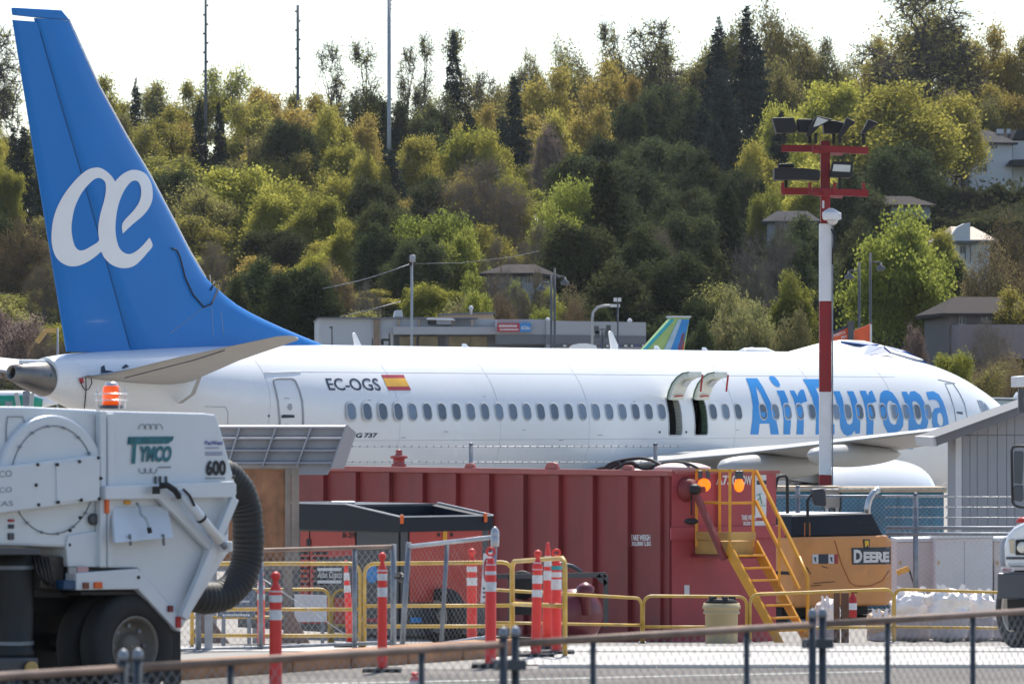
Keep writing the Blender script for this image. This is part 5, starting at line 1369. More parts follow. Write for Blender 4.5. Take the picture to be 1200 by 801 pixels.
m_wbox = mat('white_cabinet', (.62, .62, .64), .5, var=.05, scale=1.5, dirt=.25, dirtcol=(.45, .42, .40))
m_pbox = mat('pinkish_white_cabinet', (.60, .54, .53), .5, var=.06, scale=1.5, dirt=.3, dirtcol=(.42, .36, .33))
for x0, x1, yt, Y, m__, lb in ((1051, 1095, 632, 85.2, m_pbox, 'pinkish white equipment cabinet directly right of the excavator'), (1096, 1164, 628, 84.6, m_wbox, 'white equipment cabinet behind the bulk bags'), (1165, 1230, 631, 85.0, m_pbox, 'pinkish white equipment cabinet beside the truck bonnet')):
    p = Pl((x0 + x1) / 2, Y, (1, 0)); t = thing('equipment_cabinet', lb, 'cabinet', (p.p.x, Y, hprof(Y)), group='white equipment cabinets')
    b = MB(); b.prism(p, [(x0, yt + 3), (x1 - .8, yt + 2), (x1 - .8, 742), (x0, 742)], 0, -1.2); b.build('cabinet_body', m__, t, bevel=.01)
    b = MB(); b.prism(p, [(x0 - .6, yt - 1), (x1 + .2, yt - 2), (x1 + .2, yt + 1.8), (x0 - .6, yt + 2.8)], .05, -1.25); b.build('cabinet_top', m_paper, t)
    for q in ((x0 + (x1 - x0) * .5,) if m__ is m_wbox else ()):
        b = MB(); b.prism(p, [(q, yt + 6), (q + .5, yt + 6), (q + .5, 735), (q, 735)], .006, .001); b.build('door_seam', m_galvd, t)
    b = MB(); b.prism(p, [(x0 + 3, 657), (x0 + 5, 657), (x0 + 5, 661), (x0 + 3, 661)], .03, .0); b.build('door_latch', m_plat, t)
# orange arm lying before the first cabinet
b = MB(); t = thing('boom_barrier', 'short orange arm on a dark strut leaning by the cabinet', 'arm', (P(1058, 720, 84).x, 84, hprof(84)))
b.bar(P(1051, 671, 84), P(1065, 665.5, 84), .09); b.build('arm', m_stair, t)
b = MB(); b.bar(P(1065, 666, 84), P(1073, 690, 84), .03); b.build('strut', m_black, t)
b = MB(); b.bar(P(1073, 690, 84), (P(1073, 690, 84).x, 84, hprof(84)), .04); b.build('strut', m_black, t)

m_shed = mat('shed_grey_siding', (.30, .315, .34), .6, var=.04, scale=2)
m_shedt = mat('shed_trim', (.58, .59, .60), .5, var=.04)
m_roofm = mat('shed_metal_roof', (.17, .17, .175), .6, spec=.2, var=.08, dirt=.2, dirtcol=(.28, .26, .24))
SY = 92.0
sh = thing('shed', 'grey board-sided shed with a sloping metal roof at the right edge', 'shed', (P(1180, 600, SY).x + .8, SY + 1, 0))
SP = Pl(1127, SY, (1, 0))
def roofz(px): return 513 - (px - 1097) * .363
b = MB(); b.prism(SP, [(1127, roofz(1127) + 4), (1300, roofz(1300) + 4), (1300, 742), (1127, 742)], -.03, -3.0); b.build('wall', m_shed, sh)
x = 1127.4; wds = [9.5, 8.5, 12.5, 11, 11, 9.5, 12, 10, 12, 11]; i = 0
while x < 1260:
    w = wds[i % 10]; i += 1
    b = MB(); b.prism(SP, [(x, 510), (x + w - .5, 510), (x + w - .5, 742), (x, 742)], .0, -.029); b.build('board', m_shed, sh, bevel=.004)
    b = MB(); b.prism(SP, [(x, roofz(x) + 7), (x + w - .5, roofz(x + w) + 7), (x + w - .5, 509), (x, 509)], .0, -.029) if roofz(x) + 7 < 507 else None
    if roofz(x) + 7 < 507: b.build('gable_board', m_shed, sh)
    x += w
b = MB(); b.prism(SP, [(1120.5, roofz(1120) + 8), (1127, roofz(1127) + 7), (1127, 742), (1120.5, 742)], .03, -.1); b.build('corner_trim', m_shedt, sh)
b = MB(); b.prism(SP, [(1097, 513), (1300, roofz(1300)), (1300, roofz(1300) + 8), (1098, 522)], .55, .50); b.build('barge_board', m_roofm, sh)
b = MB(); b.prism(SP, [(1096, 511.8), (1300, roofz(1300) - 1.5), (1300, roofz(1300) + .8), (1096, 514)], .57, -3.6); b.build('roof_sheet', m_roofm, sh)
b = MB(); b.prism(SP, [(1092, 512), (1097, 511), (1099, 523), (1094, 523)], .5, -3.4); b.build('gutter', m_shedt, sh)
wl = thing('pole_camera', 'white box camera on a dark post above the shed roof', 'camera', (P(1196, 482, 90).x, 90, P(1196, 480, 90).z))
b = MB(); b.bar(P(1196.5, 483, 90), P(1196.5, 455, 90), .1); b.build('pole', m_dgrey, wl)
b = MB(); b.prism(Pl(1196, 90, (1, .3)), [(1192, 441), (1203, 440), (1203, 453), (1192, 453.5)], .1, -.2); b.build('camera_box', m_paper, wl, bevel=.015)

# ================================================================ STREET SWEEPER
m_sw = mat('sweeper_white_paint', (.64, .67, .69), .30, var=.05, scale=1.2, coat=.3, dirt=.22, dirtcol=(.40, .41, .42))
m_sws = mat('sweeper_seam', (.20, .22, .24), .5)
m_tealp = mat('lettering_teal', (.01, .13, .16), .45, var=.3, scale=20)
SWP = Pl(150, 48.0, (.7, .7))
sw = thing('street_sweeper', 'dusty white street sweeper truck with a black corrugated suction hose', 'street sweeper', (SWP.p.x, SWP.p.y, 1.26))
def sp(name, poly, d0, d1, m=None, bevel=.012, parent=None, label=None):
    b = MB(); b.prism(SWP, poly, d0, d1); return b.build(name, m or m_sw, parent or sw, bevel=bevel, label=label)
hop = sp('hopper_body', [(118, 481), (240, 484), (252, 485.5), (255, 489), (276, 566), (277, 582), (269, 611), (267, 648), (213, 737), (210, 722), (163, 673), (163, 665), (118, 665)], 0, -2.2, bevel=.02)
sp('engine_housing', [(-120, 475), (28, 476), (117, 480), (117, 664), (80, 664), (78, 641), (-120, 636)], -.06, -2.15, bevel=.03)
sp('corner_post', [(118, 481), (125, 481.5), (125, 664), (118, 664)], .03, -.05)
sp('corner_post', [(127, 484), (134, 484), (134, 664), (127, 664)], .035, -.05)
sp('side_band', [(-120, 561), (117.5, 532.5), (117.5, 586), (-120, 617)], .09, -.07, bevel=.015)
sp('access_plate', [(66.5, 543), (100, 539), (100, 584), (67, 588)], .105, .088, bevel=0)
# round blower housing
c0 = SWP.at(62, 562, 0)
b = MB(); q_ = [c0 + SWP.u * .64 * math.cos(a_) + Vector((0, 0, .60 * math.sin(a_))) for a_ in [math.pi * k / 30 for k in range(31)]]; nq = len(q_)
b.add([v + SWP.n * .0 for v in q_] + [v - SWP.n * .3 for v in q_], [tuple(range(nq)), tuple(range(nq, 2 * nq))[::-1]] + [((i + 1) % nq, i, i + nq, (i + 1) % nq + nq) for i in range(nq)]); b.build('blower_housing', m_sw, sw, bevel=.03)
b = MB(); b.tube([SWP.at(62, 562, .004 if math.sin(q) > 0 else -.056) + SWP.u * .5 * math.cos(q) + Vector((0, 0, .5 * math.sin(q))) for q in [2 * math.pi * k / 48 for k in range(48)]], .006, 5, closed=True); b.build('ring_seam', m_sws, sw)
for k in range(16):
    q = 2 * math.pi * (k + .3) / 16; c = SWP.at(62, 562, .022 if math.sin(q) > 0 else -.03) + SWP.u * .5 * math.cos(q) + Vector((0, 0, .5 * math.sin(q)))
    b = MB(); b.lathe(c, SWP.n, [(-.005, .014), (.012, .014), (.014, .008)], 8); b.build('bolt', m_sws, sw)
for x, y, o_ in ((44, 544, .09), (45, 591, .09), (115, 536, .09), (118, 560, .09), (116, 584, .09), (67, 544, .105), (93, 540.5, .105), (68, 588, .105), (95, 585.5, .105), (42, 568, .09), (162, 676, .05), (81, 638, -.04), (94, 606, 0), (82, 621, 0), (274, 559, .01)):
    b = MB(); b.lathe(SWP.at(x, y, o_), SWP.n, [(-.01, .016), (.012, .016), (.016, .009)], 8); b.build('bolt', m_black, sw)
b = MB(); b.lathe(SWP.at(108, 608, -.05), SWP.n, [(0, .055), (.03, .055), (.035, .03)], 18); b.build('filler_cap', m_dgrey, sw)
sp('tool_door_plate', [(78, 641), (80, 627), (117, 621), (117, 664), (80, 664)], -.03, -.07)
beam = sp('side_beam', [(124, 569), (274, 563.5), (277.5, 567), (277.5, 579), (274, 582.5), (124, 585)], .12, -.02)
hatch = MB(); A = [SWP.at(132, 594, .03), SWP.at(196, 592.5, .03), SWP.at(203, 629, .2), SWP.at(135, 635.5, .2)]
hatch.add(A + [a - SWP.n * .03 for a in A], [(3, 2, 1, 0), (4, 5, 6, 7), (0, 1, 5, 4), (1, 2, 6, 5), (2, 3, 7, 6), (3, 0, 4, 7)])
hatch = hatch.build('hatch_flap', mat('flap_white', (.62, .66, .70), .3, var=.03), sw)
b = MB(); b.tube([SWP.at(160, 589, .1), SWP.at(164, 594, .14), SWP.at(165, 602, .18), SWP.at(171, 607, .2), SWP.at(174, 615, .22), SWP.at(176, 623, .24)], .014, 7); b.build('flap_lever', m_galv, hatch)
b = MB(); b.tube([SWP.at(174.5, 618, .235), SWP.at(176, 624, .25)], .022, 8); b.build('lever_grip', m_black, hatch)
for x in (152, 191): b = MB(); b.bar(SWP.at(x, 626, .2), SWP.at(x + 1, 638, .16), .025); b.build('hinge', m_sws, hatch)
# diagonal braces and ram
for q in (((182, 575), (246, 640), .07), ((274, 583), (214, 724), .09)):
    b = MB(); b.bar(SWP.at(*q[0], q[2]), SWP.at(*q[1], q[2]), .07, .09); b.build('diagonal_brace', m_sw, sw, bevel=.01)
sp('gusset', [(243, 640), (250, 633), (266, 625), (268, 612), (268, 648), (258, 655), (232, 690), (225, 700)], .05, 0)
b = MB(); b.tube([SWP.at(212, 577, .2), SWP.at(258, 634, .2)], .05, 12); ram = b.build('hydraulic_ram', m_sw, sw)
b = MB(); b.lathe(SWP.at(235, 605.5, .2), SWP.at(258, 634, .2) - SWP.at(212, 577, .2), [(0, .053), (.03, .053)], 12, cap=False); b.build('ram_collar', m_black, ram)
b = MB(); b.tube([SWP.at(258, 634, .2), SWP.at(264, 641, .2)], .03, 10); b.build('ram_rod', m_galvd, ram)
b = MB(); b.box(SWP.at(266, 640, .15), (.1, .12, .1)); b.build('ram_mount', m_sw, ram, bevel=.01)
b = MB(); b.tube([SWP.at(188, 569, .18), SWP.at(196, 568, .2), SWP.at(205, 574, .22), SWP.at(210, 582, .2)], .03, 8); b.box(SWP.at(183, 574, .2), (.07, .07, .07)); b.tube([SWP.at(215, 573, .3), SWP.at(222, 580, .28), SWP.at(228, 592, .27)], .014, 6); b.build('ram_hose', m_black, ram)
for x in (182.5, 188, 195): b = MB(); b.box(SWP.at(x, 562, .01), (.02, .03, .07)); b.build('bracket_tab', m_dgrey, sw)
# skirt and lights
sp('chassis_skirt', [(90, 671), (162, 665.5), (166, 672), (212, 722), (212, 740), (207, 738), (162, 690), (90, 691)], .05, -.12)
sp('blue_plate', [(75, 679.5), (90, 679.5), (90, 690.5), (75, 690.5)], .03, -.1, mat('deep_blue_plate', (.01, .05, .12), .4))
m_mk = mat('marker_orange', (.75, .12, .01), .3)
def swmark(x0, y0, x1, y1, m, name='marker_lamp', o=.075, parent=None): 
    return sp(name, [(x0, y0), (x1, y0), (x1, y1), (x0, y1)], o, o - .03, m, .006, parent)
swmark(98.5, 682, 105, 689.5, mat('marker_brown', (.2, .05, .02), .4)); swmark(111.5, 681.5, 120.5, 689, m_mk); swmark(124.5, 584.5, 128.5, 601, m_mk, o=.06)
swmark(198, 709, 203.5, 716.5, mat('marker_dark_red', (.15, .01, .015), .3)); swmark(207.5, 722, 212.5, 735, m_red)
swmark(146.5, 586, 154, 590.5, m_stair, 'warning_sticker', .02)
swmark(10.5, 608, 17.5, 611, m_flagred, 'warning_sticker', -.04); swmark(11, 614, 17, 619, m_navy, 'warning_sticker', -.04); swmark(10.5, 624, 17, 632, m_dgrey, 'warning_sticker', -.04)
swmark(81, 664, 90, 673, mat('sticker_grey', (.3, .3, .3), .5), 'warning_sticker', .02); swmark(91, 663.5, 104, 672, mat('sticker_pink', (.5, .3, .3), .5), 'warning_sticker', .02)
# writing
sp('name_bar', [(151, 511.5), (204, 511), (202.5, 515.5), (197, 519.5), (150, 520.5)], .012, .004, m_tealp, 0)
ptext('name_capital', 'T', SWP, [(150, 543), (163, 543), (165, 512), (152, 512)], m_tealp, sw, .016, .06)
ptext('name_lettering', 'YMCO', SWP, [(162, 541), (200, 541), (202.5, 522), (164, 522)], m_tealp, sw, .014, .05)
for k in range(4):
    for y, s_ in ((503, 1), (548, -1)):
        if s_ < 0 and k == 3: continue
        c = SWP.at(167 + k * 6.5, y, .01); b = MB(); b.tube([c + SWP.u * .045 * math.cos(q) + Vector((0, 0, .05 * s_ * math.sin(q))) for q in [math.pi * j / 8 for j in range(9)]], .003, 4); b.build('emblem_arc', m_dgrey, sw)
ptext('fleet_number', '600', SWP, [(241.5, 557), (265, 557), (265, 538.5), (241.5, 538.5)], m_black, sw, .012, .045)
m_bltxt = mat('decal_blue', (.06, .08, .30), .5)
ptext('small_decal', 'PacWest', SWP, [(240.5, 521), (261, 521), (261, 516), (240.5, 516)], m_bltxt, sw, .012, .03)
for y, x1 in ((524, 257), (529.5, 261), (532, 261), (559.5, 264)): swmark(241, y, x1, y + .8, m_bltxt if y < 540 else m_dgrey, 'print_line', .012)
for t_, c in (('TYMCO', [(-22, 560.5), (14, 558), (14, 550.5), (-22, 553)]), ('WACO', [(-18, 578.5), (14, 576), (14, 570), (-18, 572)]), ('TEXAS', [(-22, 594.5), (15.5, 592), (15.5, 586), (-22, 588.5)])):
    ptext('band_lettering', t_, SWP, c, m_sws, sw, .096, -.004)
swmark(186, 546.5, 201, 547.6, m_dgrey, 'print_line', .012)
b = MB(); b.tube([SWP.at(x, y, -.05) for x, y in ((7, 552), (7.5, 500), (9, 488), (27, 488), (29, 496))], .005, 4); b.build('panel_seam', m_sws, sw)
# beacon
bc = MB(); c = SWP.at(130.5, 478.5, -.35); bc.lathe(c, (0, 0, 1), [(0, .12), (.03, .12), (.035, .07)], 20); bcn = bc.build('beacon_base', m_dgrey, sw)
b = MB(); b.lathe(c + Vector((0, 0, .035)), (0, 0, 1), [(0, .085), (.16, .082), (.19, .06)], 20); b.build('beacon_lens', mat('beacon_orange', (.85, .10, .01), .2, var=.2, scale=20, emit=(1, .12, .01), estr=.35), bcn)
b = MB(); b.lathe(c + Vector((0, 0, .19)), (0, 0, 1), [(0, .06), (.02, .07), (.06, .05)], 16); b.build('beacon_cap', m_metal, bcn)
b = MB()
for zz in (.08, .14): b.tube([c + Vector((.15 * math.cos(q), .15 * math.sin(q), zz)) for q in [2 * math.pi * k / 20 for k in range(20)]], .006, 5, closed=True)
for q in (0.6, 2.2, 3.7, 5.3): b.tube([c + Vector((.15 * math.cos(q), .15 * math.sin(q), 0)), c + Vector((.15 * math.cos(q), .15 * math.sin(q), .2))], .006, 5)
b.build('beacon_guard', m_metal, bcn)
# suction hose
path = [(246, 556), (262, 556), (276, 568), (286, 588), (290, 612), (291, 640), (287, 664), (276, 685), (258, 698), (236, 700), (216, 695)]
pts = [SWP.at(x, y, -.75) for x, y in path]; fine = []
for i in range(len(pts) - 1):
    p0, p1, p2, p3 = pts[max(i - 1, 0)], pts[i], pts[i + 1], pts[min(i + 2, len(pts) - 1)]
    for k in range(16):
        t_ = k / 16; fine.append(.5 * ((2 * p1) + (p2 - p0) * t_ + (2 * p0 - 5 * p1 + 4 * p2 - p3) * t_ ** 2 + (3 * p1 - p0 - 3 * p2 + p3) * t_ ** 3))
m_hose = mat('black_corrugated_rubber', (.014, .015, .016), .6, var=.25, scale=5)
b = MB(); b.tube(fine, [(.156, .156, .150, .148)[i % 4] + .003 * math.sin(i * .37) for i in range(len(fine))], 28); b.build('suction_hose', m_hose, sw)
# lower left: black intake sleeve, running gear
b = MB(); c = SWP.at(14, 770, -.35); zt2 = SWP.at(14, 645, -.35).z; b.lathe((c.x, c.y, c.z), (0, 0, 1), [(0, .20), (.05, .21), (.08, .19), (.45, .2), (.8, .19), (.82, .185), (zt2 - c.z, .18)], 28); slv = b.build('intake_sleeve', m_hose, sw)
for h in (.12, .82): b = MB(); b.lathe((c.x, c.y, c.z + h), (0, 0, 1), [(0, .205), (.035, .205)], 28, cap=False); b.build('clamp_band', m_galvd, slv)
sp('sleeve_collar', [(-20, 642), (48, 643), (48, 650), (-20, 650)], .02, -.5, m_dgrey)
sp('broom_hood', [(-40, 772), (45, 770), (45, 790), (-40, 792)], .05, -.6, m_dgrey)
b = MB(); b.lathe(SWP.at(35, 783, .06), SWP.n, [(0, .07), (.04, .07), (.045, .04)], 20); b.build('hub_cap', m_plat, sw)
sp('chassis_rail', [(-120, 665), (205, 692), (205, 720), (-120, 715)], -.75, -.9, m_black)
sp('chassis_rail', [(-120, 655), (160, 680), (160, 705), (-120, 705)], -1.5, -1.6, m_black)
sp('rear_crossmember', [(40, 655), (80, 655), (80, 700), (40, 700)], -.3, -.8, m_black)
sp('hydraulic_block', [(50, 650), (76, 652), (74, 690), (48, 688)], -.12, -.3, mat('greasy_dark_metal', (.07, .06, .05), .5, metal=.3, var=.4, scale=12))
b = MB()
for k in range(5): b.tube([SWP.at(40 + k * 4, 652, -.1), SWP.at(44 + k * 5, 672 + 4 * k, -.05), SWP.at(58 + k * 4, 686, -.1)], .012, 6)
b.build('hydraulic_lines', m_black, sw)
wc = SWP.at(148.5, 769, -.12); wc.z = 1.26 + .50
nW = (SWP.n.x, SWP.n.y, 0)
for o_ in (0, -.34, -1.75, -2.05):
    q = wc + SWP.n * o_; wheel(q, nW, .50, .26, sw, mat('shaded_dusty_rim', (.17, .15, .125), .6, metal=.2, var=.25, dirt=.5, dirtcol=(.05, .04, .035)), 44)  # rim colour darkened to carry the shade inside a deep dish
b = MB(); b.lathe(wc - SWP.n * 2.1, SWP.n, [(0, .09), (2.1, .09)], 14); b.build('axle', m_black, sw)
for k in range(8):
    q = 2 * math.pi * k / 8; c = wc + SWP.n * (.13 - .12) + SWP.u * .19 * math.cos(q) + Vector((0, 0, .19 * math.sin(q)))
    b = MB(); b.lathe(c, SWP.n, [(-.02, .02), (.025, .02)], 8); b.build('wheel_nut', m_galvd, sw)
b = MB(); b.lathe(wc + SWP.n * -.02, SWP.n, [(-.05, .12), (.04, .11), (.07, .08), (.1, .05)], 18); b.build('wheel_hub', m_rim, sw)
# front wheels of the sweeper, ahead to the left out of view
for o_ in (-.05, -1.95):
    q = wc + SWP.n * o_ - SWP.u * 4.2; wheel(q, nW, .50, .28, sw, m_rim, 28)
sp('underbody_filler', [(20, 690), (110, 690), (110, 806), (20, 806)], -1.15, -1.7, m_black)  # added black box, hides the bright ground so the underbody stays dark
sp('mud_flap', [(193, 704), (212, 722), (213, 800), (193, 810)], -.02, -.05, m_tyre)
sp('wheel_arch', [(95, 692), (160, 691), (190, 718), (190, 722), (158, 697), (95, 697)], -.02, -.6, m_black)
# cab further left keeps the truck whole
sp('cab', [(-420, 470), (-300, 440), (-240, 440), (-240, 690), (-420, 700)], 0, -2.2)

# ================================================================ TRUCK (right edge, front corner)
m_truck = mat('truck_white', (.66, .68, .70), .2, var=.03, coat=.5)
tkf = Pl(1178, 62.0, (1, -.12))
tr = thing('truck', 'white truck nosing in at the right edge with a tall black mirror frame', 'truck', (P(1215, 735, 62).x, 63, 1.05))
def tp_(name, poly, d0, d1, m=None, bevel=.03, parent=None):
    b = MB(); b.prism(tkf, poly, d0, d1); return b.build(name, m or m_truck, parent or tr, bevel=bevel)
bon = tp_('bonnet', [(1178, 664), (1177, 640), (1180, 627), (1188, 618), (1200, 612), (1290, 606), (1290, 664)], 0, -1.4, bevel=.05)
tp_('grille_bar', [(1179, 652), (1290, 652), (1290, 655), (1179, 655)], .01, .0, m_dgrey, 0)
tp_('wheel_arch', [(1171, 648), (1172, 636), (1176, 630), (1180, 628), (1180, 662), (1172, 664)], -.25, -.8, mat('arch_grey', (.3, .32, .36), .5), .02)
hl = tp_('headlight', [(1190, 632), (1210, 631), (1210, 650), (1190, 650)], .025, -.02, m_black, .01)
b = MB(); b.lathe(tkf.at(1198, 641, .03), tkf.n, [(-.02, .07), (.01, .065), (.02, .02)], 18); b.build('headlight_lens', mat('lens_glass', (.6, .58, .5), .1), hl)
tp_('turn_lamp', [(1182, 632), (1188.5, 631), (1188.5, 648), (1184, 648)], .012, -.02, mat('turn_lens', (.5, .42, .30), .2), .005)
tp_('number_plate', [(1173, 664.5), (1188, 664.5), (1188, 669.5), (1173, 669.5)], .1, .07, m_paper, 0)
ptext('plate_print', 'B8227', tkf, [(1175, 668.8), (1186, 668.8), (1186, 665.5), (1175, 665.5)], m_flagred, tr, .11, .02)
tp_('bumper', [(1169, 671), (1290, 671), (1290, 701), (1169, 701)], .18, -.1, m_dgrey, .02)
tp_('axle_beam', [(1180, 702), (1290, 702), (1290, 738), (1182, 738)], -.2, -.8, m_black, 0)
tp_('cab', [(1206, 500), (1400, 500), (1400, 700), (1206, 700)], -1.45, -3.4)
wheel(Vector((tkf.at(1196, 700, -.9).x, tkf.at(1196, 700, -.9).y, hprof(63) + .48)), (-.94, -.33, 0), .48, .28, tr, m_rim, 28)
b = MB(); b.tube([tkf.at(x, y, -.9) for x, y in ((1215, 523), (1193, 522.5), (1187, 523.5), (1185.5, 528), (1186, 560), (1186.5, 588), (1189, 592), (1196, 594), (1215, 594))], .016, 8); mfr = b.build('mirror_frame', m_black, tr)
tp_('mirror', [(1188, 531), (1189, 528), (1199, 528), (1200, 530), (1198, 567), (1188, 566)], -.85, -.95, m_dgrey, .015, mfr)
tp_('mirror', [(1187.5, 570), (1190, 568), (1199, 568), (1200, 585), (1196, 588), (1188, 586)], -.85, -.95, m_dgrey, .015, mfr)
b = MB(); b.lathe(tkf.at(1200, 612, -.3), (0, 0, 1), [(0, .1), (.05, .08), (.07, .03)], 14); b.build('red_marker', m_red, tr)
# ================================================================ TREES
def np_mesh(name, V, Q, m, smooth=False):
    """V (n,3), Q (m,4) or (m,3) integer faces"""
    me = bpy.data.meshes.new(name); k = Q.shape[1]
    me.vertices.add(len(V)); me.vertices.foreach_set('co', np.ascontiguousarray(V, dtype=np.float32).ravel())
    me.loops.add(Q.size); me.loops.foreach_set('vertex_index', np.ascontiguousarray(Q, dtype=np.int32).ravel())
    me.polygons.add(len(Q)); me.polygons.foreach_set('loop_start', np.arange(0, Q.size, k, dtype=np.int32))
    if smooth: me.polygons.foreach_set('use_smooth', np.ones(len(Q), dtype=bool))
    me.update(calc_edges=True); me.materials.append(m)
    return me

def quads(C, size, rng, aspect=1.6, droop=0.0, flat=0.0):
    """a small leaf-shaped quad at each centre"""
    n = len(C)
    a = rng.normal(size=(n, 3)); a[:, 2] -= droop; a[:, 2] *= (1 - flat)
    a /= np.linalg.norm(a, axis=1)[:, None]
    b = rng.normal(size=(n, 3)); b -= (b * a).sum(1)[:, None] * a; b /= np.linalg.norm(b, axis=1)[:, None]
    s = (size * rng.uniform(.6, 1.35, n))[:, None]
    A, B2 = a * s * aspect * .5, b * s * .5
    V = np.stack([C - A, C + B2 * .9, C + A, C - B2 * .9], 1).reshape(-1, 3)
    return V, np.arange(n * 4).reshape(-1, 4)

def tubes(segs, n=3):
    """segs: list of (p0, p1, r0, r1) -> triangular-section limbs"""
    P0 = np.array([s[0] for s in segs]); P1 = np.array([s[1] for s in segs]); r0 = np.array([s[2] for s in segs]); r1 = np.array([s[3] for s in segs])
    d = P1 - P0; d /= np.maximum(np.linalg.norm(d, axis=1), 1e-6)[:, None]
    ref = np.where(np.abs(d[:, 2:3]) > .9, np.array([[1., 0, 0]]), np.array([[0, 0, 1.]]))
    a = np.cross(d, ref); a /= np.linalg.norm(a, axis=1)[:, None]; b = np.cross(d, a)
    V = []
    for P_, r_ in ((P0, r0), (P1, r1)):
        for k in range(n):
            q = 2 * math.pi * k / n; V.append(P_ + (a * math.cos(q) + b * math.sin(q)) * r_[:, None])
    V = np.stack(V, 1)
    m = len(segs); base = (np.arange(m) * 2 * n)[:, None]
    Q = np.concatenate([base + np.array([[k, (k + 1) % n, n + (k + 1) % n, n + k]]) for k in range(n)], 0)
    return V.reshape(-1, 3), Q

def broadleaf(seed, H=10.0, R=4.0, base=.18, nl=14, nc=420, per=34, leaf=.17, cr=.55, shell=.5, lobes=.25, twig=3, aspect=1.6, top=.0, lm=None, bm=None, leaders=1, tr=.02, boughs=22, twr=.011, limb=1.0):
    """a broad-leaved tree: trunk, arching limbs, a twig to every clump of leaves"""
    rng = np.random.default_rng(seed)
    cz, rz = H * (1 + base) / 2, H * (1 - base) / 2
    L = rng.normal(size=(9, 3)); L /= np.linalg.norm(L, axis=1)[:, None]; la = rng.uniform(-lobes, lobes * 1.1, 9)
    C = []
    nb_ = boughs; B = []                                             # boughs: lumps of crown with air between them
    tries = 0
    while len(B) < nb_:
        tries += 1
        d = rng.normal(size=3); d /= np.linalg.norm(d)
        if d[2] < -.6: continue
        rr = 1 + float((la * np.maximum(0, L @ d) ** 6).sum())
        f = rng.uniform(.30, .80); p = d * f * rr; w = 1 - top * max(0, p[2])
        if B and tries < 4000 and min(np.linalg.norm(p - b_[0]) for b_ in B) < .30: continue
        B.append((p, rng.uniform(.17, .42) * (1.2 - .5 * f), w))
    while len(C) < nc:
        p0, br, w = B[int(rng.integers(nb_))]
        d = rng.normal(size=3); d /= np.linalg.norm(d)
        if d[2] < -.3 and rng.random() < .75: continue
        p = p0 + d * br * rng.uniform(shell, 1) ** .6
        p[2] += .10 * rng.normal() * br; C.append(np.array([p[0] * R * w, p[1] * R * w, max(.3, cz + p[2] * rz)]))
    C = np.array(C)
    segs = []
    bend = rng.normal(size=2) * .02 * H
    def trunk(z): t = z / H; return np.array([bend[0] * t * t, bend[1] * t * t, z])
    R0 = tr * H
    zs = np.linspace(0, H * .82, 9)
    for i in range(8): segs.append((trunk(zs[i]), trunk(zs[i + 1]), R0 * (1 - i / 9) * (1.25 if i == 0 else 1), R0 * (1 - (i + 1) / 9)))
    # limbs
    idx = [int(rng.integers(nc))]
    D = np.linalg.norm(C - C[idx[0]], axis=1)
    for _ in range(nl - 1):
        k = int(np.argmax(D * rng.uniform(.8, 1, nc))); idx.append(k); D = np.minimum(D, np.linalg.norm(C - C[k], axis=1))
    nodes = []; nr = []
    for k in idx:
        e = C[k] * np.array([.85, .85, 1]); e[2] = min(e[2], H * .93)
        zb = max(H * base * .7, min(e[2] - np.hypot(e[0], e[1]) * rng.uniform(.7, 1.3), H * .7)); s = trunk(zb)
        c = s * .4 + e * .6; c[0] *= .72; c[1] *= .72; c[2] = s[2] + (e[2] - s[2]) * .62
        prev = s; r0 = R0 * .5 * limb * (1 - .5 * zb / H)
        for j in range(1, 9):
            t = j / 8; p = s * (1 - t) ** 2 + 2 * c * t * (1 - t) + e * t * t + rng.normal(size=3) * .02 * R
            segs.append((prev, p, r0 * (1 - .8 * (j - 1) / 8), r0 * (1 - .8 * j / 8))); prev = p
            if j > 1: nodes.append(p); nr.append(r0 * (1 - .8 * t))
    nodes = np.array(nodes)
    tips = []
    for q in C:
        dd = np.linalg.norm(nodes - q, axis=1) + np.maximum(0, nodes[:, 2] - q[2]) * .8; k = int(np.argmin(dd)); s = nodes[k]
        m_ = (s + q) / 2 + np.array([0, 0, .08 * dd[k]]) + rng.normal(size=3) * .05 * dd[k]; r = min(.035, nr[k] * .5)
        r = max(r, twr * 1.5); segs.append((s, m_, r, r * .6)); segs.append((m_, q, r * .6, max(.008, twr * .7)))
        for _ in range(twig):
            e = q + rng.normal(size=3) * cr * .9 + np.array([0, 0, cr * .3]); segs.append((m_ * .3 + q * .7, e, twr, twr * .4))
    V, Q = tubes(segs)
    tm = np_mesh('trunk', V, Q, bm, True)
    per = int(per * 1.45); leaf *= .86; n = nc * per
    LC = np.repeat(C, per, 0) + rng.normal(size=(n, 3)) * cr * np.array([1, 1, .75])
    V, Q = quads(LC, leaf, rng, aspect)
    return tm, np_mesh('crown', V, Q, lm)

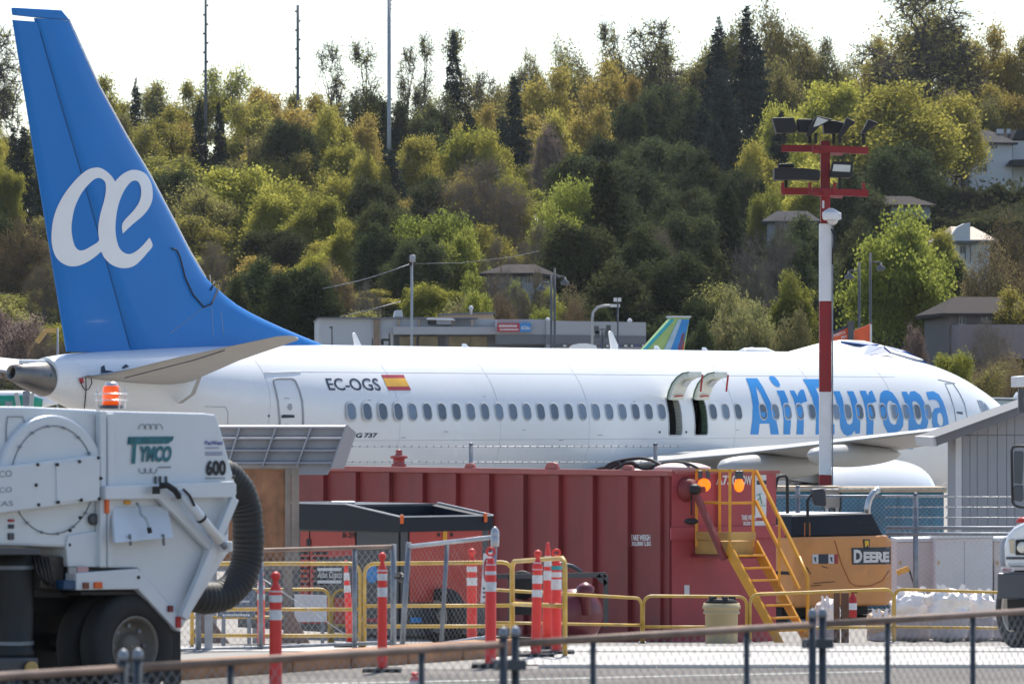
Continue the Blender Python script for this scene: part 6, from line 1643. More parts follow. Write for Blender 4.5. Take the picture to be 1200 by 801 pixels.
def conifer(seed, H=18.0, R=3.4, lm=None, bm=None, gap=.12, dens=1.0, spray=.34, power=.8, base=.06):
    rng = np.random.default_rng(seed); segs = []; C = []; Dv = []
    for i in range(8):
        segs.append((np.array([0, 0, H * i / 8]), np.array([0, 0, H * (i + 1) / 8]), .016 * H * (1 - i / 8.4), .016 * H * (1 - (i + 1) / 8.4)))
    z = H * base
    while z < H * .985:
        t = z / H; Lb = R * (1 - t) ** power + .15
        nb = int(rng.integers(5, 8))
        a0 = rng.uniform(0, 6.3)
        for k in range(nb):
            if rng.random() < gap: continue
            a = a0 + 2 * math.pi * k / nb + rng.normal() * .25; l = Lb * rng.uniform(.62, 1.15)
            up = .25 * (t - .45); e = np.array([math.cos(a) * l, math.sin(a) * l, z + l * (up - .12)])
            zj = z + rng.normal() * H * .012; e[2] += zj - z; s = np.array([0, 0, zj]); mid = s * .45 + e * .55 + np.array([0, 0, .1 * l])
            segs.append((s, mid, .02 + .008 * l, .02)); segs.append((mid, e, .02, .006))
            ns = int(max(3, l * 7 * dens))
            for j in range(ns):
                u = (j + .6) / ns; p = s * (1 - u) ** 2 + 2 * mid * u * (1 - u) + e * u * u if False else (s + (mid - s) * u * 2 if u < .5 else mid + (e - mid) * (u * 2 - 1))
                w = .10 + .34 * (1 - u) * min(1, l)
                for _ in range(4):
                    C.append(p + np.array([rng.normal() * w, rng.normal() * w, -abs(rng.normal()) * .26])); Dv.append((math.cos(a), math.sin(a), -.35))
        z += H * .021 * rng.uniform(.7, 1.3)
    C = np.array(C); Dv = np.array(Dv); n = len(C)
    V, Q = tubes(segs)
    tm = np_mesh('trunk', V, Q, bm, True)
    a = Dv + rng.normal(size=(n, 3)) * .6; a /= np.linalg.norm(a, axis=1)[:, None]
    b = rng.normal(size=(n, 3)); b[:, 2] *= .6; b -= (b * a).sum(1)[:, None] * a; b /= np.linalg.norm(b, axis=1)[:, None]
    s = (spray * rng.uniform(.6, 1.3, n))[:, None]
    A, B2 = a * s * .6, b * s * .24
    V = np.stack([C - A, C + B2, C + A, C - B2], 1).reshape(-1, 3)
    return tm, np_mesh('crown', V, np.arange(n * 4).reshape(-1, 4), lm)

m_bark = mat('grey_brown_bark', (.085, .068, .052), .9, var=.3, scale=4)
m_barkl = mat('pale_bark', (.15, .13, .105), .9, var=.25, scale=4)
l_yel = leafmat('leaf_yellow_green', (.18, .18, .04), (.50, .46, .09), .6, .06)
l_gold = leafmat('leaf_golden', (.22, .18, .05), (.50, .40, .10), .55, .05)
l_green = leafmat('leaf_fresh_green', (.14, .17, .035), (.36, .38, .075), .58, .05)
l_olive = leafmat('leaf_olive', (.16, .155, .055), (.42, .38, .12), .5, .06)
l_dark = leafmat('leaf_dark_evergreen', (.034, .048, .028), (.11, .125, .045), .4, .08)
l_con = leafmat('needle_dark', (.018, .032, .030), (.042, .058, .042), .2, .06)
l_con2 = leafmat('needle_olive', (.035, .05, .02), (.06, .07, .025), .2, .06)
l_brown = leafmat('bud_brown', (.18, .125, .07), (.28, .21, .10), .3, .06)
l_pink = leafmat('blossom_pink', (.34, .24, .23), (.26, .19, .15), .4, .04)
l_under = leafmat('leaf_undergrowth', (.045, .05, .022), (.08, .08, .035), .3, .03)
l_cream = leafmat('leaf_pale_cream', (.34, .30, .14), (.20, .21, .07), .45, .05)

ARCH = {}
ARCH['maple'] = [broadleaf(11, 10, 4.4, .12, nc=760, per=40, leaf=.15, cr=.42, shell=.35, lobes=.3, lm=l_yel, bm=m_bark),
                 broadleaf(12, 10, 3.8, .10, nc=700, per=40, leaf=.15, cr=.40, shell=.35, lobes=.35, top=.25, lm=l_yel, bm=m_bark)]
ARCH['gold'] = [broadleaf(21, 10, 3.6, .12, nc=560, per=30, leaf=.145, cr=.42, shell=.4, lobes=.35, boughs=18, lm=l_gold, bm=m_barkl)]
ARCH['green'] = [broadleaf(31, 10, 4.3, .10, nl=22, nc=620, per=34, leaf=.17, cr=.38, shell=.45, lobes=.18, lm=l_green, bm=m_bark),
                 broadleaf(32, 10, 4.0, .08, nc=520, per=40, leaf=.17, cr=.5, shell=.35, lobes=.35, lm=l_green, bm=m_bark)]
ARCH['olive'] = [broadleaf(41, 12, 2.9, .30, nc=330, per=18, leaf=.14, cr=.42, shell=.3, lobes=.5, boughs=15, lm=l_olive, bm=m_bark, twig=5, limb=1.4, twr=.016),
                 broadleaf(42, 12, 3.2, .35, nc=300, per=18, leaf=.14, cr=.42, shell=.3, lobes=.5, boughs=13, top=-.2, lm=l_olive, bm=m_bark, twig=5, limb=1.4, twr=.016)]
ARCH['tall'] = [broadleaf(45, 14, 3.2, .45, nl=12, nc=340, per=17, leaf=.145, cr=.42, shell=.3, lobes=.5, boughs=13, lm=l_yel, bm=m_barkl, twig=5, limb=1.3, twr=.016),
                broadleaf(46, 14, 2.8, .38, nl=12, nc=320, per=18, leaf=.145, cr=.42, shell=.3, lobes=.6, boughs=11, lm=l_olive, bm=m_barkl, twig=5, limb=1.3, twr=.016),
                broadleaf(47, 14, 2.6, .42, nl=10, nc=280, per=18, leaf=.145, cr=.40, shell=.3, lobes=.6, boughs=9, top=.3, lm=l_yel, bm=m_bark, twig=5, limb=1.3, twr=.016)]
ARCH['sparse'] = [broadleaf(51, 12, 3.0, .25, nl=16, nc=240, per=5, leaf=.13, cr=.4, shell=.2, lobes=.6, boughs=14, lm=l_olive, bm=m_bark, twig=7, tr=.014, limb=1.5, twr=.022),
                  broadleaf(52, 12, 2.4, .2, nl=16, nc=230, per=7, leaf=.13, cr=.38, shell=.15, lobes=.6, boughs=12, lm=l_olive, bm=m_bark, twig=6, tr=.014, limb=1.5, twr=.022)]
ARCH['bare'] = [broadleaf(61, 10, 4.0, .10, nl=20, nc=420, per=12, leaf=.10, cr=.5, shell=.25, lobes=.3, lm=l_brown, bm=m_barkl, twig=12)]
ARCH['leafless'] = [broadleaf(65, 10, 3.0, .15, nl=18, nc=260, per=1, leaf=.06, cr=.5, shell=.2, lobes=.3, lm=l_brown, bm=m_barkl, twig=12)]
ARCH['brown'] = [broadleaf(62, 10, 4.0, .06, nl=18, nc=460, per=26, leaf=.13, cr=.45, shell=.3, lobes=.25, lm=l_brown, bm=m_bark, twig=8)]
ARCH['pink'] = [broadleaf(71, 8, 3.6, .08, nl=18, nc=420, per=18, leaf=.12, cr=.45, shell=.3, lobes=.3, lm=l_pink, bm=m_bark, twig=9)]
ARCH['cream'] = [broadleaf(75, 7, 3.6, .05, nl=16, nc=380, per=24, leaf=.17, cr=.5, shell=.35, lobes=.4, lm=l_cream, bm=m_bark, twig=3)]
ARCH['dark'] = [broadleaf(81, 10, 3.6, .03, nc=760, per=40, leaf=.16, cr=.38, shell=.3, lobes=.4, top=.25, lm=l_dark, bm=m_bark, twig=1),
                broadleaf(82, 10, 2.9, .03, nc=640, per=40, leaf=.16, cr=.36, shell=.3, lobes=.4, top=.5, boughs=26, lm=l_dark, bm=m_bark, twig=1)]
ARCH['conifer'] = [conifer(91, 18, 3.8, l_con, m_bark, dens=1.25), conifer(92, 18, 3.2, l_con, m_bark, gap=.16, dens=1.3), conifer(93, 16, 4.0, l_con, m_bark, gap=.12, power=.65, dens=1.2)]
ARCH['cedar'] = [conifer(95, 14, 4.2, l_con2, m_bark, gap=.1, power=.7, spray=.4)]
BASEH = {'maple': 10.4, 'gold': 10.4, 'green': 10.3, 'olive': 12.5, 'tall': 14.3, 'sparse': 12.6, 'bare': 10.4, 'leafless': 10.4, 'brown': 10.3, 'pink': 8.4, 'cream': 7.4, 'dark': 10.4, 'conifer': 17.8, 'cedar': 14}
BASER = {'maple': 4.5, 'gold': 3.9, 'green': 4.5, 'olive': 3.3, 'tall': 3.0, 'sparse': 3.2, 'bare': 4.3, 'leafless': 3.3, 'brown': 4.3, 'pink': 3.9, 'cream': 3.9, 'dark': 3.6, 'conifer': 3.1, 'cedar': 4.0}
WORD = {'maple': 'yellow-green maple', 'gold': 'golden-leaved tree', 'green': 'fresh green leafy tree', 'olive': 'slender olive-leaved tree', 'tall': 'long-trunked high-crowned tree', 'sparse': 'thinly leaved tall tree', 'bare': 'brown budding tree',
        'leafless': 'leafless grey tree', 'brown': 'rusty brown budding tree', 'pink': 'pinkish blossoming tree', 'cream': 'pale cream-green bush', 'dark': 'dark green evergreen', 'conifer': 'dark conifer', 'cedar': 'drooping olive-green conifer'}
NAME = {'maple': 'maple_tree', 'gold': 'golden_tree', 'green': 'leafy_tree', 'olive': 'slender_tree', 'tall': 'high_crowned_tree', 'sparse': 'sparse_tree', 'bare': 'budding_tree', 'leafless': 'leafless_tree', 'brown': 'budding_tree', 'pink': 'blossom_tree',
        'cream': 'pale_bush', 'dark': 'evergreen_tree', 'conifer': 'conifer_tree', 'cedar': 'cedar_tree'}
# (photo column, top row, crown width in photo pixels, kind, distance)
T_ = [
 # skyline
 (-2, 22, 78, 'sparse', 610), (22, 150, 50, 'conifer', 560), (128, 72, 62, 'tall', 600), (160, 92, 46, 'conifer', 590), (186, 76, 62, 'tall', 605), (222, 82, 56, 'tall', 600), (262, 70, 60, 'tall', 600), (300, 84, 60, 'tall', 605), (338, 96, 58, 'tall', 600),
 (235, 118, 44, 'conifer', 555), (262, 120, 40, 'conifer', 550), (178, 106, 40, 'conifer', 570),
 (398, 40, 46, 'sparse', 620), (437, 38, 58, 'sparse', 615), (474, 44, 40, 'sparse', 620), (497, 30, 42, 'sparse', 620), (530, 36, 56, 'conifer', 610), (552, 26, 70, 'sparse', 615), (568, 76, 40, 'sparse', 610),
 (370, 100, 74, 'gold', 575), (430, 96, 66, 'dark', 600), (478, 112, 66, 'dark', 600), (520, 116, 66, 'dark', 598), (560, 112, 60, 'gold', 590),
 (600, 76, 44, 'sparse', 612), (632, 40, 44, 'olive', 612), (662, 40, 44, 'olive', 612), (645, 68, 76, 'gold', 600), (700, 58, 76, 'gold', 600), (738, 15, 60, 'sparse', 612), (770, 14, 84, 'sparse', 612), (798, 40, 60, 'sparse', 605), (745, 80, 60, 'gold', 596),
 (832, 20, 62, 'conifer', 600), (872, 10, 70, 'conifer', 595), (858, 60, 70, 'conifer', 575), (896, 40, 60, 'conifer', 590), (850, -6, 70, 'olive', 615), (905, -4, 72, 'olive', 610), (948, 10, 60, 'olive', 606), (965, 34, 40, 'sparse', 610), (925, 50, 56, 'olive', 596),
 (985, 44, 56, 'olive', 606), (1034, 30, 60, 'gold', 598), (1072, 24, 50, 'conifer', 596), (1012, 60, 50, 'gold', 600), (1100, -30, 150, 'sparse', 590), (1092, -20, 110, 'olive', 604), (1165, 18, 80, 'gold', 600), (1200, 30, 70, 'gold', 596), (1140, 40, 60, 'olive', 600),
 (600, 62, 60, 'olive', 616), (680, 48, 66, 'olive', 616), (720, 36, 70, 'olive', 616), (780, 42, 76, 'olive', 617), (818, 30, 76, 'olive', 616), (885, 16, 80, 'olive', 616), (925, 22, 76, 'olive', 616), (1000, 48, 70, 'olive', 614), (1058, 44, 80, 'olive', 614), (1132, 12, 86, 'olive', 615), (575, 84, 60, 'olive', 608), (300, 92, 60, 'gold', 590), (500, 92, 60, 'olive', 606),
 # upper slope
 (610, 92, 66, 'conifer', 545), (590, 120, 60, 'conifer', 560), (760, 84, 82, 'dark', 560), (800, 96, 70, 'dark', 555), (735, 110, 60, 'dark', 556), (825, 120, 70, 'conifer', 548),
 (320, 100, 86, 'gold', 560), (385, 116, 80, 'maple', 550), (345, 130, 60, 'dark', 545), (150, 118, 60, 'tall', 560), (190, 112, 56, 'tall', 556), (285, 112, 56, 'tall', 555), (310, 128, 56, 'tall', 550), (210, 128, 50, 'tall', 552), (170, 140, 50, 'tall', 545), (115, 120, 60, 'conifer', 550),
 (452, 160, 62, 'conifer', 520), (490, 152, 74, 'maple', 530), (540, 140, 84, 'maple', 535), (580, 146, 66, 'maple', 530), (430, 170, 56, 'maple', 518), (640, 130, 60, 'pink', 520),
 (690, 112, 74, 'gold', 545), (655, 120, 70, 'maple', 535), (720, 150, 56, 'dark', 530), (970, 86, 110, 'maple', 560), (930, 110, 70, 'maple', 550), (1055, 88, 150, 'maple', 530), (1100, 100, 90, 'maple', 540), (1122, 96, 70, 'pink', 545), (1170, 92, 70, 'gold', 585), (1200, 96, 70, 'gold', 585), (1140, 110, 56, 'olive', 580),
 (880, 158, 70, 'maple', 505), (860, 190, 60, 'dark', 500), (1010, 130, 80, 'dark', 540), (780, 150, 90, 'dark', 520), (815, 170, 80, 'dark', 505), (835, 140, 70, 'conifer', 515), (905, 130, 60, 'conifer', 540),
 (110, 150, 70, 'dark', 575), (160, 158, 70, 'olive', 572), (215, 160, 70, 'dark', 570), (265, 158, 70, 'dark', 568), (315, 158, 70, 'gold', 566), (365, 150, 70, 'dark', 570), (10, 130, 60, 'olive', 590), (40, 150, 70, 'dark', 585),
 # middle slope
 (20, 150, 70, 'conifer', 500), (60, 140, 60, 'dark', 510), (5, 170, 60, 'maple', 480), (285, 188, 132, 'maple', 475), (330, 200, 90, 'maple', 465), (240, 205, 80, 'olive', 470), (200, 190, 70, 'dark', 480), (362, 220, 80, 'maple', 455), (405, 196, 66, 'maple', 470),
 (567, 176, 124, 'bare', 470), (535, 190, 70, 'gold', 480), (600, 200, 70, 'maple', 478), (510, 200, 60, 'dark', 480), (668, 190, 86, 'green', 440), (700, 170, 90, 'dark', 470), (740, 170, 90, 'dark', 480), (790, 210, 80, 'dark', 450),
 (850, 215, 90, 'cedar', 430), (815, 235, 90, 'dark', 425), (900, 205, 60, 'green', 450), (955, 180, 90, 'maple', 480), (1000, 190, 80, 'dark', 470), (1050, 160, 90, 'dark', 500), (1098, 150, 60, 'olive', 535), (440, 200, 60, 'dark', 470),
 # lower slope
 (22, 250, 84, 'brown', 400), (-5, 240, 60, 'dark', 420), (50, 290, 60, 'bare', 380), (455, 226, 76, 'dark', 405), (500, 230, 110, 'green', 400), (530, 260, 76, 'green', 395), (445, 256, 80, 'dark', 398), (480, 270, 70, 'dark', 390),
 (400, 250, 60, 'maple', 420), (252, 276, 52, 'bare', 400), (300, 296, 96, 'dark', 340), (345, 300, 80, 'dark', 335), (270, 320, 60, 'dark', 332), (365, 290, 60, 'maple', 380), (392, 300, 56, 'brown', 360), (425, 320, 60, 'leafless', 350),
 (585, 270, 60, 'bare', 380), (620, 250, 56, 'bare', 395), (560, 300, 66, 'green', 360), (540, 340, 70, 'cream', 340), (715, 188, 116, 'cedar', 385), (690, 250, 90, 'dark', 378), (750, 260, 90, 'dark', 372), (660, 230, 80, 'green', 400), (640, 320, 60, 'green', 345), (672, 330, 60, 'brown', 338),
 (720, 300, 100, 'dark', 350), (780, 290, 90, 'dark', 352), (770, 260, 70, 'bare', 380), (820, 280, 80, 'cedar', 365), (850, 320, 80, 'olive', 330), (820, 340, 60, 'dark', 326), (886, 262, 70, 'leafless', 350), (912, 240, 60, 'leafless', 360), (945, 246, 90, 'dark', 395), (925, 270, 70, 'dark', 385),
 (960, 320, 60, 'dark', 345), (935, 310, 60, 'green', 340), (1000, 280, 60, 'dark', 380), (1052, 234, 142, 'green', 330), (1120, 300, 56, 'dark', 360), (1100, 330, 60, 'brown', 350),
 (1165, 270, 96, 'brown', 322), (1195, 240, 90, 'brown', 326), (1195, 330, 70, 'gold', 300), (1150, 362, 50, 'leafless', 296), (1172, 372, 56, 'leafless', 290),
 (946, 252, 76, 'dark', 424), (906, 288, 56, 'dark', 420), (928, 282, 50, 'leafless', 415), (584, 322, 56, 'brown', 330), (612, 324, 50, 'green', 328), (1110, 262, 50, 'maple', 405),
 # along the foot
 (30, 360, 84, 'pink', 300), (-4, 350, 60, 'pink', 305), (60, 380, 56, 'bare', 298), (850, 352, 60, 'cream', 302), (890, 346, 70, 'cream', 300), (925, 356, 50, 'cream', 298), (868, 330, 44, 'cream', 304), (820, 370, 44, 'dark', 300),
 (600, 300, 66, 'leafless', 325), (576, 310, 60, 'bare', 322), (622, 306, 60, 'bare', 326), (560, 322, 50, 'green', 318), (592, 338, 40, 'brown', 316), (640, 345, 56, 'green', 316), (672, 345, 56, 'brown', 314), (540, 352, 50, 'brown', 312), (700, 350, 60, 'dark', 316), (1110, 398, 58, 'green', 260), (1075, 372, 34, 'pink', 300), (1175, 408, 90, 'brown', 250), (1150, 425, 60, 'olive', 240), (1195, 430, 60, 'brown', 236), (480, 388, 26, 'brown', 292), (375, 398, 30, 'cream', 290),
]
rg = random.Random(17)
# fill behind the named trees so that no soil shows between crowns
def pick(x, Y):
    if x < 350: return rg.choice(['tall', 'tall', 'maple', 'olive', 'gold', 'dark'])
    if x < 640: return rg.choice(['maple', 'maple', 'tall', 'gold', 'dark', 'conifer'])
    if x < 900: return rg.choice(['dark', 'conifer', 'dark', 'cedar'])
    return rg.choice(['maple', 'dark', 'tall', 'olive'])
for Yr, yt, wd in ((580, 128, 70), (545, 175, 70), (495, 222, 76), (450, 262, 80), (415, 300, 84), (378, 335, 88), (345, 362, 92)):
    x = -30 + rg.uniform(0, 30)
    while x < 1230:
        if not (1115 < x and Yr > 430) and not (1085 < x < 1190 and 330 < Yr < 430):
            T_.append((x, yt + rg.uniform(-14, 16), wd * rg.uniform(.85, 1.2), pick(x, Yr), Yr + rg.uniform(-12, 12)))
        x += wd * rg.uniform(.8, 1.15)
SRC = {}
def landmark(x):
    L_ = [(0, 'left of the blue tail fin'), (60, 'behind the blue tail fin'), (150, 'just right of the blue tail fin'), (210, 'below the first pole'), (241, 'near the first pole'), (290, 'between the first two poles'), (349, 'near the second pole'),
          (400, 'left of the tallest pole'), (456, 'near the tallest pole'), (510, 'right of the tallest pole'), (560, 'above the shop sign'), (610, 'above the brown-roofed house'), (660, 'above the twin street lamps'), (715, 'above the arched street lamp'),
          (770, 'above the coloured tail'), (815, 'right of the coloured tail'), (860, 'left of the light mast'), (910, 'at the left arm of the light mast'), (960, 'behind the light mast'), (1010, 'right of the light mast'), (1060, 'above the blue and white tent'), (1110, 'left of the white house'), (1160, 'by the white house'), (1200, 'at the far right edge')]
    return min(L_, key=lambda q: abs(q[0] - x))[1]
def rowword(Y): return 'on the skyline' if Y > 587 else 'high on the slope' if Y > 525 else 'on the upper slope' if Y > 480 else 'mid slope' if Y > 435 else 'below mid slope' if Y > 390 else 'low on the slope' if Y > 335 else 'at the slope foot' if Y > 310 else 'beyond the runway'
buckets = {}
TREES = []
for i, (x, yt, w, k, Y) in enumerate(T_):
    p = P(x, yt, Y); g = ground_z(p.x, Y) - .2; H_ = max(2.5, p.z - g)
    arr = ARCH[k]; a = arr[i % len(arr)]; key = (k, i % len(arr))
    kz = H_ / BASEH[k]; kx = (w / 2 * Y / FPX) / BASER[k]
    if k in ('maple', 'gold', 'dark', 'tall', 'olive') and i > 0: kx *= 1.22
    if k == 'sparse': kx *= 1.45
    if k == 'conifer': kx = max(kx, kz * .62)
    if kx < kz * .35: kx = kz * .35
    root = bpy.data.objects.new(NAME[k], None); COL.objects.link(root); root.location = (p.x, Y, g)
    root.rotation_euler = (0, 0, rg.uniform(0, 6.28)); root.scale = (kx, kx * rg.uniform(.85, 1.15), kz); root.rotation_euler.x = rg.uniform(-.06, .06); root.rotation_euler.y = rg.uniform(-.06, .06)
    if key not in SRC:
        o1 = bpy.data.objects.new('trunk', a[0]); o2 = bpy.data.objects.new('crown', a[1]); SRC[key] = (o1, o2)
    else: o1, o2 = SRC[key][0].copy(), SRC[key][1].copy()
    for o in (o1, o2): COL.objects.link(o); o.parent = root
    root['category'] = 'bush' if k == 'cream' else 'tree'; root['group'] = 'trees on the hillside'
    buckets.setdefault((k, rowword(Y), landmark(x)), []).append((x, w, root, Y))
ORD = ['leftmost', 'second', 'third', 'fourth', 'fifth']
for (k, rw, lm_), L_ in buckets.items():
    L_.sort(key=lambda q: q[0])
    for j, (x, w, root, Y) in enumerate(L_):
        if len(L_) == 1: root['label'] = f'{WORD[k]} {rw} {lm_}'
        elif len(L_) == 2: root['label'] = f'{["left", "right"][j]}-hand {WORD[k]} of two {rw} {lm_}'
        else: root['label'] = f'{ORD[min(j, 4)]} {WORD[k]} {rw} {lm_}, from left'

for L_ in buckets.values():
    for q in L_:
        if len(q[2]['label'].replace('-', ' ').split()) > 15: q[2]['label'] = q[2]['label'].replace('long-trunked high-crowned', 'high-crowned').replace('at the left arm of the light mast', 'left of the mast').replace('at the far right edge', 'at the right edge').replace(' evergreen of two', ' evergreen').replace('slender olive-leaved', 'olive').replace('right of the coloured tail', 'by the coloured tail').replace('between the first two poles', 'between the first poles').replace('just right of the', 'right of the')
# undergrowth over the slope
rng = np.random.default_rng(4); n = 84000
Yg = 300 + 310 * rng.random(n) ** .8; Xg = rng.uniform(-.112, .112, n) * Yg
Zg = np.array([ground_z(a, b2) for a, b2 in zip(Xg[::14], Yg[::14])]); Zg = np.repeat(Zg, 14)[:n]
cx_ = np.repeat(Xg[::14], 14)[:n]; cy_ = np.repeat(Yg[::14], 14)[:n]
Cc = np.stack([cx_, cy_, Zg + .5], 1) + rng.normal(size=(n, 3)) * np.array([1.0, 1.0, .6])
V, Q = quads(Cc, .34, rng, 1.4)
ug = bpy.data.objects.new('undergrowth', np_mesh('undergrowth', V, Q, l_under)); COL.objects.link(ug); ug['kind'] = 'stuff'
tag(ug, 'low olive undergrowth covering the slope between the trees', 'undergrowth')
# clipped hedge under the white house
def hedge(label, x0, x1, yt, yb, Y, m=l_dark):
    a, c = P(x0, yt, Y), P(x1, yt, Y); g = P(x0, yb, Y).z - .5; n_ = int((c.x - a.x) * (a.z - g) * 330); r2 = np.random.default_rng(int(x0))
    X = r2.uniform(a.x, c.x, n_); Zt = a.z + np.array([noise.noise(Vector((q * .6, 0, 1))) * .9 for q in X]); Zz = g + (Zt - g) * r2.random(n_) ** .7
    Yy = Y + r2.uniform(-1.1, 1.1, n_)
    V, Q = quads(np.stack([X, Yy, Zz], 1), .22, r2, 1.6)
    o = bpy.data.objects.new('hedge', np_mesh('hedge', V, Q, m)); COL.objects.link(o); tag(o, label, 'hedge'); return o
hedge('tall dark evergreen hedge below the white house', 1086, 1260, 221, 268, 520)
hedge('dark hedge between the hillside white house and the small tan-roofed house', 1060, 1260, 258, 312, 470)

# ================================================================ HOUSES
m_hw = mat('house_white', (.58, .58, .58), .7, var=.05, scale=.5)
m_hg = mat('house_grey_blue', (.24, .27, .32), .7, var=.08, scale=.5)
m_hb = mat('house_brown', (.14, .12, .115), .7, var=.08, scale=.5)
m_roof = mat('grey_shingle', (.05, .049, .054), .9, spec=.1, var=.15, scale=2)
m_roofb = mat('brown_shingle', (.045, .038, .036), .9, spec=.1, var=.15, scale=2)
m_tanw = mat('tan_wall', (.45, .34, .26), .7, var=.06)
m_win = mat('dark_window_glass', (.03, .04, .05), .1, var=.2)
def house(name, label, x0, x1, yb, ye, yr, Y, wall, roof, wins, u=(1, .25), depth=8, extra=None, hip=.25):
    p = Pl((x0 + x1) / 2, Y, u); t = thing(name, label, 'house', (p.p.x, Y, p.at(x0, yb).z - 2))
    yb2 = max(yb + 10, HY - (ground_z(p.p.x, Y) - 1 - CAMH) * FPX / Y)
    b = MB(); b.prism(p, [(x0, ye), (x1, ye), (x1, yb2), (x0, yb2)], 0, -depth); wl_ = b.build('wall', wall, t)
    e = .5; u0 = (p.at(x0, ye) - p.p).dot(p.u) - e; u1 = (p.at(x1, ye) - p.p).dot(p.u) + e; ze = p.at((x0 + x1) / 2, ye).z; zr = p.at((x0 + x1) / 2, yr).z
    h = (u1 - u0) * hip; b = MB()
    V_ = [p.uv(u0, ze, e), p.uv(u1, ze, e), p.uv(u1, ze, -depth - e), p.uv(u0, ze, -depth - e), p.uv(u0 + h, zr, -depth / 2), p.uv(u1 - h, zr, -depth / 2)]
    V_ += [v + Vector((0, 0, -.2)) for v in V_[:4]]
    b.add(V_, [(0, 1, 5, 4), (1, 2, 5), (2, 3, 4, 5), (3, 0, 4), (6, 7, 1, 0), (7, 8, 2, 1), (8, 9, 3, 2), (9, 6, 0, 3), (9, 8, 7, 6)]); b.build('roof', roof, t)
    for (a0, b0, a1, b1) in wins:
        f = MB(); f.prism(p, [(a0, b0), (a1, b0), (a1, b1), (a0, b1)], .06, .0); fo = f.build('window', m_hw, t)
        n_ = 2 if a1 - a0 > 5 else 1; w_ = (a1 - a0) / n_
        for k_ in range(n_):
            f = MB(); f.prism(p, [(a0 + k_ * w_ + .4, b0 + .4), (a0 + (k_ + 1) * w_ - .4, b0 + .4), (a0 + (k_ + 1) * w_ - .4, b1 - .4), (a0 + k_ * w_ + .4, b1 - .4)], .075, .061); f.build('pane', m_win, fo)
    return t, p
hw_, pw = house('white_house', 'large white house with a grey hipped roof high at the right edge', 1134, 1186, 222, 167, 150, 560, m_hw, m_roof, [(1146, 191, 1157, 202), (1160, 168, 1165, 175), (1166, 170, 1169, 174), (1137, 197, 1139, 201), (1139, 168, 1142, 173), (1162, 187, 1164, 189)], depth=9)
b = MB(); b.prism(pw, [(1186.5, 165), (1230, 165), (1230, 240), (1186.5, 240)], -1.5, -8); b.build('side_wing', m_hw, hw_)
b = MB(); b.prism(pw, [(1182, 194), (1188, 187), (1230, 186), (1230, 195)], 1.2, -1.4); b.build('porch_roof', m_roof, hw_)
b = MB(); b.prism(pw, [(1186, 163), (1230, 160), (1230, 152), (1192, 152)], -1, -8); b.build('side_roof', m_roof, hw_)
for x in (1170, 1174, 1182): b = MB(); b.box(pw.at(x, 154, -3), (.4, .4, .5)); b.build('roof_vent', m_hw, hw_)
for q in ((1118, 200, 1136, 202), (1118, 205, 1136, 206)):
    b = MB(); b.prism(pw, [(q[0], q[1]), (q[2], q[1]), (q[2], q[3]), (q[0], q[3])], .5, -3); b.build('timber_deck', m_roofb, hw_)
for x in (1119, 1127, 1135): b = MB(); b.prism(pw, [(x, 200), (x + 1, 200), (x + 1, 225), (x, 225)], .5, .3); b.build('deck_post', m_roofb, hw_)
gh, pg = house('grey_house', 'grey-blue house with a pale grey roof left of the mast, half behind a dark evergreen', 899, 956, 284, 259, 246, 440, m_hg, m_roof, [(908, 261, 920, 280)], depth=5, u=(1, -.08))
rh, prh = house('roofed_house', 'house showing only its brown-grey roof behind the bright green tree', 1044, 1090, 262, 240, 228, 470, m_hg, m_roofb, [], depth=7)
th, pth = house('tan_house', 'small white and tan house with an arched white gable below the hedge', 1122, 1160, 306, 281, 264, 420, m_hw, m_tanw, [(1125, 288, 1131, 297)], depth=6)
b = MB(); b.prism(pth, [(1112, 281), (1116, 274), (1122, 266), (1130, 262), (1137, 261), (1137, 282), (1112, 283)], .7, .3); b.build('gable_wall', m_hw, th)
b = MB(); b.prism(pth, [(1110, 282), (1150, 282), (1150, 285), (1110, 285)], .9, .2); b.build('dark_fascia', m_dgrey, th)
for x in (1131, 1137): b = MB(); b.prism(pth, [(x, 285), (x + 1, 285), (x + 1, 306), (x, 306)], .5, .4); b.build('dark_post', m_dgrey, th)
bh, pbh = house('brown_house', 'dark brown low house behind the aircraft nose at the right', 1112, 1215, 415, 367, 346, 300, m_hb, m_roofb, [(1124, 369, 1131, 380), (1150, 369, 1162, 377)], depth=8, u=(1, .1))
b = MB(); b.prism(pbh, [(1124, 380), (1215, 380), (1215, 420), (1124, 420)], 2.5, .01); b.build('front_wing', mat('mauve_brown_wall', (.19, .16, .165), .7, var=.06), bh)
b = MB(); b.prism(pbh, [(1114, 392), (1122, 392), (1122, 404), (1114, 404)], .05, .0); b.build('window', mat('pale_teal_window', (.2, .27, .25), .2), bh)
bh2, p2 = house('brown_roof_house', 'low house with a brown roof above the shop between bare trees', 572, 624, 336, 320, 308, 345, m_hg, m_roofb, [(570, 322, 584, 332), (602, 322, 612, 332), (615, 322, 622, 332)], depth=7, u=(1, -.2))

